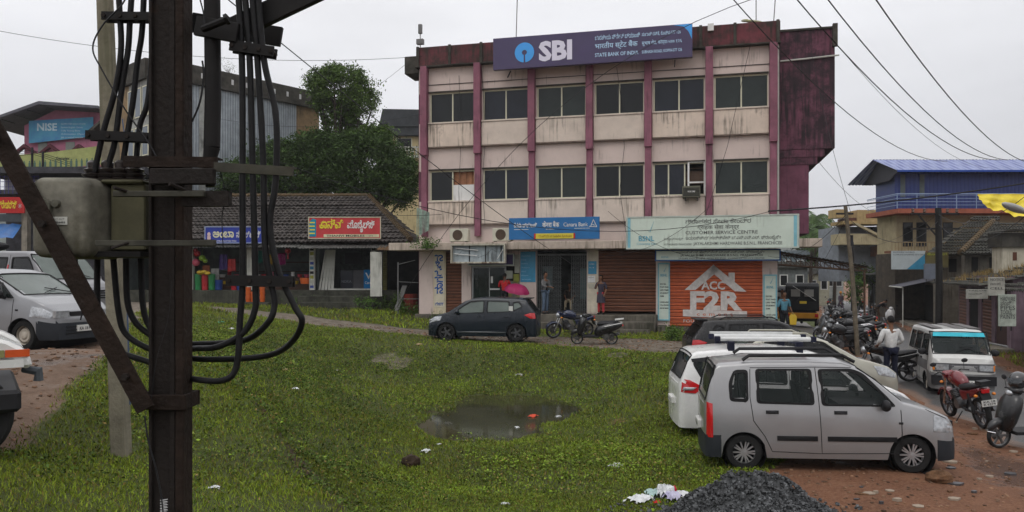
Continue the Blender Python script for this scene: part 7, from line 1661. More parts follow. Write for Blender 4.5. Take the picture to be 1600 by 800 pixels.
def motorbike(col, label, loc, yaw, group=None, lean=R(9), carrier=False, plate='KA 18 E 2274', box=False):
    s = empty('motorcycle', loc, yaw, label, 'motorcycle', group); s.rotation_euler = (lean*-1, 0, yaw)
    bwheel(s, .66, .30, .09); bwheel(s, -.64, .30, .11)
    b = MB()
    for y in (-.085, .085): b.tube([(.66,y,.30),(.50,y,.66),(.42,y,.88)], [.028,.024,.022], 8)
    b.bar((.46,-.1,.80),(.46,.1,.80), .05); b.build('fork', CHR, s, smooth=40)
    b = MB(); n = 9
    for i in range(n):
        a0 = R(20)+R(135)*i/n; a1 = R(20)+R(135)*(i+1)/n
        p = [(.66+.335*math.cos(a), .30+.335*math.sin(a)) for a in (a0, a1)]
        b.quad((p[0][0],-.06,p[0][1]),(p[0][0],.06,p[0][1]),(p[1][0],.06,p[1][1]+.0),(p[1][0],-.06,p[1][1])); b.quad((p[0][0],-.06,p[0][1]),(p[1][0],-.06,p[1][1]),(p[1][0],-.075,p[1][1]-.04),(p[0][0],-.075,p[0][1]-.04)); b.quad((p[0][0],.06,p[0][1]),(p[1][0],.06,p[1][1]),(p[1][0],.075,p[1][1]-.04),(p[0][0],.075,p[0][1]-.04))
    b.build('front_mudguard', col, s)
    b = MB(); b.tube([(.40,0,.86),(.30,0,.62),(.28,0,.34),(-.1,0,.28),(-.2,0,.5)], .024, 6); b.tube([(.40,0,.82),(0,0,.70),(-.35,0,.70),(-.78,0,.80)], .022, 6)
    for y in (-.1,.1): b.tube([(-.64,y,.30),(-.12,y,.34)], .022, 6)
    for y in (-.12,.12): b.tube([(-.60,y,.32),(-.48,y,.68)], .03, 8)
    b.tube([(-.1,.1,.26),(-.02,.24,.02)], .012, 5); b.build('frame', BLK, s)
    b = MB(); b.ell((.08,0,.42), .17, .12, .12); b.cyl((.14,0,.42),(.26,0,.64), .10, 10); b.cyl((.0,-.15,.40),(.0,.15,.40), .10, 14)
    for k in range(5): b.cyl((.16+.02*k,0,.50+.03*k),(.165+.02*k,0,.505+.03*k+.006), .13, 10)
    b.build('engine', GRM, s, smooth=40)
    b = MB(); b.tube(catmull([(.30,0,.80),(.26,0,.86),(.12,0,.90),(-.06,0,.84),(-.14,0,.76)], 4), [.05]+[.08+.06*math.sin(math.pi*i/16) for i in range(15)]+[.05], 12, squash=1.15); b.build('fuel_tank', col, s, smooth=50)
    b = MB(); b.tube(catmull([(-.08,0,.80),(-.25,0,.77),(-.50,0,.81),(-.80,0,.86)], 4), [.08,.10,.12,.125,.125,.12,.12,.115,.11,.10,.09,.07,.05], 10, squash=.55); b.build('seat', pm('black seat vinyl', (.022,.022,.024), rough=.45), s, smooth=50)
    b = MB(); b.prism([(-.10,.70),(-.40,.72),(-.86,.84),(-.92,.80),(-.55,.60),(-.2,.50)], -.115, .115); b.build('side_panel', col, s, bevel=.015)
    b = MB(); b.tube([(.22,-.08,.36),(.18,-.1,.20),(-.1,-.13,.20),(-.35,-.16,.26)], .022, 7); b.tube([(-.35,-.16,.26),(-.85,-.18,.42)], [.045,.055], 10); b.build('exhaust', GRM, s, smooth=40)
    b = MB(); b.tube([(.30,-.36,.99),(.36,-.22,1.02),(.42,-.06,.93),(.42,.06,.93),(.36,.22,1.02),(.30,.36,.99)], .013, 6); hb = b.build('handlebar', BLK, s)
    b = MB()
    for sd in (-1, 1): b.tube([(.33,sd*.27,1.02),(.36,sd*.30,1.16)], .006, 4); b.ell((.36,sd*.32,1.19), .015, .07, .045, 10, 6)
    b.build('mirror', BLK, s, smooth=50)
    b = MB(); b.ell((.52,0,.86), .08, .10, .10, 12, 8); b.build('headlight', CLRL, s, smooth=50); b = MB(); b.prism([(.44,.80),(.54,.96),(.50,1.02),(.38,.96)], -.11, .11); b.build('cowl', col, s, bevel=.02)
    b = MB(); b.box(-.95,-.88,-.07,.07,.74,.82); b.build('tail_lamp', REDL, s, bevel=.01)
    b = MB()
    for x, z in ((.44,.80),(-.88,.70)):
        for sd in (-1,1): b.ell((x,sd*.17,z), .04,.035,.03)
    b.build('indicator', AMB, s, smooth=50)
    b = MB(); b.prism([(-.86,.80),(-.98,.50),(-.95,.48),(-.80,.74)], -.09, .09); b.build('rear_mudguard', BLK, s)
    pt = MB().box(-1.005,-.995,-.14,.14,.50,.62).build('number_plate', PLATE, s)
    a_, c_ = plate[:5], plate[6:]
    for tz, tt in ((.57, a_), (.52, c_)):
        tx = lettering(pt, tt, 0, 0, .038, .22, DKT, align='c', bold=.02, y=0)
        tx.rotation_euler = (0, 0, R(-90)); tx.location = (-1.009, 0, tz)
    if carrier: b = MB(); b.tube([(-.75,-.11,.92),(-1.0,-.09,.93),(-1.0,.09,.93),(-.75,.11,.92)], .012, 5); b.box(-1.0,-.8,-.1,.1,.90,.98) if box else None; b.build('carrier', BLK, s)
    return s
def scooter(col, label, loc, yaw, group=None, lean=R(6), seat=None, accent=None):
    s = empty('scooter', loc, yaw, label, 'scooter', group); s.rotation_euler = (-lean, 0, yaw)
    bwheel(s, .62, .22, .09); bwheel(s, -.58, .22, .09)
    b = MB(); b.tube(catmull([(.52,0,.30),(.50,0,.5),(.40,0,.85),(.34,0,.98)], 3), [.10,.15,.18,.21,.22,.23,.21,.18,.13,.08], 12, squash=.62); b.build('leg_shield', col, s, smooth=50)
    b = MB(); b.tube(catmull([(.52,0,.34),(.60,0,.46),(.72,0,.44),(.82,0,.32)], 3), [.05,.06,.07,.075,.08,.08,.075,.07,.06,.04], 10, squash=1.0); b.build('front_mudguard', col, s, smooth=50)
    b = MB(); b.box(-.15,.42,-.17,.17,.26,.32); b.build('footboard', BLK, s, bevel=.01)
    b = MB(); b.tube(catmull([(-.10,0,.30),(-.18,0,.48),(-.42,0,.60),(-.70,0,.66),(-.95,0,.72)], 3), [.12,.15,.18,.20,.21,.21,.20,.20,.19,.17,.14,.10,.05], 12, squash=.95); b.build('rear_body', col, s, smooth=50)
    b = MB(); b.tube(catmull([(-.08,0,.70),(-.25,0,.76),(-.50,0,.77),(-.82,0,.83)], 3), [.05,.11,.14,.15,.14,.14,.13,.12,.10,.05], 10, squash=.5); b.build('seat', seat or pm('black seat vinyl', (.022,.022,.024), rough=.45), s, smooth=50)
    b = MB(); b.tube([(.40,0,.90),(.32,0,1.02)], .09, 10); b.ell((.34,0,1.02), .11, .13, .09); b.build('handlebar_cowl', col, s, smooth=50)
    b = MB(); b.tube([(.26,-.33,1.0),(.34,-.15,1.03),(.34,.15,1.03),(.26,.33,1.0)], .014, 6); b.build('handlebar', BLK, s)
    b = MB()
    for sd in (-1,1): b.tube([(.30,sd*.26,1.02),(.32,sd*.28,1.17)], .006, 4); b.ell((.32,sd*.30,1.20), .015,.06,.045,10,6)
    b.build('mirror', BLK, s, smooth=50)
    b = MB(); b.ell((.47,0,.98), .04,.08,.05); b.build('headlight', CLRL, s, smooth=50); b = MB(); b.ell((-.97,0,.68), .03,.10,.04); b.build('tail_lamp', REDL, s, smooth=50)
    b = MB(); b.tube([(-.2,-.17,.22),(-.5,-.2,.26),(-.85,-.2,.36)], [.03,.055,.06], 9); b.cyl((-.4,-.12,.28),(-.4,.12,.28), .12, 12); b.build('exhaust', GRM, s, smooth=40)
    b = MB(); b.tube([(-.7,-.1,.88),(-1.0,-.08,.92),(-1.0,.08,.92),(-.7,.1,.88)], .014, 5); b.build('grab_rail', accent or CHR, s)
    b = MB(); b.tube([(.78,-.12,.30),(.84,0,.30),(.78,.12,.30)], .01, 5); b.tube([(.48,-.18,.45),(.36,-.2,.34),(.30,-.2,.26)], .012, 5); b.build('crash_bar', CHR, s)
    if accent: b = MB(); b.tube([(-.35,-.2,.66),(-.7,-.19,.74),(-.95,-.1,.78)], .012, 5); b.tube([(-.35,.2,.66),(-.7,.19,.74),(-.95,.1,.78)], .012, 5); b.build('side_stripe', accent, s)
    return s
BB = pm('black motorcycle paint', (.010,.010,.011), rough=.3, coat=.25, var=.1); BLU2 = pm('dark blue motorcycle paint', (.012,.02,.055), rough=.2, coat=.7, var=.1); RDM = pm('dark red motorcycle paint', (.14,.010,.015), rough=.25, coat=.4, var=.1); GRY2 = pm('grey scooter paint', (.09,.095,.10), rough=.3, coat=.6, metal=.3)
HEL = pm('black helmet shell', (.012,.012,.014), rough=.15, coat=.8, var=.1)
motorbike(BLU2, 'dark blue motorcycle parked behind the black scooter in front of the bank', gp(2.15, 28.6), R(198), plate='KA 18 L 9012')
scooter(BB, 'black scooter with a white side stripe parked on the track in front of the bank', gp(2.9, 26.9), R(172), accent=WHT)
rb = motorbike(RDM, 'dark red motorcycle with a white plate standing on the red earth by the white van', gp(9.3, 15.7, .01), R(86), plate='KA 18 R 6274', carrier=True, box=True)
bs = scooter(BB, 'black scooter with chrome guard bars and a helmet on its handlebar', gp(9.2, 13.65, .01), R(188), lean=R(4))
def helmet(loc, label, rz=0, r=.14, visor=True, parent=None):
    s = empty('helmet', loc, rz, label, 'helmet')
    b = MB(); b.ell((0,0,0), r*1.1, r*.92, r, 18, 12); b.ell((.05,0,-.05), r*.85, r*.75, r*.65, 14, 8); b.build('shell', HEL, s, smooth=60)
    if visor:
        b = MB()
        for i in range(9):
            a = R(-60)+R(120)*i/8
            for z, k in ((-.03,1.13),(.05,1.08)): b.v.append((r*1.12*k*math.cos(a), r*.98*k*math.sin(a), z))
        for i in range(8): b.f.append((2*i,2*i+2,2*i+3,2*i+1)); b.m.append(0)
        b.build('visor', glass('smoke visor', (.10,.11,.12), .8, .05), s)
    return s
hm_ = Matrix.Translation(bs.location) @ bs.rotation_euler.to_matrix().to_4x4()
helmet(hm_ @ Vector((.30,0,1.20)), 'glossy black helmet with a smoke visor resting on the handlebar of the right scooter', R(200), .155)
# row by the bank corner: one of each, then copies
row = [((10.75, 25.3), 185, 0), ((11.35, 26.6), 172, 1), ((12.05, 27.5), 190, 0), ((12.75, 28.3), 175, 0), ((12.5, 29.8), 182, 1), ((13.5, 30.6), 168, 0), ((13.6, 32.1), 186, 0), ((14.3, 33.2), 176, 1), ((14.9, 34.4), 180, 0)]
lab = ['nearest black motorcycle of the row beside the leaning wooden pole', 'grey scooter second in the row beside the bank corner', 'black motorcycle just behind the grey scooter of the row', 'black motorcycle whose rear wheel sticks out past the wooden pole', 'dark scooter in the middle of the parked row', 'black motorcycle beyond the middle scooter of the parked row', 'black motorcycle four places from the rickshaw in the row', 'last scooter of the row before the rickshaw', 'farthest motorcycle of the row, next to the black rickshaw']
GRP = 'two wheelers parked in a row by the bank corner'
pm_ = motorbike(BB, lab[0], gp(*row[0][0]), R(row[0][1]), GRP); ps_ = scooter(GRY2, lab[1], gp(*row[1][0]), R(row[1][1]), GRP); KM = child_map()
for i, ((x, y), a, k) in enumerate(row):
    if i < 2: continue
    o = copy_tree(ps_ if k else pm_, None, KM); o.location = gp(x, y); o.rotation_euler[2] = R(a+rnd.uniform(-4, 4)); o['label'] = lab[i]; o['group'] = GRP
for (x, y), a, l in (((10.15, 21.0), 168, 'black motorcycle half hidden behind the bonnet of the beige sedan'), ((26.6, 64), 60, 'small far motorcycle near the end of the street'), ((28.2, 62), 80, 'far motorcycle beside the white roadside shop'), ((24.9, 52), 100, 'motorcycle parked against the whitewashed shop'), ((25.1, 70), 40, 'farthest motorcycle on the left side of the street')):
    o = copy_tree(pm_, None, KM); o.location = gp(x, y); o.rotation_euler[2] = R(a); o['label'] = l
    if 'group' in o: del o['group']
ws = scooter(pm('white scooter paint', (.55,.55,.55), rough=.3, coat=.5), 'white scooter standing at the right kerb of the street', gp(22.55, 46), R(-110))
b = helmet(P(1306, 492, 29.2), 'black helmet hanging on a mirror in the parked row', R(180), .15, False)
# ---------------------------------------------------------------- people
SKN = pm('brown skin', (.17,.085,.05), rough=.6, var=.1); HAIR = pm('black hair', (.008,.007,.007), rough=.6)
def skin_mesh(verts, edges, radii, name, mat, parent, sub=1, root=0):
    me = bpy.data.meshes.new(name); me.from_pydata([tuple(v) for v in verts], edges, []); o = bpy.data.objects.new('tmp_skin', me); COL.objects.link(o)
    m = o.modifiers.new('s', 'SKIN'); m.use_smooth_shade = True; m.branch_smoothing = .6
    for i, r in enumerate(radii):
        rr_ = r if isinstance(r, tuple) else (r, r); me.skin_vertices[0].data[i].radius = rr_
    me.skin_vertices[0].data[root].use_root = True
    ss = o.modifiers.new('u', 'SUBSURF'); ss.levels = sub; ss.render_levels = sub
    dg = bpy.context.evaluated_depsgraph_get(); dg.update(); out = bpy.data.meshes.new_from_object(o.evaluated_get(dg)); bpy.data.objects.remove(o)
    out.materials.clear(); out.materials.append(mat); out.name = name; out.polygons.foreach_set('use_smooth', [True]*len(out.polygons))
    q = bpy.data.objects.new(name, out); COL.objects.link(q); q.parent = parent; return q
J0 = dict(pel=(0,0,.93), wai=(0,0,1.08), che=(0,0,1.28), nec=(0,.01,1.46), hed=(0,-.01,1.60), shL=(.18,0,1.40), elL=(.25,.02,1.12), wrL=(.26,-.06,.88), shR=(-.18,0,1.40), elR=(-.25,.02,1.12), wrR=(-.26,-.06,.88),
          hiL=(.09,0,.90), knL=(.10,-.02,.50), anL=(.11,.02,.09), hiR=(-.09,0,.90), knR=(-.10,-.02,.50), anR=(-.11,.02,.09))
def person(label, loc, rz, top, bottom, pose=None, sc=1., shoes=None, sleeve=1., kurta=0, hat=None, slim=1., longhair=False, trim=None):
    """local -y is the way the figure faces"""
    j = {k: Vector(v) for k, v in J0.items()}; j.update({k: Vector(v) for k, v in (pose or {}).items()})
    s = empty('person', loc, rz, label, 'person'); s.scale = (sc,)*3
    fw = {sd: Vector((0,-1,0)) for sd in 'LR'}
    toe = {sd: j['an'+sd]+Vector((0,-.15,-.05)) for sd in 'LR'}; hl = {sd: j['an'+sd]+Vector((0,.05,-.05)) for sd in 'LR'}
    names = ['pel','wai','che','nec','hed','shL','elL','wrL','shR','elR','wrR','hiL','knL','anL','hiR','knR','anR']; ix = {n: i for i, n in enumerate(names)}
    V = [j[n] for n in names]+[toe['L'], toe['R']]
    E = [('pel','wai'),('wai','che'),('che','nec'),('nec','hed'),('che','shL'),('shL','elL'),('elL','wrL'),('che','shR'),('shR','elR'),('elR','wrR'),('pel','hiL'),('hiL','knL'),('knL','anL'),('pel','hiR'),('hiR','knR'),('knR','anR')]
    E = [(ix[a], ix[c]) for a, c in E]+[(ix['anL'], 17), (ix['anR'], 18)]
    Rr = [(.115,.085),(.10,.08),(.12,.09),.05,.07,.05,.037,.026,.05,.037,.026,.075,.052,.036,.075,.052,.036,.03,.03]
    bd = skin_mesh(V, E, Rr, 'body', SKN, s)
    # head, hands merged into the body mesh
    b = MB(); hd = j['hed']; ax_ = (hd-j['nec']).normalized(); q = Vector((0,0,1)).rotation_difference(ax_).to_matrix(); hc = hd+ax_*.02
    b.ell(hc, .075, .092, .112, 16, 12, rot=q); b.ell(hc+q @ Vector((0,-.03,-.06)), .055, .06, .055, 12, 8, rot=q)
    b.prism([], 0, 0) if False else None
    b.ell(hc+q @ Vector((0,-.098,-.01)), .012, .02, .024, 8, 6); b.ell(hc+q @ Vector((0,-.085,-.055)), .022, .012, .007, 8, 5)
    for sd in (-1, 1): b.ell(hc+q @ Vector((sd*.076,.01,-.005)), .012, .02, .03, 8, 6); b.ell(hc+q @ Vector((sd*.03,-.083,.012)), .012, .01, .007, 8, 5)
    for sd in 'LR':
        w = j['wr'+sd]; d = (w-j['el'+sd]).normalized(); sg = 1 if sd == 'L' else -1; side = d.cross(Vector((0,0,1)) if abs(d.z) < .9 else Vector((0,-1,0))).normalized(); nr = d.cross(side)
        rot = Matrix((side, nr, d)).transposed(); b.ell(w+d*.05, .038, .018, .055, 10, 7, rot=rot)
        for k, (o_, ln) in enumerate(((-.027,.062),(-.009,.074),(.009,.070),(.026,.055))):
            p0 = w+d*.085+side*o_; b.tube([p0, p0+d*ln*.5+nr*.004, p0+d*ln*.95+nr*.020], [.0085,.008,.006], 6)
        p0 = w+d*.03-side*.03; b.tube([p0, p0-side*.02+d*.03, p0-side*.022+d*.058+nr*.01], [.010,.009,.007], 6)
    hh = b.build('tmp_head', SKN, smooth=60); bm = bmesh.new(); bm.from_mesh(bd.data); bm.from_mesh(hh.data); bm.to_mesh(bd.data); bm.free(); bpy.data.objects.remove(hh); bd.data.polygons.foreach_set('use_smooth', [True]*len(bd.data.polygons))
    # hair
    b = MB(); n0 = len(b.v); b.ell(hc+q @ Vector((0,.012,.022)), .084, .098, .108, 16, 12, rot=q)
    vs = b.v; keep = []
    for f in b.f:
        c = sum((Vector(vs[i]) for i in f), Vector())/len(f); l = q.inverted() @ (c-hc)
        if not (l.y < -.035 and l.z < .065) and l.z > -.075: keep.append(f)
    b.f = keep; b.m = [0]*len(keep)
    if longhair: b.tube([hc+Vector((0,.09,0)), hc+Vector((0,.12,-.15)), hc+Vector((0,.12,-.38))], [.04,.045,.02], 8)
    b.build('hair' if not hat else 'cap', hat or HAIR, s, smooth=60)
    # shirt
    el = {sd: j['sh'+sd].lerp(j['el'+sd], 1) for sd in 'LR'}; cu = {sd: j['el'+sd].lerp(j['wr'+sd], .85 if sleeve > 1 else .05) for sd in 'LR'}
    low = Vector((j['pel'].x, j['pel'].y, j['pel'].z-.04-kurta*.0)); V = [j['pel']+Vector((0,0,-.03)), j['wai'], j['che'], j['nec']+Vector((0,0,-.05)), j['shL'], el['L'], cu['L'], j['shR'], el['R'], cu['R']]
    E = [(0,1),(1,2),(2,3),(2,4),(4,5),(5,6),(2,7),(7,8),(8,9)]; Rr = [(.155*slim,.115),(.15*slim,.11),(.165*slim,.12),.06,.075,.056,.045,.075,.056,.045]
    skin_mesh(V, E, Rr, 'shirt' if not kurta else 'kurta', top, s, root=0)
    if kurta: MB().lathe([(.145,1.0),(.165,.88),(.185,.70),(.20,.52)], 20).build('kurta_skirt', top, s, smooth=60)
    if trim: V2 = [Vector(v)+Vector((0,-.035,0)) for v in V[:3]]; skin_mesh(V2, [(0,1),(1,2)], [(.07,.10),(.07,.10),(.07,.10)], 'vest', trim, s)
    V = [j['pel'], j['hiL'], j['knL'], j['anL']+Vector((0,0,.0)), j['hiR'], j['knR'], j['anR']]
    skin_mesh(V, [(0,1),(1,2),(2,3),(0,4),(4,5),(5,6)], [(.13,.10),.095,.070,.060,.095,.070,.060], 'trousers', bottom, s)
    for sd in 'LR':
        a = j['an'+sd]; b = MB(); b.ell(a+Vector((0,-.065,-.045)), .045, .125, .045, 12, 8); b.build('shoe', shoes or BLK, s, smooth=60)
    return s
def cl_(n, c, **k): return pm(n, c, rough=.85, var=.25, vs=6, bump=.8, bs=8, **k)
JEAN = cl_('blue jeans', (.10,.14,.20)); BTR = cl_('black trousers', (.015,.015,.02)); 
def onb(x, y, z=1.36): return onbank(x, y, z)
person('person in a red shirt standing with the back turned at the glass door', onb(4.12, -.55), BA+R(180), cl_('bright red cloth', (.55,.03,.035)), BTR, dict(elR=(-.24,-.1,1.2), wrR=(-.14,-.26,1.38), elL=(.25,-.05,1.15), wrL=(.2,-.22,1.15), hed=(0,-.04,1.59)), hat=None)
person('man in a grey jacket and light jeans standing on the bank plinth', onb(5.95, -.72), BA+R(60), cl_('grey jacket cloth', (.16,.16,.16)), JEAN, dict(wrR=(-.10,-.24,1.12), elR=(-.22,-.05,1.15), wrL=(.12,-.25,1.10), elL=(.22,-.04,1.14)), sleeve=2, trim=cl_('black vest', (.012,.012,.014)), sc=1.03)
sp_ = person('person in tan trousers sitting inside the dark bank lobby', onb(6.72, .9), BA, cl_('dark brown shirt cloth', (.05,.04,.035)), cl_('tan trousers', (.38,.32,.22)), dict(pel=(0,.1,.50), wai=(0,.12,.66), che=(0,.12,.86), nec=(0,.10,1.04), hed=(0,.07,1.18), shL=(.18,.12,.98), shR=(-.18,.12,.98), elL=(.24,.05,.74), elR=(-.24,.05,.74), wrL=(.14,-.18,.62), wrR=(-.14,-.18,.62), hiL=(.09,.08,.50), hiR=(-.09,.08,.50), knL=(.12,-.34,.50), knR=(-.12,-.34,.48), anL=(.12,-.30,.09), anR=(-.14,-.30,.09)))
ch = empty('chair', onb(6.72, .98), BA, 'dark chair inside the bank lobby under the seated person', 'chair'); MB().box(-.22,.22,-.2,.22,.38,.42).build('seat', BLK, ch); MB().box(-.22,.22,.22,.26,.42,.9).build('backrest', BLK, ch)
for x_ in (-.2,.2):
    for y_ in (-.18,.22): MB().bar((x_,y_,0),(x_,y_,.38), .03).build('leg', BLK, ch)
person('woman in a dark patterned kurta and red trousers raising a hand to her mouth', onb(8.32, -.72, 1.36), BA+R(-15), pm('dark patterned cloth', (.07,.06,.085), rough=.85, var=.5, vs=40, col2=(.02,.02,.03)), cl_('red trousers', (.48,.05,.06)), dict(elR=(-.22,-.12,1.14), wrR=(-.05,-.17,1.42), wrL=(.22,-.12,.92)), kurta=1, longhair=True, sc=.95)
w1 = person('man in a light blue shirt walking with a yellow bag', gp(10.95, 30.9, .03), R(8), cl_('light blue shirt cloth', (.10,.26,.34)), BTR, dict(hiL=(.08,0,.9), knL=(.09,-.14,.52), anL=(.10,-.10,.12), hiR=(-.08,0,.9), knR=(-.09,.02,.50), anR=(-.10,.18,.13), wrL=(.28,-.12,.9), wrR=(-.26,.06,.88)))
bg_ = empty('carry_bag', gp(10.95, 30.9)+Vector((.30,-.14,.42)), 0, 'bright yellow carry bag in the hand of the man in light blue', 'bag'); MB().prism([(-.13,0),(.13,0),(.15,.32),(.09,.42),(-.09,.42),(-.15,.32)], -.05, .05).build('pouch', PY, bg_, bevel=.02); MB().tube([(-.06,0,.42),(0,0,.5),(.06,0,.42)], .008, 5).build('handle', PY, bg_)
person('man in dark brown clothes following behind the man in light blue', gp(11.75, 33.4, .03), R(5), cl_('dark brown shirt cloth', (.05,.04,.035)), BTR, dict(knL=(.09,.02,.5), anL=(.10,.16,.12), knR=(-.09,-.12,.52), anR=(-.10,-.1,.1)))
person('man in mauve clothes and an orange cap striding across the street', gp(24.4, 57, .03), R(-150), cl_('mauve grey shirt cloth', (.10,.08,.11)), cl_('mauve grey trousers', (.09,.07,.10)), dict(hiL=(.05,-.04,.9), knL=(.06,-.24,.54), anL=(.06,-.32,.14), hiR=(-.05,.04,.9), knR=(-.06,.16,.5), anR=(-.06,.40,.14), wrL=(.27,.16,.92), wrR=(-.27,-.2,.95)), hat=pm('orange cap', (.6,.25,.04)), sleeve=2)
person('man in black bending over the white scooter at the kerb', gp(22.05, 46.2, .03), R(80), cl_('black shirt cloth', (.015,.015,.018)), cl_('brown trousers', (.07,.045,.03)), dict(pel=(0,.1,.92), wai=(0,.02,1.04), che=(0,-.14,1.18), nec=(0,-.28,1.27), hed=(0,-.38,1.34), shL=(.18,-.2,1.24), shR=(-.18,-.2,1.24), elL=(.2,-.32,1.02), elR=(-.2,-.32,1.02), wrL=(.16,-.46,.92), wrR=(-.16,-.46,.92), hiL=(.09,.1,.9), hiR=(-.09,.1,.9)))
person('man in a white shirt and dark trousers standing with his back to the camera', gp(9.72, 19.7, .04), R(182), cl_('white shirt cloth', (.62,.62,.61)), cl_('navy trousers', (.012,.014,.03)), dict(wrL=(.22,-.2,1.02), wrR=(-.22,-.2,1.02), elL=(.28,.02,1.14), elR=(-.28,.02,1.14), hed=(0,-.01,1.60)), sleeve=2, sc=1.06, slim=1.12)
# magenta umbrella beside the red shirt
u = empty('umbrella', onb(4.78, -1.0, 2.30), BA, 'open magenta umbrella held low beside the person in red', 'umbrella'); u.rotation_euler = (R(10), R(12), BA)
b = MB(); n = 8; rg = 9
for i in range(rg+1):
    t = i/rg
    for k in range(n*4):
        a = 2*math.pi*k/(n*4); f = abs(math.sin(a*n/2)); rr_ = .56*math.sin(t*1.35)/math.sin(1.35)*(1-.05*f*t*t); b.v.append((rr_*math.cos(a), rr_*math.sin(a), .34*math.cos(t*1.5)-.03*f*t))
for i in range(rg):
    for k in range(n*4): a = i*n*4+k; c = i*n*4+(k+1) % (n*4); b.f.append((a, c, c+n*4, a+n*4)); b.m.append(0)
b.build('canopy', pm('magenta umbrella cloth', (.30,.02,.09), rough=.5, var=.15), u, smooth=40)
b = MB(); b.tube([(0,0,.41),(0,0,-.45)], .007, 6)
for k in range(8): a = k*math.pi/4; b.tube([(0,0,.05),(.28*math.cos(a),.28*math.sin(a),.16)], .003, 4)
b.build('shaft', CHR, u); b = MB(); b.tube([(0,0,-.45),(0,0,-.55),(.03,0,-.58),(.06,0,-.55)], .012, 6); b.build('handle', BLK, u)
# ---------------------------------------------------------------- electrical structure in the foreground
RUST = pm('rusty painted steel', (.022,.017,.015), rough=.75, var=.5, vs=5, col2=(.012,.010,.009), bump=.3, bs=40, grime=.2, scol=(.09,.04,.02)); BRN = pm('brown rust steel', (.025,.016,.012), rough=.8, var=.4, vs=7, bump=.35, bs=40)
DKS = pm('sooty steel', (.013,.012,.012), rough=.6, var=.4, vs=6); CBLK = pm('black cable sheath', (.014,.014,.015), rough=.5, var=.35, vs=9, bump=.1, bs=60); GAL = pm('weathered galvanised channel', (.075,.072,.058), rough=.65, var=.45, vs=5, grime=.35, scol=(.04,.035,.02), metal=.2)
ps = empty('steel_pole', (-1.33, 3.05, 1.45), 0, 'dark rusty double channel steel pole carrying the grey box and thick cables', 'pole')
def pp(px, py, Y=3.0): return P(px, py, Y)-Vector(ps.location)
xl, xm, xr = (234-800)/400-.0+1.33, (274-800)/400+1.33, (301-800)/400+1.33
b = MB(); H_ = 4.2
b.prism([(-.09,-.05),(-.078,-.05),(-.078,-.03),(-.008,-.03),(-.008,-.05),(.012,-.05),(.012,.05),(-.09,.05)], -.3, H_, 'z'); b.build('channel', RUST, ps, bevel=.002)
b = MB(); b.prism([(.015,-.055),(.048,-.055),(.048,.035),(.015,.035)], -.3, H_, 'z'); b.build('channel', BRN, ps, bevel=.004)
b = MB(); z = 3-(628-430)/400-1.45; b.box(-.13,.064,-.072,-.058,z-.028,z+.03); b.box(-.13,.064,.055,.068,z-.028,z+.03); b.box(.05,.062,-.058,.055,z-.028,z+.03); b.box(-.13,-.118,-.058,.055,z-.03,z+.03); b.cyl((-.14,-.03,z-.01),(-.10,-.10,z-.01), .016, 8); b.build('clamp_band', BRN, ps, bevel=.002)
b = MB(); a, c = pp(-60, 108, 2.88), pp(228, 640, 2.94); b.bar(a, c, .072, .012, up=(0,1,0)); b.bar(a+Vector((-.03,.03,0)), c+Vector((-.03,.03,0)), .012, .06, up=(0,1,0)); b.build('diagonal_brace', BRN, ps, bevel=.002)
b = MB()
for t in (.2, .45, .9): p = a.lerp(c, t); b.cyl(p+Vector((0,-.012,0)), p+Vector((0,-.03,0)), .014, 6)
b.build('bolt', RUST, ps)
# upper brackets
b = MB(); b.bar(pp(306,40,2.97), pp(372,52,2.97), .02, .075, up=(0,0,1)); b.bar(pp(300,35,3.2), pp(440,58,3.2), .02, .08); b.build('crossarm', DKS, ps, bevel=.002)
b = MB(); b.bar(pp(352,52,3.05), pp(620,-75,3.05), .03, .09); b.build('diagonal_arm', DKS, ps, bevel=.004)
b = MB(); b.cyl(pp(318,45,2.93), pp(356,30,2.85), .014, 8); b.cyl(pp(352,31,2.85), pp(357,29,2.85), .02, 6); b.build('long_bolt', DKS, ps, smooth=40)
b = MB(); b.tube([pp(331,-40,3.0), pp(333,150,3.0), pp(331,230,3.0)], .031, 12); b.tube([pp(331,230,3.0), pp(326,262,3.0), pp(329,292,3.0)], [.031,.022,.018], 10); b.build('conduit', DKS, ps, smooth=50)
# middle brackets
b = MB(); b.bar(pp(236,276,2.96), pp(336,276,2.96), .03, .062); b.build('terminal_block', RUST, ps, bevel=.004)
b = MB(); b.bar(pp(193,252,2.98), pp(340,254,2.98), .012, .042); b.bar(pp(193,252,2.98)+Vector((0,.03,.018)), pp(340,254,2.98)+Vector((0,.03,.018)), .05, .006); b.build('crossarm', BRN, ps)
b = MB(); b.bar(pp(335,261,2.98), pp(458,268,2.98), .014, .036); b.bar(pp(335,261,2.98)+Vector((0,.025,.016)), pp(458,268,2.98)+Vector((0,.025,.016)), .045, .006); b.build('crossarm', GAL, ps)
for (x0, x1, yy) in ((178, 320, 303), (150, 337, 380)):
    b = MB(); b.bar(pp(x0,yy,2.93), pp(x1,yy,2.93), .02, .022); b.bar(pp(x0,yy,3.22), pp(x1,yy,3.22), .02, .03); b.build('crossarm', GAL, ps, bevel=.002)
b = MB(); b.cyl(pp(178,293,2.88), pp(208,303,2.95), .007, 6); b.cyl(pp(265,287,2.88), pp(296,300,2.95), .008, 6); b.cyl(pp(174,388,2.88), pp(205,378,2.93), .006, 6); b.build('long_bolt', RUST, ps)
b = MB(); b.box(-.03,.15,-.10,-.06,pp(0,322,2.95).z,pp(0,298,2.95).z); b.build('cable_lug', RUST, ps, loc=(.09,.0,0))
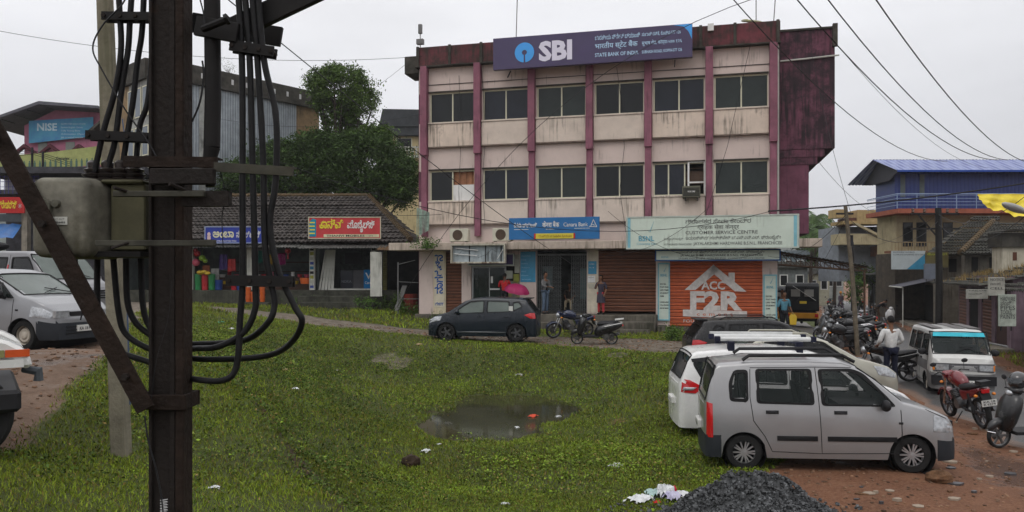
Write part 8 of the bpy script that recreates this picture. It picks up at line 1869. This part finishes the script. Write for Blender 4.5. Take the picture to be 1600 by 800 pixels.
# transformer switch box
sb = empty('switch_box', P(150, 405, 3.1), 0, 'grey weathered electrical box with a rounded cover and an oval plug', 'electrical box'); 
def bp_(px, py, Y=3.1): return P(px, py, Y)-Vector(sb.location)
GBX = pm('grimy grey enamel', (.19,.18,.145), rough=.7, var=.4, vs=6, grime=.55, scol=(.045,.04,.025), streak=.3, bump=.15, bs=25)
pts = []; x0, z0 = bp_(52,402,2.95).x, bp_(52,402,2.95).z; x1, z1 = bp_(141,277,2.95).x, bp_(141,277,2.95).z
def rrect(x0, x1, z0, z1, r, n=6):
    o = []
    for cx_, cz_, a0 in ((x1-r, z1-r, 0), (x0+r, z1-r, 90), (x0+r, z0+r, 180), (x1-r, z0+r, 270)):
        for k in range(n+1): a = R(a0+90*k/n); o.append((cx_+r*math.cos(a), cz_+r*math.sin(a)))
    return o
def tapered(rings, name, mat):
    b = MB(); n = len(rings[0][0])
    for pts, y in rings: b.v += [(p[0], y, p[1]) for p in pts]
    for i in range(len(rings)-1):
        for k in range(n): b.f.append((i*n+k, i*n+(k+1) % n, (i+1)*n+(k+1) % n, (i+1)*n+k)); b.m.append(0)
    b.f.append(tuple(range(n))); b.m.append(0); b.f.append(tuple(range((len(rings)-1)*n, len(rings)*n))[::-1]); b.m.append(0)
    return b.build(name, mat, sb, smooth=45)
yb = -.16
tapered([(rrect(x0+.02,x1-.02,z0+.02,z1-.02,.035), yb-.012), (rrect(x0+.006,x1-.006,z0+.006,z1-.006,.035), yb), (rrect(x0,x1,z0,z1,.035), yb+.02), (rrect(x0-.004,x1+.012,z0-.004,z1+.006,.05), yb+.10), (rrect(x0-.004,x1+.03,z0-.004,z1+.01,.05), yb+.22)], 'cover', GBX)
b = MB(); b.lathe([(.0,-.02),(.032,-.02),(.036,0)], 18, (x0+.055, yb-.012, (z0+z1)/2+.035), 'y'); b.lathe([(.0,-.02),(.014,-.018),(.016,0)], 14, (x0+.105, yb-.012, (z0+z1)/2+.05), 'y'); b.build('round_plug', pm('grey plug', (.13,.125,.10), var=.3), sb, smooth=40)
lbp = MB().box(x0+.075, x0+.145, yb-.016, yb-.0125, (z0+z1)/2-.03, (z0+z1)/2+.0).build('maker_plate', pm('pale label', (.5,.5,.46), var=.15, vs=30), sb)
lettering(lbp, 'LT CUT OUT', x0+.08, (z0+z1)/2-.012, .006, .055, DKT, y=yb-.0175); lettering(lbp, 'NO 004493', x0+.08, (z0+z1)/2-.025, .007, .058, DKT, y=yb-.0175, bold=.03)
bx0, bx1 = x1+.03, bp_(238,0,3.1).x
b = MB(); b.box(bx0, bx1, -.06, .16, bp_(0,392,3.1).z, bp_(0,290,3.1).z); b.box(x1-.0, bx1, -.08, .18, bp_(0,290,3.1).z, bp_(0,284,3.1).z); b.build('tank', pm('dark olive enamel', (.09,.085,.05), var=.4, vs=4, grime=.3), sb, bevel=.006)
b = MB(); b.box(x0+.05, bx1, -.10, .2, bp_(0,402,3.1).z, bp_(0,394,3.1).z); b.build('base_plate', DKS, sb)
# bushings
for k, px in enumerate((146, 168, 189, 211)):
    b = MB(); b.lathe([(.045,0),(.05,.008),(.03,.014),(.038,.02),(.044,.028),(.026,.034),(.033,.040),(.036,.048),(.022,.054),(.024,.075),(.014,.085),(.0,.085)], 16); b.build('bushing', pm('dark glazed bushing', (.03,.024,.022), rough=.3), sb, loc=bp_(px, 284, 3.08), smooth=40)
# cables
def cable(pix, r, label, Yf, name='power_cable', grp=None):
    pts = catmull([P(x, y, Yf(i/(len(pix)-1)) if callable(Yf) else Yf) for i, (x, y) in enumerate(pix)], 7); o0 = pts[0]
    o = MB().tube([p-o0 for p in pts], r, 9).build(name, CBLK, loc=o0, smooth=60); tag(o, label, 'cable', grp); return o
CG = 'thick cables hanging on the steel pole'
cable([(183,-40),(187,20),(189,78),(180,140),(162,203),(152,248),(147,270)], .0115, 'leftmost black cable dropping onto the bushings of the grey box', 3.06, grp=CG)
cable([(208,-40),(203,31),(200,78),(190,140),(180,218),(170,255),(168,270)], .0115, 'second black cable from the left dropping onto the bushings', 3.07, grp=CG)
cable([(226,-40),(222,47),(215,94),(208,156),(200,203),(192,255),(189,270)], .0115, 'third black cable from the left dropping onto the bushings', 3.08, grp=CG)
cable([(243,-40),(241,40),(236,103),(230,162),(219,194),(214,237),(211,270)], .0110, 'cable nearest the steel pole among the four over the bushings', 3.09, grp=CG)
back = lambda a, m=3.17: (lambda t: a+(m-a)*smooth01(t*3-1.6) if t < .8 else m)
def yf(t): return 2.99+.2*float(smooth01((t-.45)/.2))
cable([(370,-40),(378,90),(379,305),(379,440),(375,500),(370,570),(350,594),(300,592),(270,584),(233,566),(184,548),(163,520),(153,480),(152,404)], .0125, 'right hand cable hanging straight down and making the lowest loop', yf, grp=CG)
cable([(380,-40),(390,90),(395,270),(399,440),(398,485),(380,520),(340,542),(300,545),(268,555),(233,545),(197,522),(185,485),(177,404)], .0125, 'second cable from the left on the right side of the pole', yf, grp=CG)
cable([(391,-40),(402,90),(411,245),(414,380),(423,440),(429,475),(418,505),(380,532),(300,538),(262,537),(233,522),(210,501),(199,469),(197,404)], .0125, 'third cable from the left on the right side of the pole', yf, grp=CG)
cable([(401,-40),(412,90),(431,180),(431,280),(422,350),(434,420),(460,478),(472,502),(458,532),(430,552),(380,560),(300,560),(262,545),(234,511),(223,475),(220,404)], .0125, 'outermost cable on the right swinging in the widest loop', yf, grp=CG)
def spacer(x0, y0, x1, y1, Y, label, w=.04):
    a, c = P(x0,y0,Y), P(x1,y1,Y); o = empty('cable_clamp', a, 0, label, 'clamp'); d = c-a
    b = MB(); b.bar((0,-.02,0), d+Vector((0,-.02,0)), .008, w); b.bar((0,.02,0), d+Vector((0,.02,0)), .008, w); b.build('plate', DKS, o)
    b = MB()
    for t in (.05,.36,.66,.95): b.cyl(d*t+Vector((0,-.03,0)), d*t+Vector((0,.03,0)), .009, 6)
    b.build('bolt', RUST, o)
spacer(362,73,430,83,2.99,'short upper cable clamp on the right of the pole'); spacer(356,438,459,440,2.99,'lower cable clamp on the right cables', .042); spacer(163,27,243,28,3.06,'short upper cable clamp on the left of the pole', .032); spacer(138,212,237,216,3.06,'lower cable clamp on the left cables above the bushings', .036)
# thin wires around the structure
def thin(pix, Y, r=.0028, label='', name='thin_wire'):
    pts = catmull([P(x, y, Y) for x, y in pix], 8); o0 = pts[0]; o = MB().tube([p-o0 for p in pts], r, 5).build(name, BLK, loc=o0); tag(o, label, 'wire'); return o
thin([(200,-12),(190,8),(160,40),(145,75),(160,110),(195,170),(230,220),(244,244)], 2.95, .0032, 'loose thin wire curving left of the concrete pole top')
thin([(310,-10),(318,20),(320,45)], 2.95, .003, 'short thin wire at the top of the steel pole')
thin([(300,190),(312,160),(318,120),(316,95)], 3.05, .004, 'kinked black wire between the steel pole and the conduit')
thin([(340,255),(352,300),(347,340),(349,390)], 3.0, .002, 'fine wire dangling under the right crossarm')
thin([(226,650),(232,690),(243,730),(252,775),(256,810)], 2.94, .0035, 'thin wire trailing from the clamp down the steel pole')
thin([(268,440),(262,500),(245,560),(236,625)], 2.96, .0012, 'hair thin strand running down the steel pole face')
thin([(120,404),(125,440),(131,470),(126,500)], 3.05, .003, 'thin looped wire hanging below the grey box')
sp2 = []; 
for k in range(60): a = k*.9; sp2.append(P(256+6*math.cos(a)/1.0, 780+k*.6, 2.94))
o0 = sp2[0]; o = MB().tube([p-o0 for p in sp2], .0022, 4).build('wire_coil', pm('bright wire', (.4,.4,.4), metal=.6), loc=o0); tag(o, 'small bright coil of wire near the foot of the steel pole', 'wire')
# concrete pole
g0 = Vector((-3.8, 7.5, gz(-3.8, 7.5))); o = empty('concrete_pole', g0, 0, 'pale leaning concrete pole behind the steel pole', 'pole')
b = MB(); t = P(160, -110, 7.5)-g0; n = 8
for i in range(n+1):
    k = i/n; c = Vector((0,0,-.4)).lerp(t, k); w = .082*(1-.25*k); b.v += [tuple(c+Vector(v)) for v in ((-w,-w*.8,0),(w,-w*.8,0),(w,w*.8,0),(-w,w*.8,0))]
for i in range(n):
    for j in range(4): b.f.append((4*i+j, 4*i+(j+1) % 4, 4*i+4+(j+1) % 4, 4*i+4+j)); b.m.append(0)
b.build('shaft', pm('old pole concrete', (.22,.20,.15), rough=.9, var=.3, vs=4, streak=.4, scol=(.07,.07,.04), bump=.3, bs=30), o, bevel=.012)
b = MB(); b.tube([t*.6+Vector((.11,0,0)), t*.62+Vector((.16,-.03,-.1)), t*.63+Vector((.12,0,.05))], .006, 5); b.tube([t*.1+Vector((.14,-.1,0)), t*.3+Vector((.15,-.1,0)), t*.45+Vector((.13,-.1,.0))], .008, 5); b.build('tie_wire', pm('blue grey wire', (.06,.09,.15)), o)
# ---------------------------------------------------------------- overhead wires
def wire(p0, p1, sag, r, label, n=16):
    p0, p1 = P(*p0), P(*p1); pts = [p0.lerp(p1, i/n)-Vector((0,0,sag*4*(i/n)*(1-i/n))) for i in range(n+1)]
    o = MB().tube([p-p0 for p in pts], r, 5).build('overhead_wire', BLK, loc=p0); tag(o, label, 'wire')
wire((1120,-30,15),(1480,252,33),.9,.012,'thick wire from the top of the bank to the black steel pole')
wire((1225,-25,14),(1560,250,30),.8,.013,'second long wire fanning down the sky to the right')
wire((1275,-25,14),(1575,250,30),.75,.013,'third long wire fanning down the sky to the right')
wire((1352,-25,13),(1610,255,29),.6,.013,'rightmost long wire fanning down the sky')
wire((1300,60,15),(1545,262,30),.6,.005,'faint thin wire under the second long wire')
wire((1200,330,26),(1610,285,26),.12,.026,'thick black cable crossing in front of the maroon stair block')
wire((430,250,20),(1205,330,26),1.2,.010,'long wire crossing the front of the bank to the stair block')
wire((620,480,30),(1200,-10,18),-1.9,.009,'wire rising across the violet signboard')
wire((345,-10,12),(905,420,31),.2,.010,'thin black wire slanting down from the top left across the bank')
wire((-20,45,30),(660,88,34),.6,.010,'thin wire crossing the left sky to the bank roof')
wire((500,180,40),(640,95,34),.3,.007,'short thin wire between the tree and the bank roof')
wire((340,185,40),(660,178,34),.5,.007,'thin wire level with the top floor of the bank')
wire((240,225,30),(690,335,33),.9,.010,'wire hanging over the tiled shop roof')
wire((1266,70,31),(1330,335,24.5),.4,.007,'thin wire from the stair block to the leaning wooden pole')
wire((1265,235,31),(1380,335,60),.6,.010,'thin wire from the stepped overhang to the cream house')
wire((1250,120,31),(1262,260,31),.05,.008,'short wire dropping beside the stair block')
wire((1330,345,24.5),(1466,345,33.3),.8,.010,'wire between the wooden pole and the black steel pole')
wire((1322,335,24.5),(1200,400,30),.5,.008,'wire from the wooden pole back to the bank corner')
wire((1323,340,24.5),(1245,470,33),.2,.007,'stay wire slanting from the wooden pole towards the rickshaw')
wire((1466,335,33.3),(1610,300,22),.6,.010,'upper wire from the black steel pole to the right edge')
wire((1466,350,33.3),(1610,330,22),.8,.010,'lower wire from the black steel pole to the right edge')
wire((1466,335,33.3),(1331,385,57),.5,.009,'wire from the black steel pole to the dark slim pole')
wire((950,330,31),(1190,395,29),.9,.008,'drooping wire in front of the faded customer service signboard')
wire((945,400,31),(1112,320,30.4),.5,.008,'black wire curving up across the faded signboard')
# ---------------------------------------------------------------- gravel, litter, stones
c0 = G(1172, 792); cx_, cy_ = 2.72, 8.7; Rg, Hg = 1.27, .77; zb_ = gz(cx_, cy_)
GV = pm('dark crushed stone', (.09,.094,.098), rough=.7, var=.4, vs=9, island=.6)
n = 9000; a = NR.uniform(0, 2*np.pi, n); rr_ = Rg*np.sqrt(NR.uniform(0, 1, n))*1.03; hgt = Hg*np.clip(1-(rr_/Rg), 0, 1)**1.0*(1+.08*np.sin(a*3))+.0
hgt = np.minimum(hgt*(1+.10*np.sin(a*2+1)+.05*np.sin(a*7)), Hg*.93)+.02*np.sin(rr_*14+a*4)*(rr_ < Rg*.9)
x = cx_+rr_*np.cos(a)*(1+.05*np.sin(a*5)); y = cy_+rr_*np.sin(a)*.9; z = gzv(x, y)*.0+zb_+hgt-.01
base = np.array([(-1,-1,-1),(1,-1,-1),(1,1,-1),(-1,1,-1),(-.7,-.7,1),(.8,-.6,1),(.6,.8,1),(-.8,.6,1)], float)
fq = np.array([(0,3,2,1),(4,5,6,7),(0,1,5,4),(1,2,6,5),(2,3,7,6),(3,0,4,7)])
out_ = NR.random(n) < .10; rr_ = np.where(out_, Rg*NR.uniform(.95, 1.5, n), rr_); x = np.where(out_, cx_+rr_*np.cos(a), x); y = np.where(out_, cy_+rr_*np.sin(a)*.9, y); z = np.where(out_, gzv(x, y)+.008, z)
sz = np.exp(NR.normal(np.log(.0115), .32, n)); V = base[None]*NR.uniform(.6, 1.3, (n,8,3))*sz[:,None,None]
q1 = NR.uniform(0, 6.28, n); q2 = NR.uniform(0, 3.14, n); c1, s1, c2, s2 = np.cos(q1), np.sin(q1), np.cos(q2), np.sin(q2)
V = np.stack([V[...,0]*c1[:,None]-V[...,1]*s1[:,None], V[...,0]*s1[:,None]+V[...,1]*c1[:,None], V[...,2]], -1); V = np.stack([V[...,0], V[...,1]*c2[:,None]-V[...,2]*s2[:,None], V[...,1]*s2[:,None]+V[...,2]*c2[:,None]], -1)
V += np.stack([x, y, z+NR.uniform(0, .02, n)], 1)[:,None]
hp = MB(); m = 40; rings = 14
for i in range(rings+1):
    for k in range(m): aa = 2*math.pi*k/m; r_ = Rg*i/rings; hp.v.append((cx_+r_*math.cos(aa)*(1+.05*math.sin(aa*5)), cy_+r_*math.sin(aa)*.9, zb_+min(Hg*.93, Hg*(1-i/rings)*(1+.08*math.sin(aa*3))*(1+.10*math.sin(aa*2+1)+.05*math.sin(aa*7)))-.03))
for i in range(rings):
    for k in range(m): hp.f.append((i*m+k, i*m+(k+1) % m, (i+1)*m+(k+1) % m, (i+1)*m+k))
nv0 = len(hp.v); allV = np.concatenate([np.array(hp.v), V.reshape(-1, 3)]); allF = hp.f+[tuple(int(q)+nv0+8*i for q in f) for i in range(n) for f in fq]
me = bpy.data.meshes.new('gravel_heap'); me.from_pydata(allV.tolist(), [], allF); me.materials.append(GV); o = bpy.data.objects.new('gravel_heap', me); COL.objects.link(o); tag(o, 'heap of dark crushed stone', 'gravel heap', kind='stuff')
def crumple(name, loc, sx_, sy_, sz_, mat, label, seed, cat='litter', grp=None, n=9):
    r = random.Random(seed); b = MB()
    for i in range(n+1):
        for k in range(n+1):
            u, v = i/n*2-1, k/n*2-1; e = math.sqrt(max(0, 1-(u*u*.55+v*v*.55)));
            b.v.append((u*sx_*(1+r.uniform(-.15,.15)), v*sy_*(1+r.uniform(-.15,.15)), sz_*e*(.35+.65*r.random())))
    for i in range(n):
        for k in range(n):
            if (i in (0,n-1) or k in (0,n-1)) and r.random() < .35: continue
            j = i*(n+1)+k; b.f.append((j, j+1, j+n+2, j+n+1)); b.m.append(0)
    o = b.build(name, mat, loc=loc, rz=r.uniform(0,3), smooth=35); tag(o, label, cat, grp); return o
WP = pm('white plastic film', (.62,.64,.65), rough=.35, var=.12, vs=9); VP = pm('violet tinted film', (.48,.46,.62), rough=.35, var=.2, vs=6)
g_ = G(1000, 787); crumple('plastic_bag', g_, .20, .13, .10, WP, 'torn white plastic bag at the left end of the litter pile', 3)
g_ = G(1022, 779); crumple('plastic_bag', g_, .12, .1, .13, pm('mint tinted film', (.42,.58,.55), rough=.35), 'small mint coloured plastic bag in the litter pile', 4)
g_ = G(1040, 776); o = crumple('plastic_bag', g_, .15, .12, .20, WP, 'upright white plastic bag with a red print in the litter pile', 5)
b = MB()
for k in range(4): b.box(-.08+.045*k, -.055+.045*k, -.135, -.115, .05+.02*(k % 2), .13)
b.box(-.1,.08,-.138,-.12,.03,.045); b.build('red_print', pm('red print', (.5,.02,.05)), o)
g_ = G(1052, 783); crumple('plastic_bag', g_, .13, .1, .14, VP, 'pale violet plastic bag beside the gravel heap', 6)
g_ = G(1068, 776); crumple('plastic_bag', g_, .14, .08, .07, WP, 'flat white plastic scrap against the gravel heap', 8)
g_ = G(1026, 788); crumple('paper_scrap', g_, .06, .04, .04, pm('bright red wrapper', (.55,.02,.02)), 'small red wrapper in the litter pile', 9)
g_ = G(1010, 782); crumple('paper_scrap', g_, .06, .05, .05, pm('brown lump', (.10,.06,.04)), 'brown soggy lump in the litter pile', 10)
g_ = G(963, 730); crumple('plastic_bag', g_, .14, .09, .06, WP, 'lone white plastic bag on the grass right of the puddle', 12)
for i, (px, py, s_, m, l) in enumerate(((665, 708, .10, WP, 'white plastic scrap left of the puddle front'), (687, 696, .05, WP, 'small white scrap near the puddle edge'), (334, 766, .05, WP, 'white scrap in the grass beside the steel pole'), (460, 609, .08, WP, 'white scrap on the slope behind the cable loops'), (525, 580, .07, WP, 'white scrap high on the left slope'), (362, 515, .12, WP, 'white scrap on the far crest of the left slope'), (345, 505, .12, pm('green wrapper', (.1,.35,.2)), 'pale green wrapper on the far crest'), (443, 580, .12, pm('tan stone', (.35,.26,.15)), 'tan stone on the left slope'), (790, 790, .06, WP, 'white scrap at the bottom centre of the grass'), (812, 588, .12, pm('pale stone', (.35,.35,.30)), 'pale stone slab above the puddle'), (604, 711, .04, pm('yellow leaf', (.5,.5,.03)), 'yellow leaf left of the white scraps'), (700, 663, .10, WP, 'pale scrap at the left rim of the puddle'), (655, 540, .12, pm('tan stone', (.35,.26,.15)), 'tan stone on the bank below the dark hatchback'))):
    g_ = G(px, py); crumple('litter_scrap' if m in (WP,) else 'small_debris', g_, s_, s_*.7, s_*.6, m, l, 20+i)
for px, py, s_, m, l in ((833, 659, .14, pm('orange red wrapper', (.6,.08,.04)), 'orange red wrapper floating in the puddle'), (808, 673, .07, WP, 'white cup floating in the puddle'), (872, 655, .07, WP, 'white scrap floating at the right of the puddle')):
    g_ = P(px, py, 0) if False else G(px, py); g_.z = -.283; crumple('litter_scrap', g_, s_, s_*.6, s_*.4, m, l, 50+int(px))
def stone(px, py, r, label, mat, name='stone', h=.6, seed=1):
    g_ = G(px, py); rr2 = random.Random(seed); b = MB(); b.ell((0,0,r*h*.6), r, r*.7, r*h, 9, 6); b.v = [tuple(Vector(v)*(1+rr2.uniform(-.12,.12))) for v in b.v]; o = b.build(name, mat, loc=g_); tag(o, label, 'stone')
LAT = pm('brown laterite stone', (.16,.085,.045), rough=.9, var=.4, vs=8, bump=.5)
stone(1467, 755, .20, 'brown laterite block on the red earth by the front wheel of the silver hatchback', LAT, 'laterite_block', .5, 2); stone(1466, 742, .13, 'tan flat stone behind the laterite block', pm('tan stone', (.35,.26,.15)), 'stone', .35, 3)
stone(642, 730, .16, 'dark earth covered stone on the left slope of the hollow', pm('dark earth clod', (.05,.032,.02), var=.4), 'stone', .8, 4); stone(300, 790, .01, 'x', LAT) if False else None
SLT = pm('wet slate chips', (.07,.07,.075), rough=.3, var=.3)
rr3 = random.Random(5); k = 0
for i in range(46):
    px = rr3.uniform(1330, 1590); py = rr3.uniform(655, 795)
    if px < 1480 and py < 745: continue
    g_ = G(px, py); s_ = rr3.uniform(.02, .085) if i % 4 else rr3.uniform(.08, .13); b = MB(); m_ = 6; pr = [(s_*math.cos(2*math.pi*q/m_)*rr3.uniform(.6,1.1), s_*.7*math.sin(2*math.pi*q/m_)*rr3.uniform(.6,1.1)) for q in range(m_)]; b.prism(pr, 0, rr3.uniform(.012,.035), 'z')
    o = b.build('slate_chip', [SLT, LAT, pm('pale chip', (.32,.26,.2))][i % 3], loc=g_); tag(o, 'flat broken stone chip trodden into the red earth', 'stone chip', 'stone chips scattered on the red earth')
# tiny grit on the bare earth
n = 16000; x = NR.uniform(-9, 16, n); y = NR.uniform(5, 30, n); k = (dirt_mask(x, y) > .6) & ~((x > pl(y, ROAD_L)) & (x < pl(y, ROAD_R))); x, y = x[k], y[k]; n = len(x)
sz = NR.uniform(.006, .02, n)*(1+y/25); V = base[None]*NR.uniform(.6, 1.3, (n,8,3))*sz[:,None,None]*np.array([1,1,.45]); V += np.stack([x, y, gzv(x, y)+.004], 1)[:,None]
me = bpy.data.meshes.new('grit'); idx = (fq[None]+8*np.arange(n)[:,None,None]).reshape(-1); me.vertices.add(8*n); me.vertices.foreach_set('co', V.ravel().astype(np.float32)); me.loops.add(len(idx)); me.loops.foreach_set('vertex_index', idx.astype(np.int32)); me.polygons.add(6*n); me.polygons.foreach_set('loop_start', np.arange(0, 24*n, 4, dtype=np.int32)); me.update(calc_edges=True)
me.materials.append(pm('red grit', (.20,.115,.07), island=.7, var=.4, vs=3)); o = bpy.data.objects.new('grit', me); COL.objects.link(o); tag(o, 'grit and small stones on the bare earth', 'grit', kind='stuff')
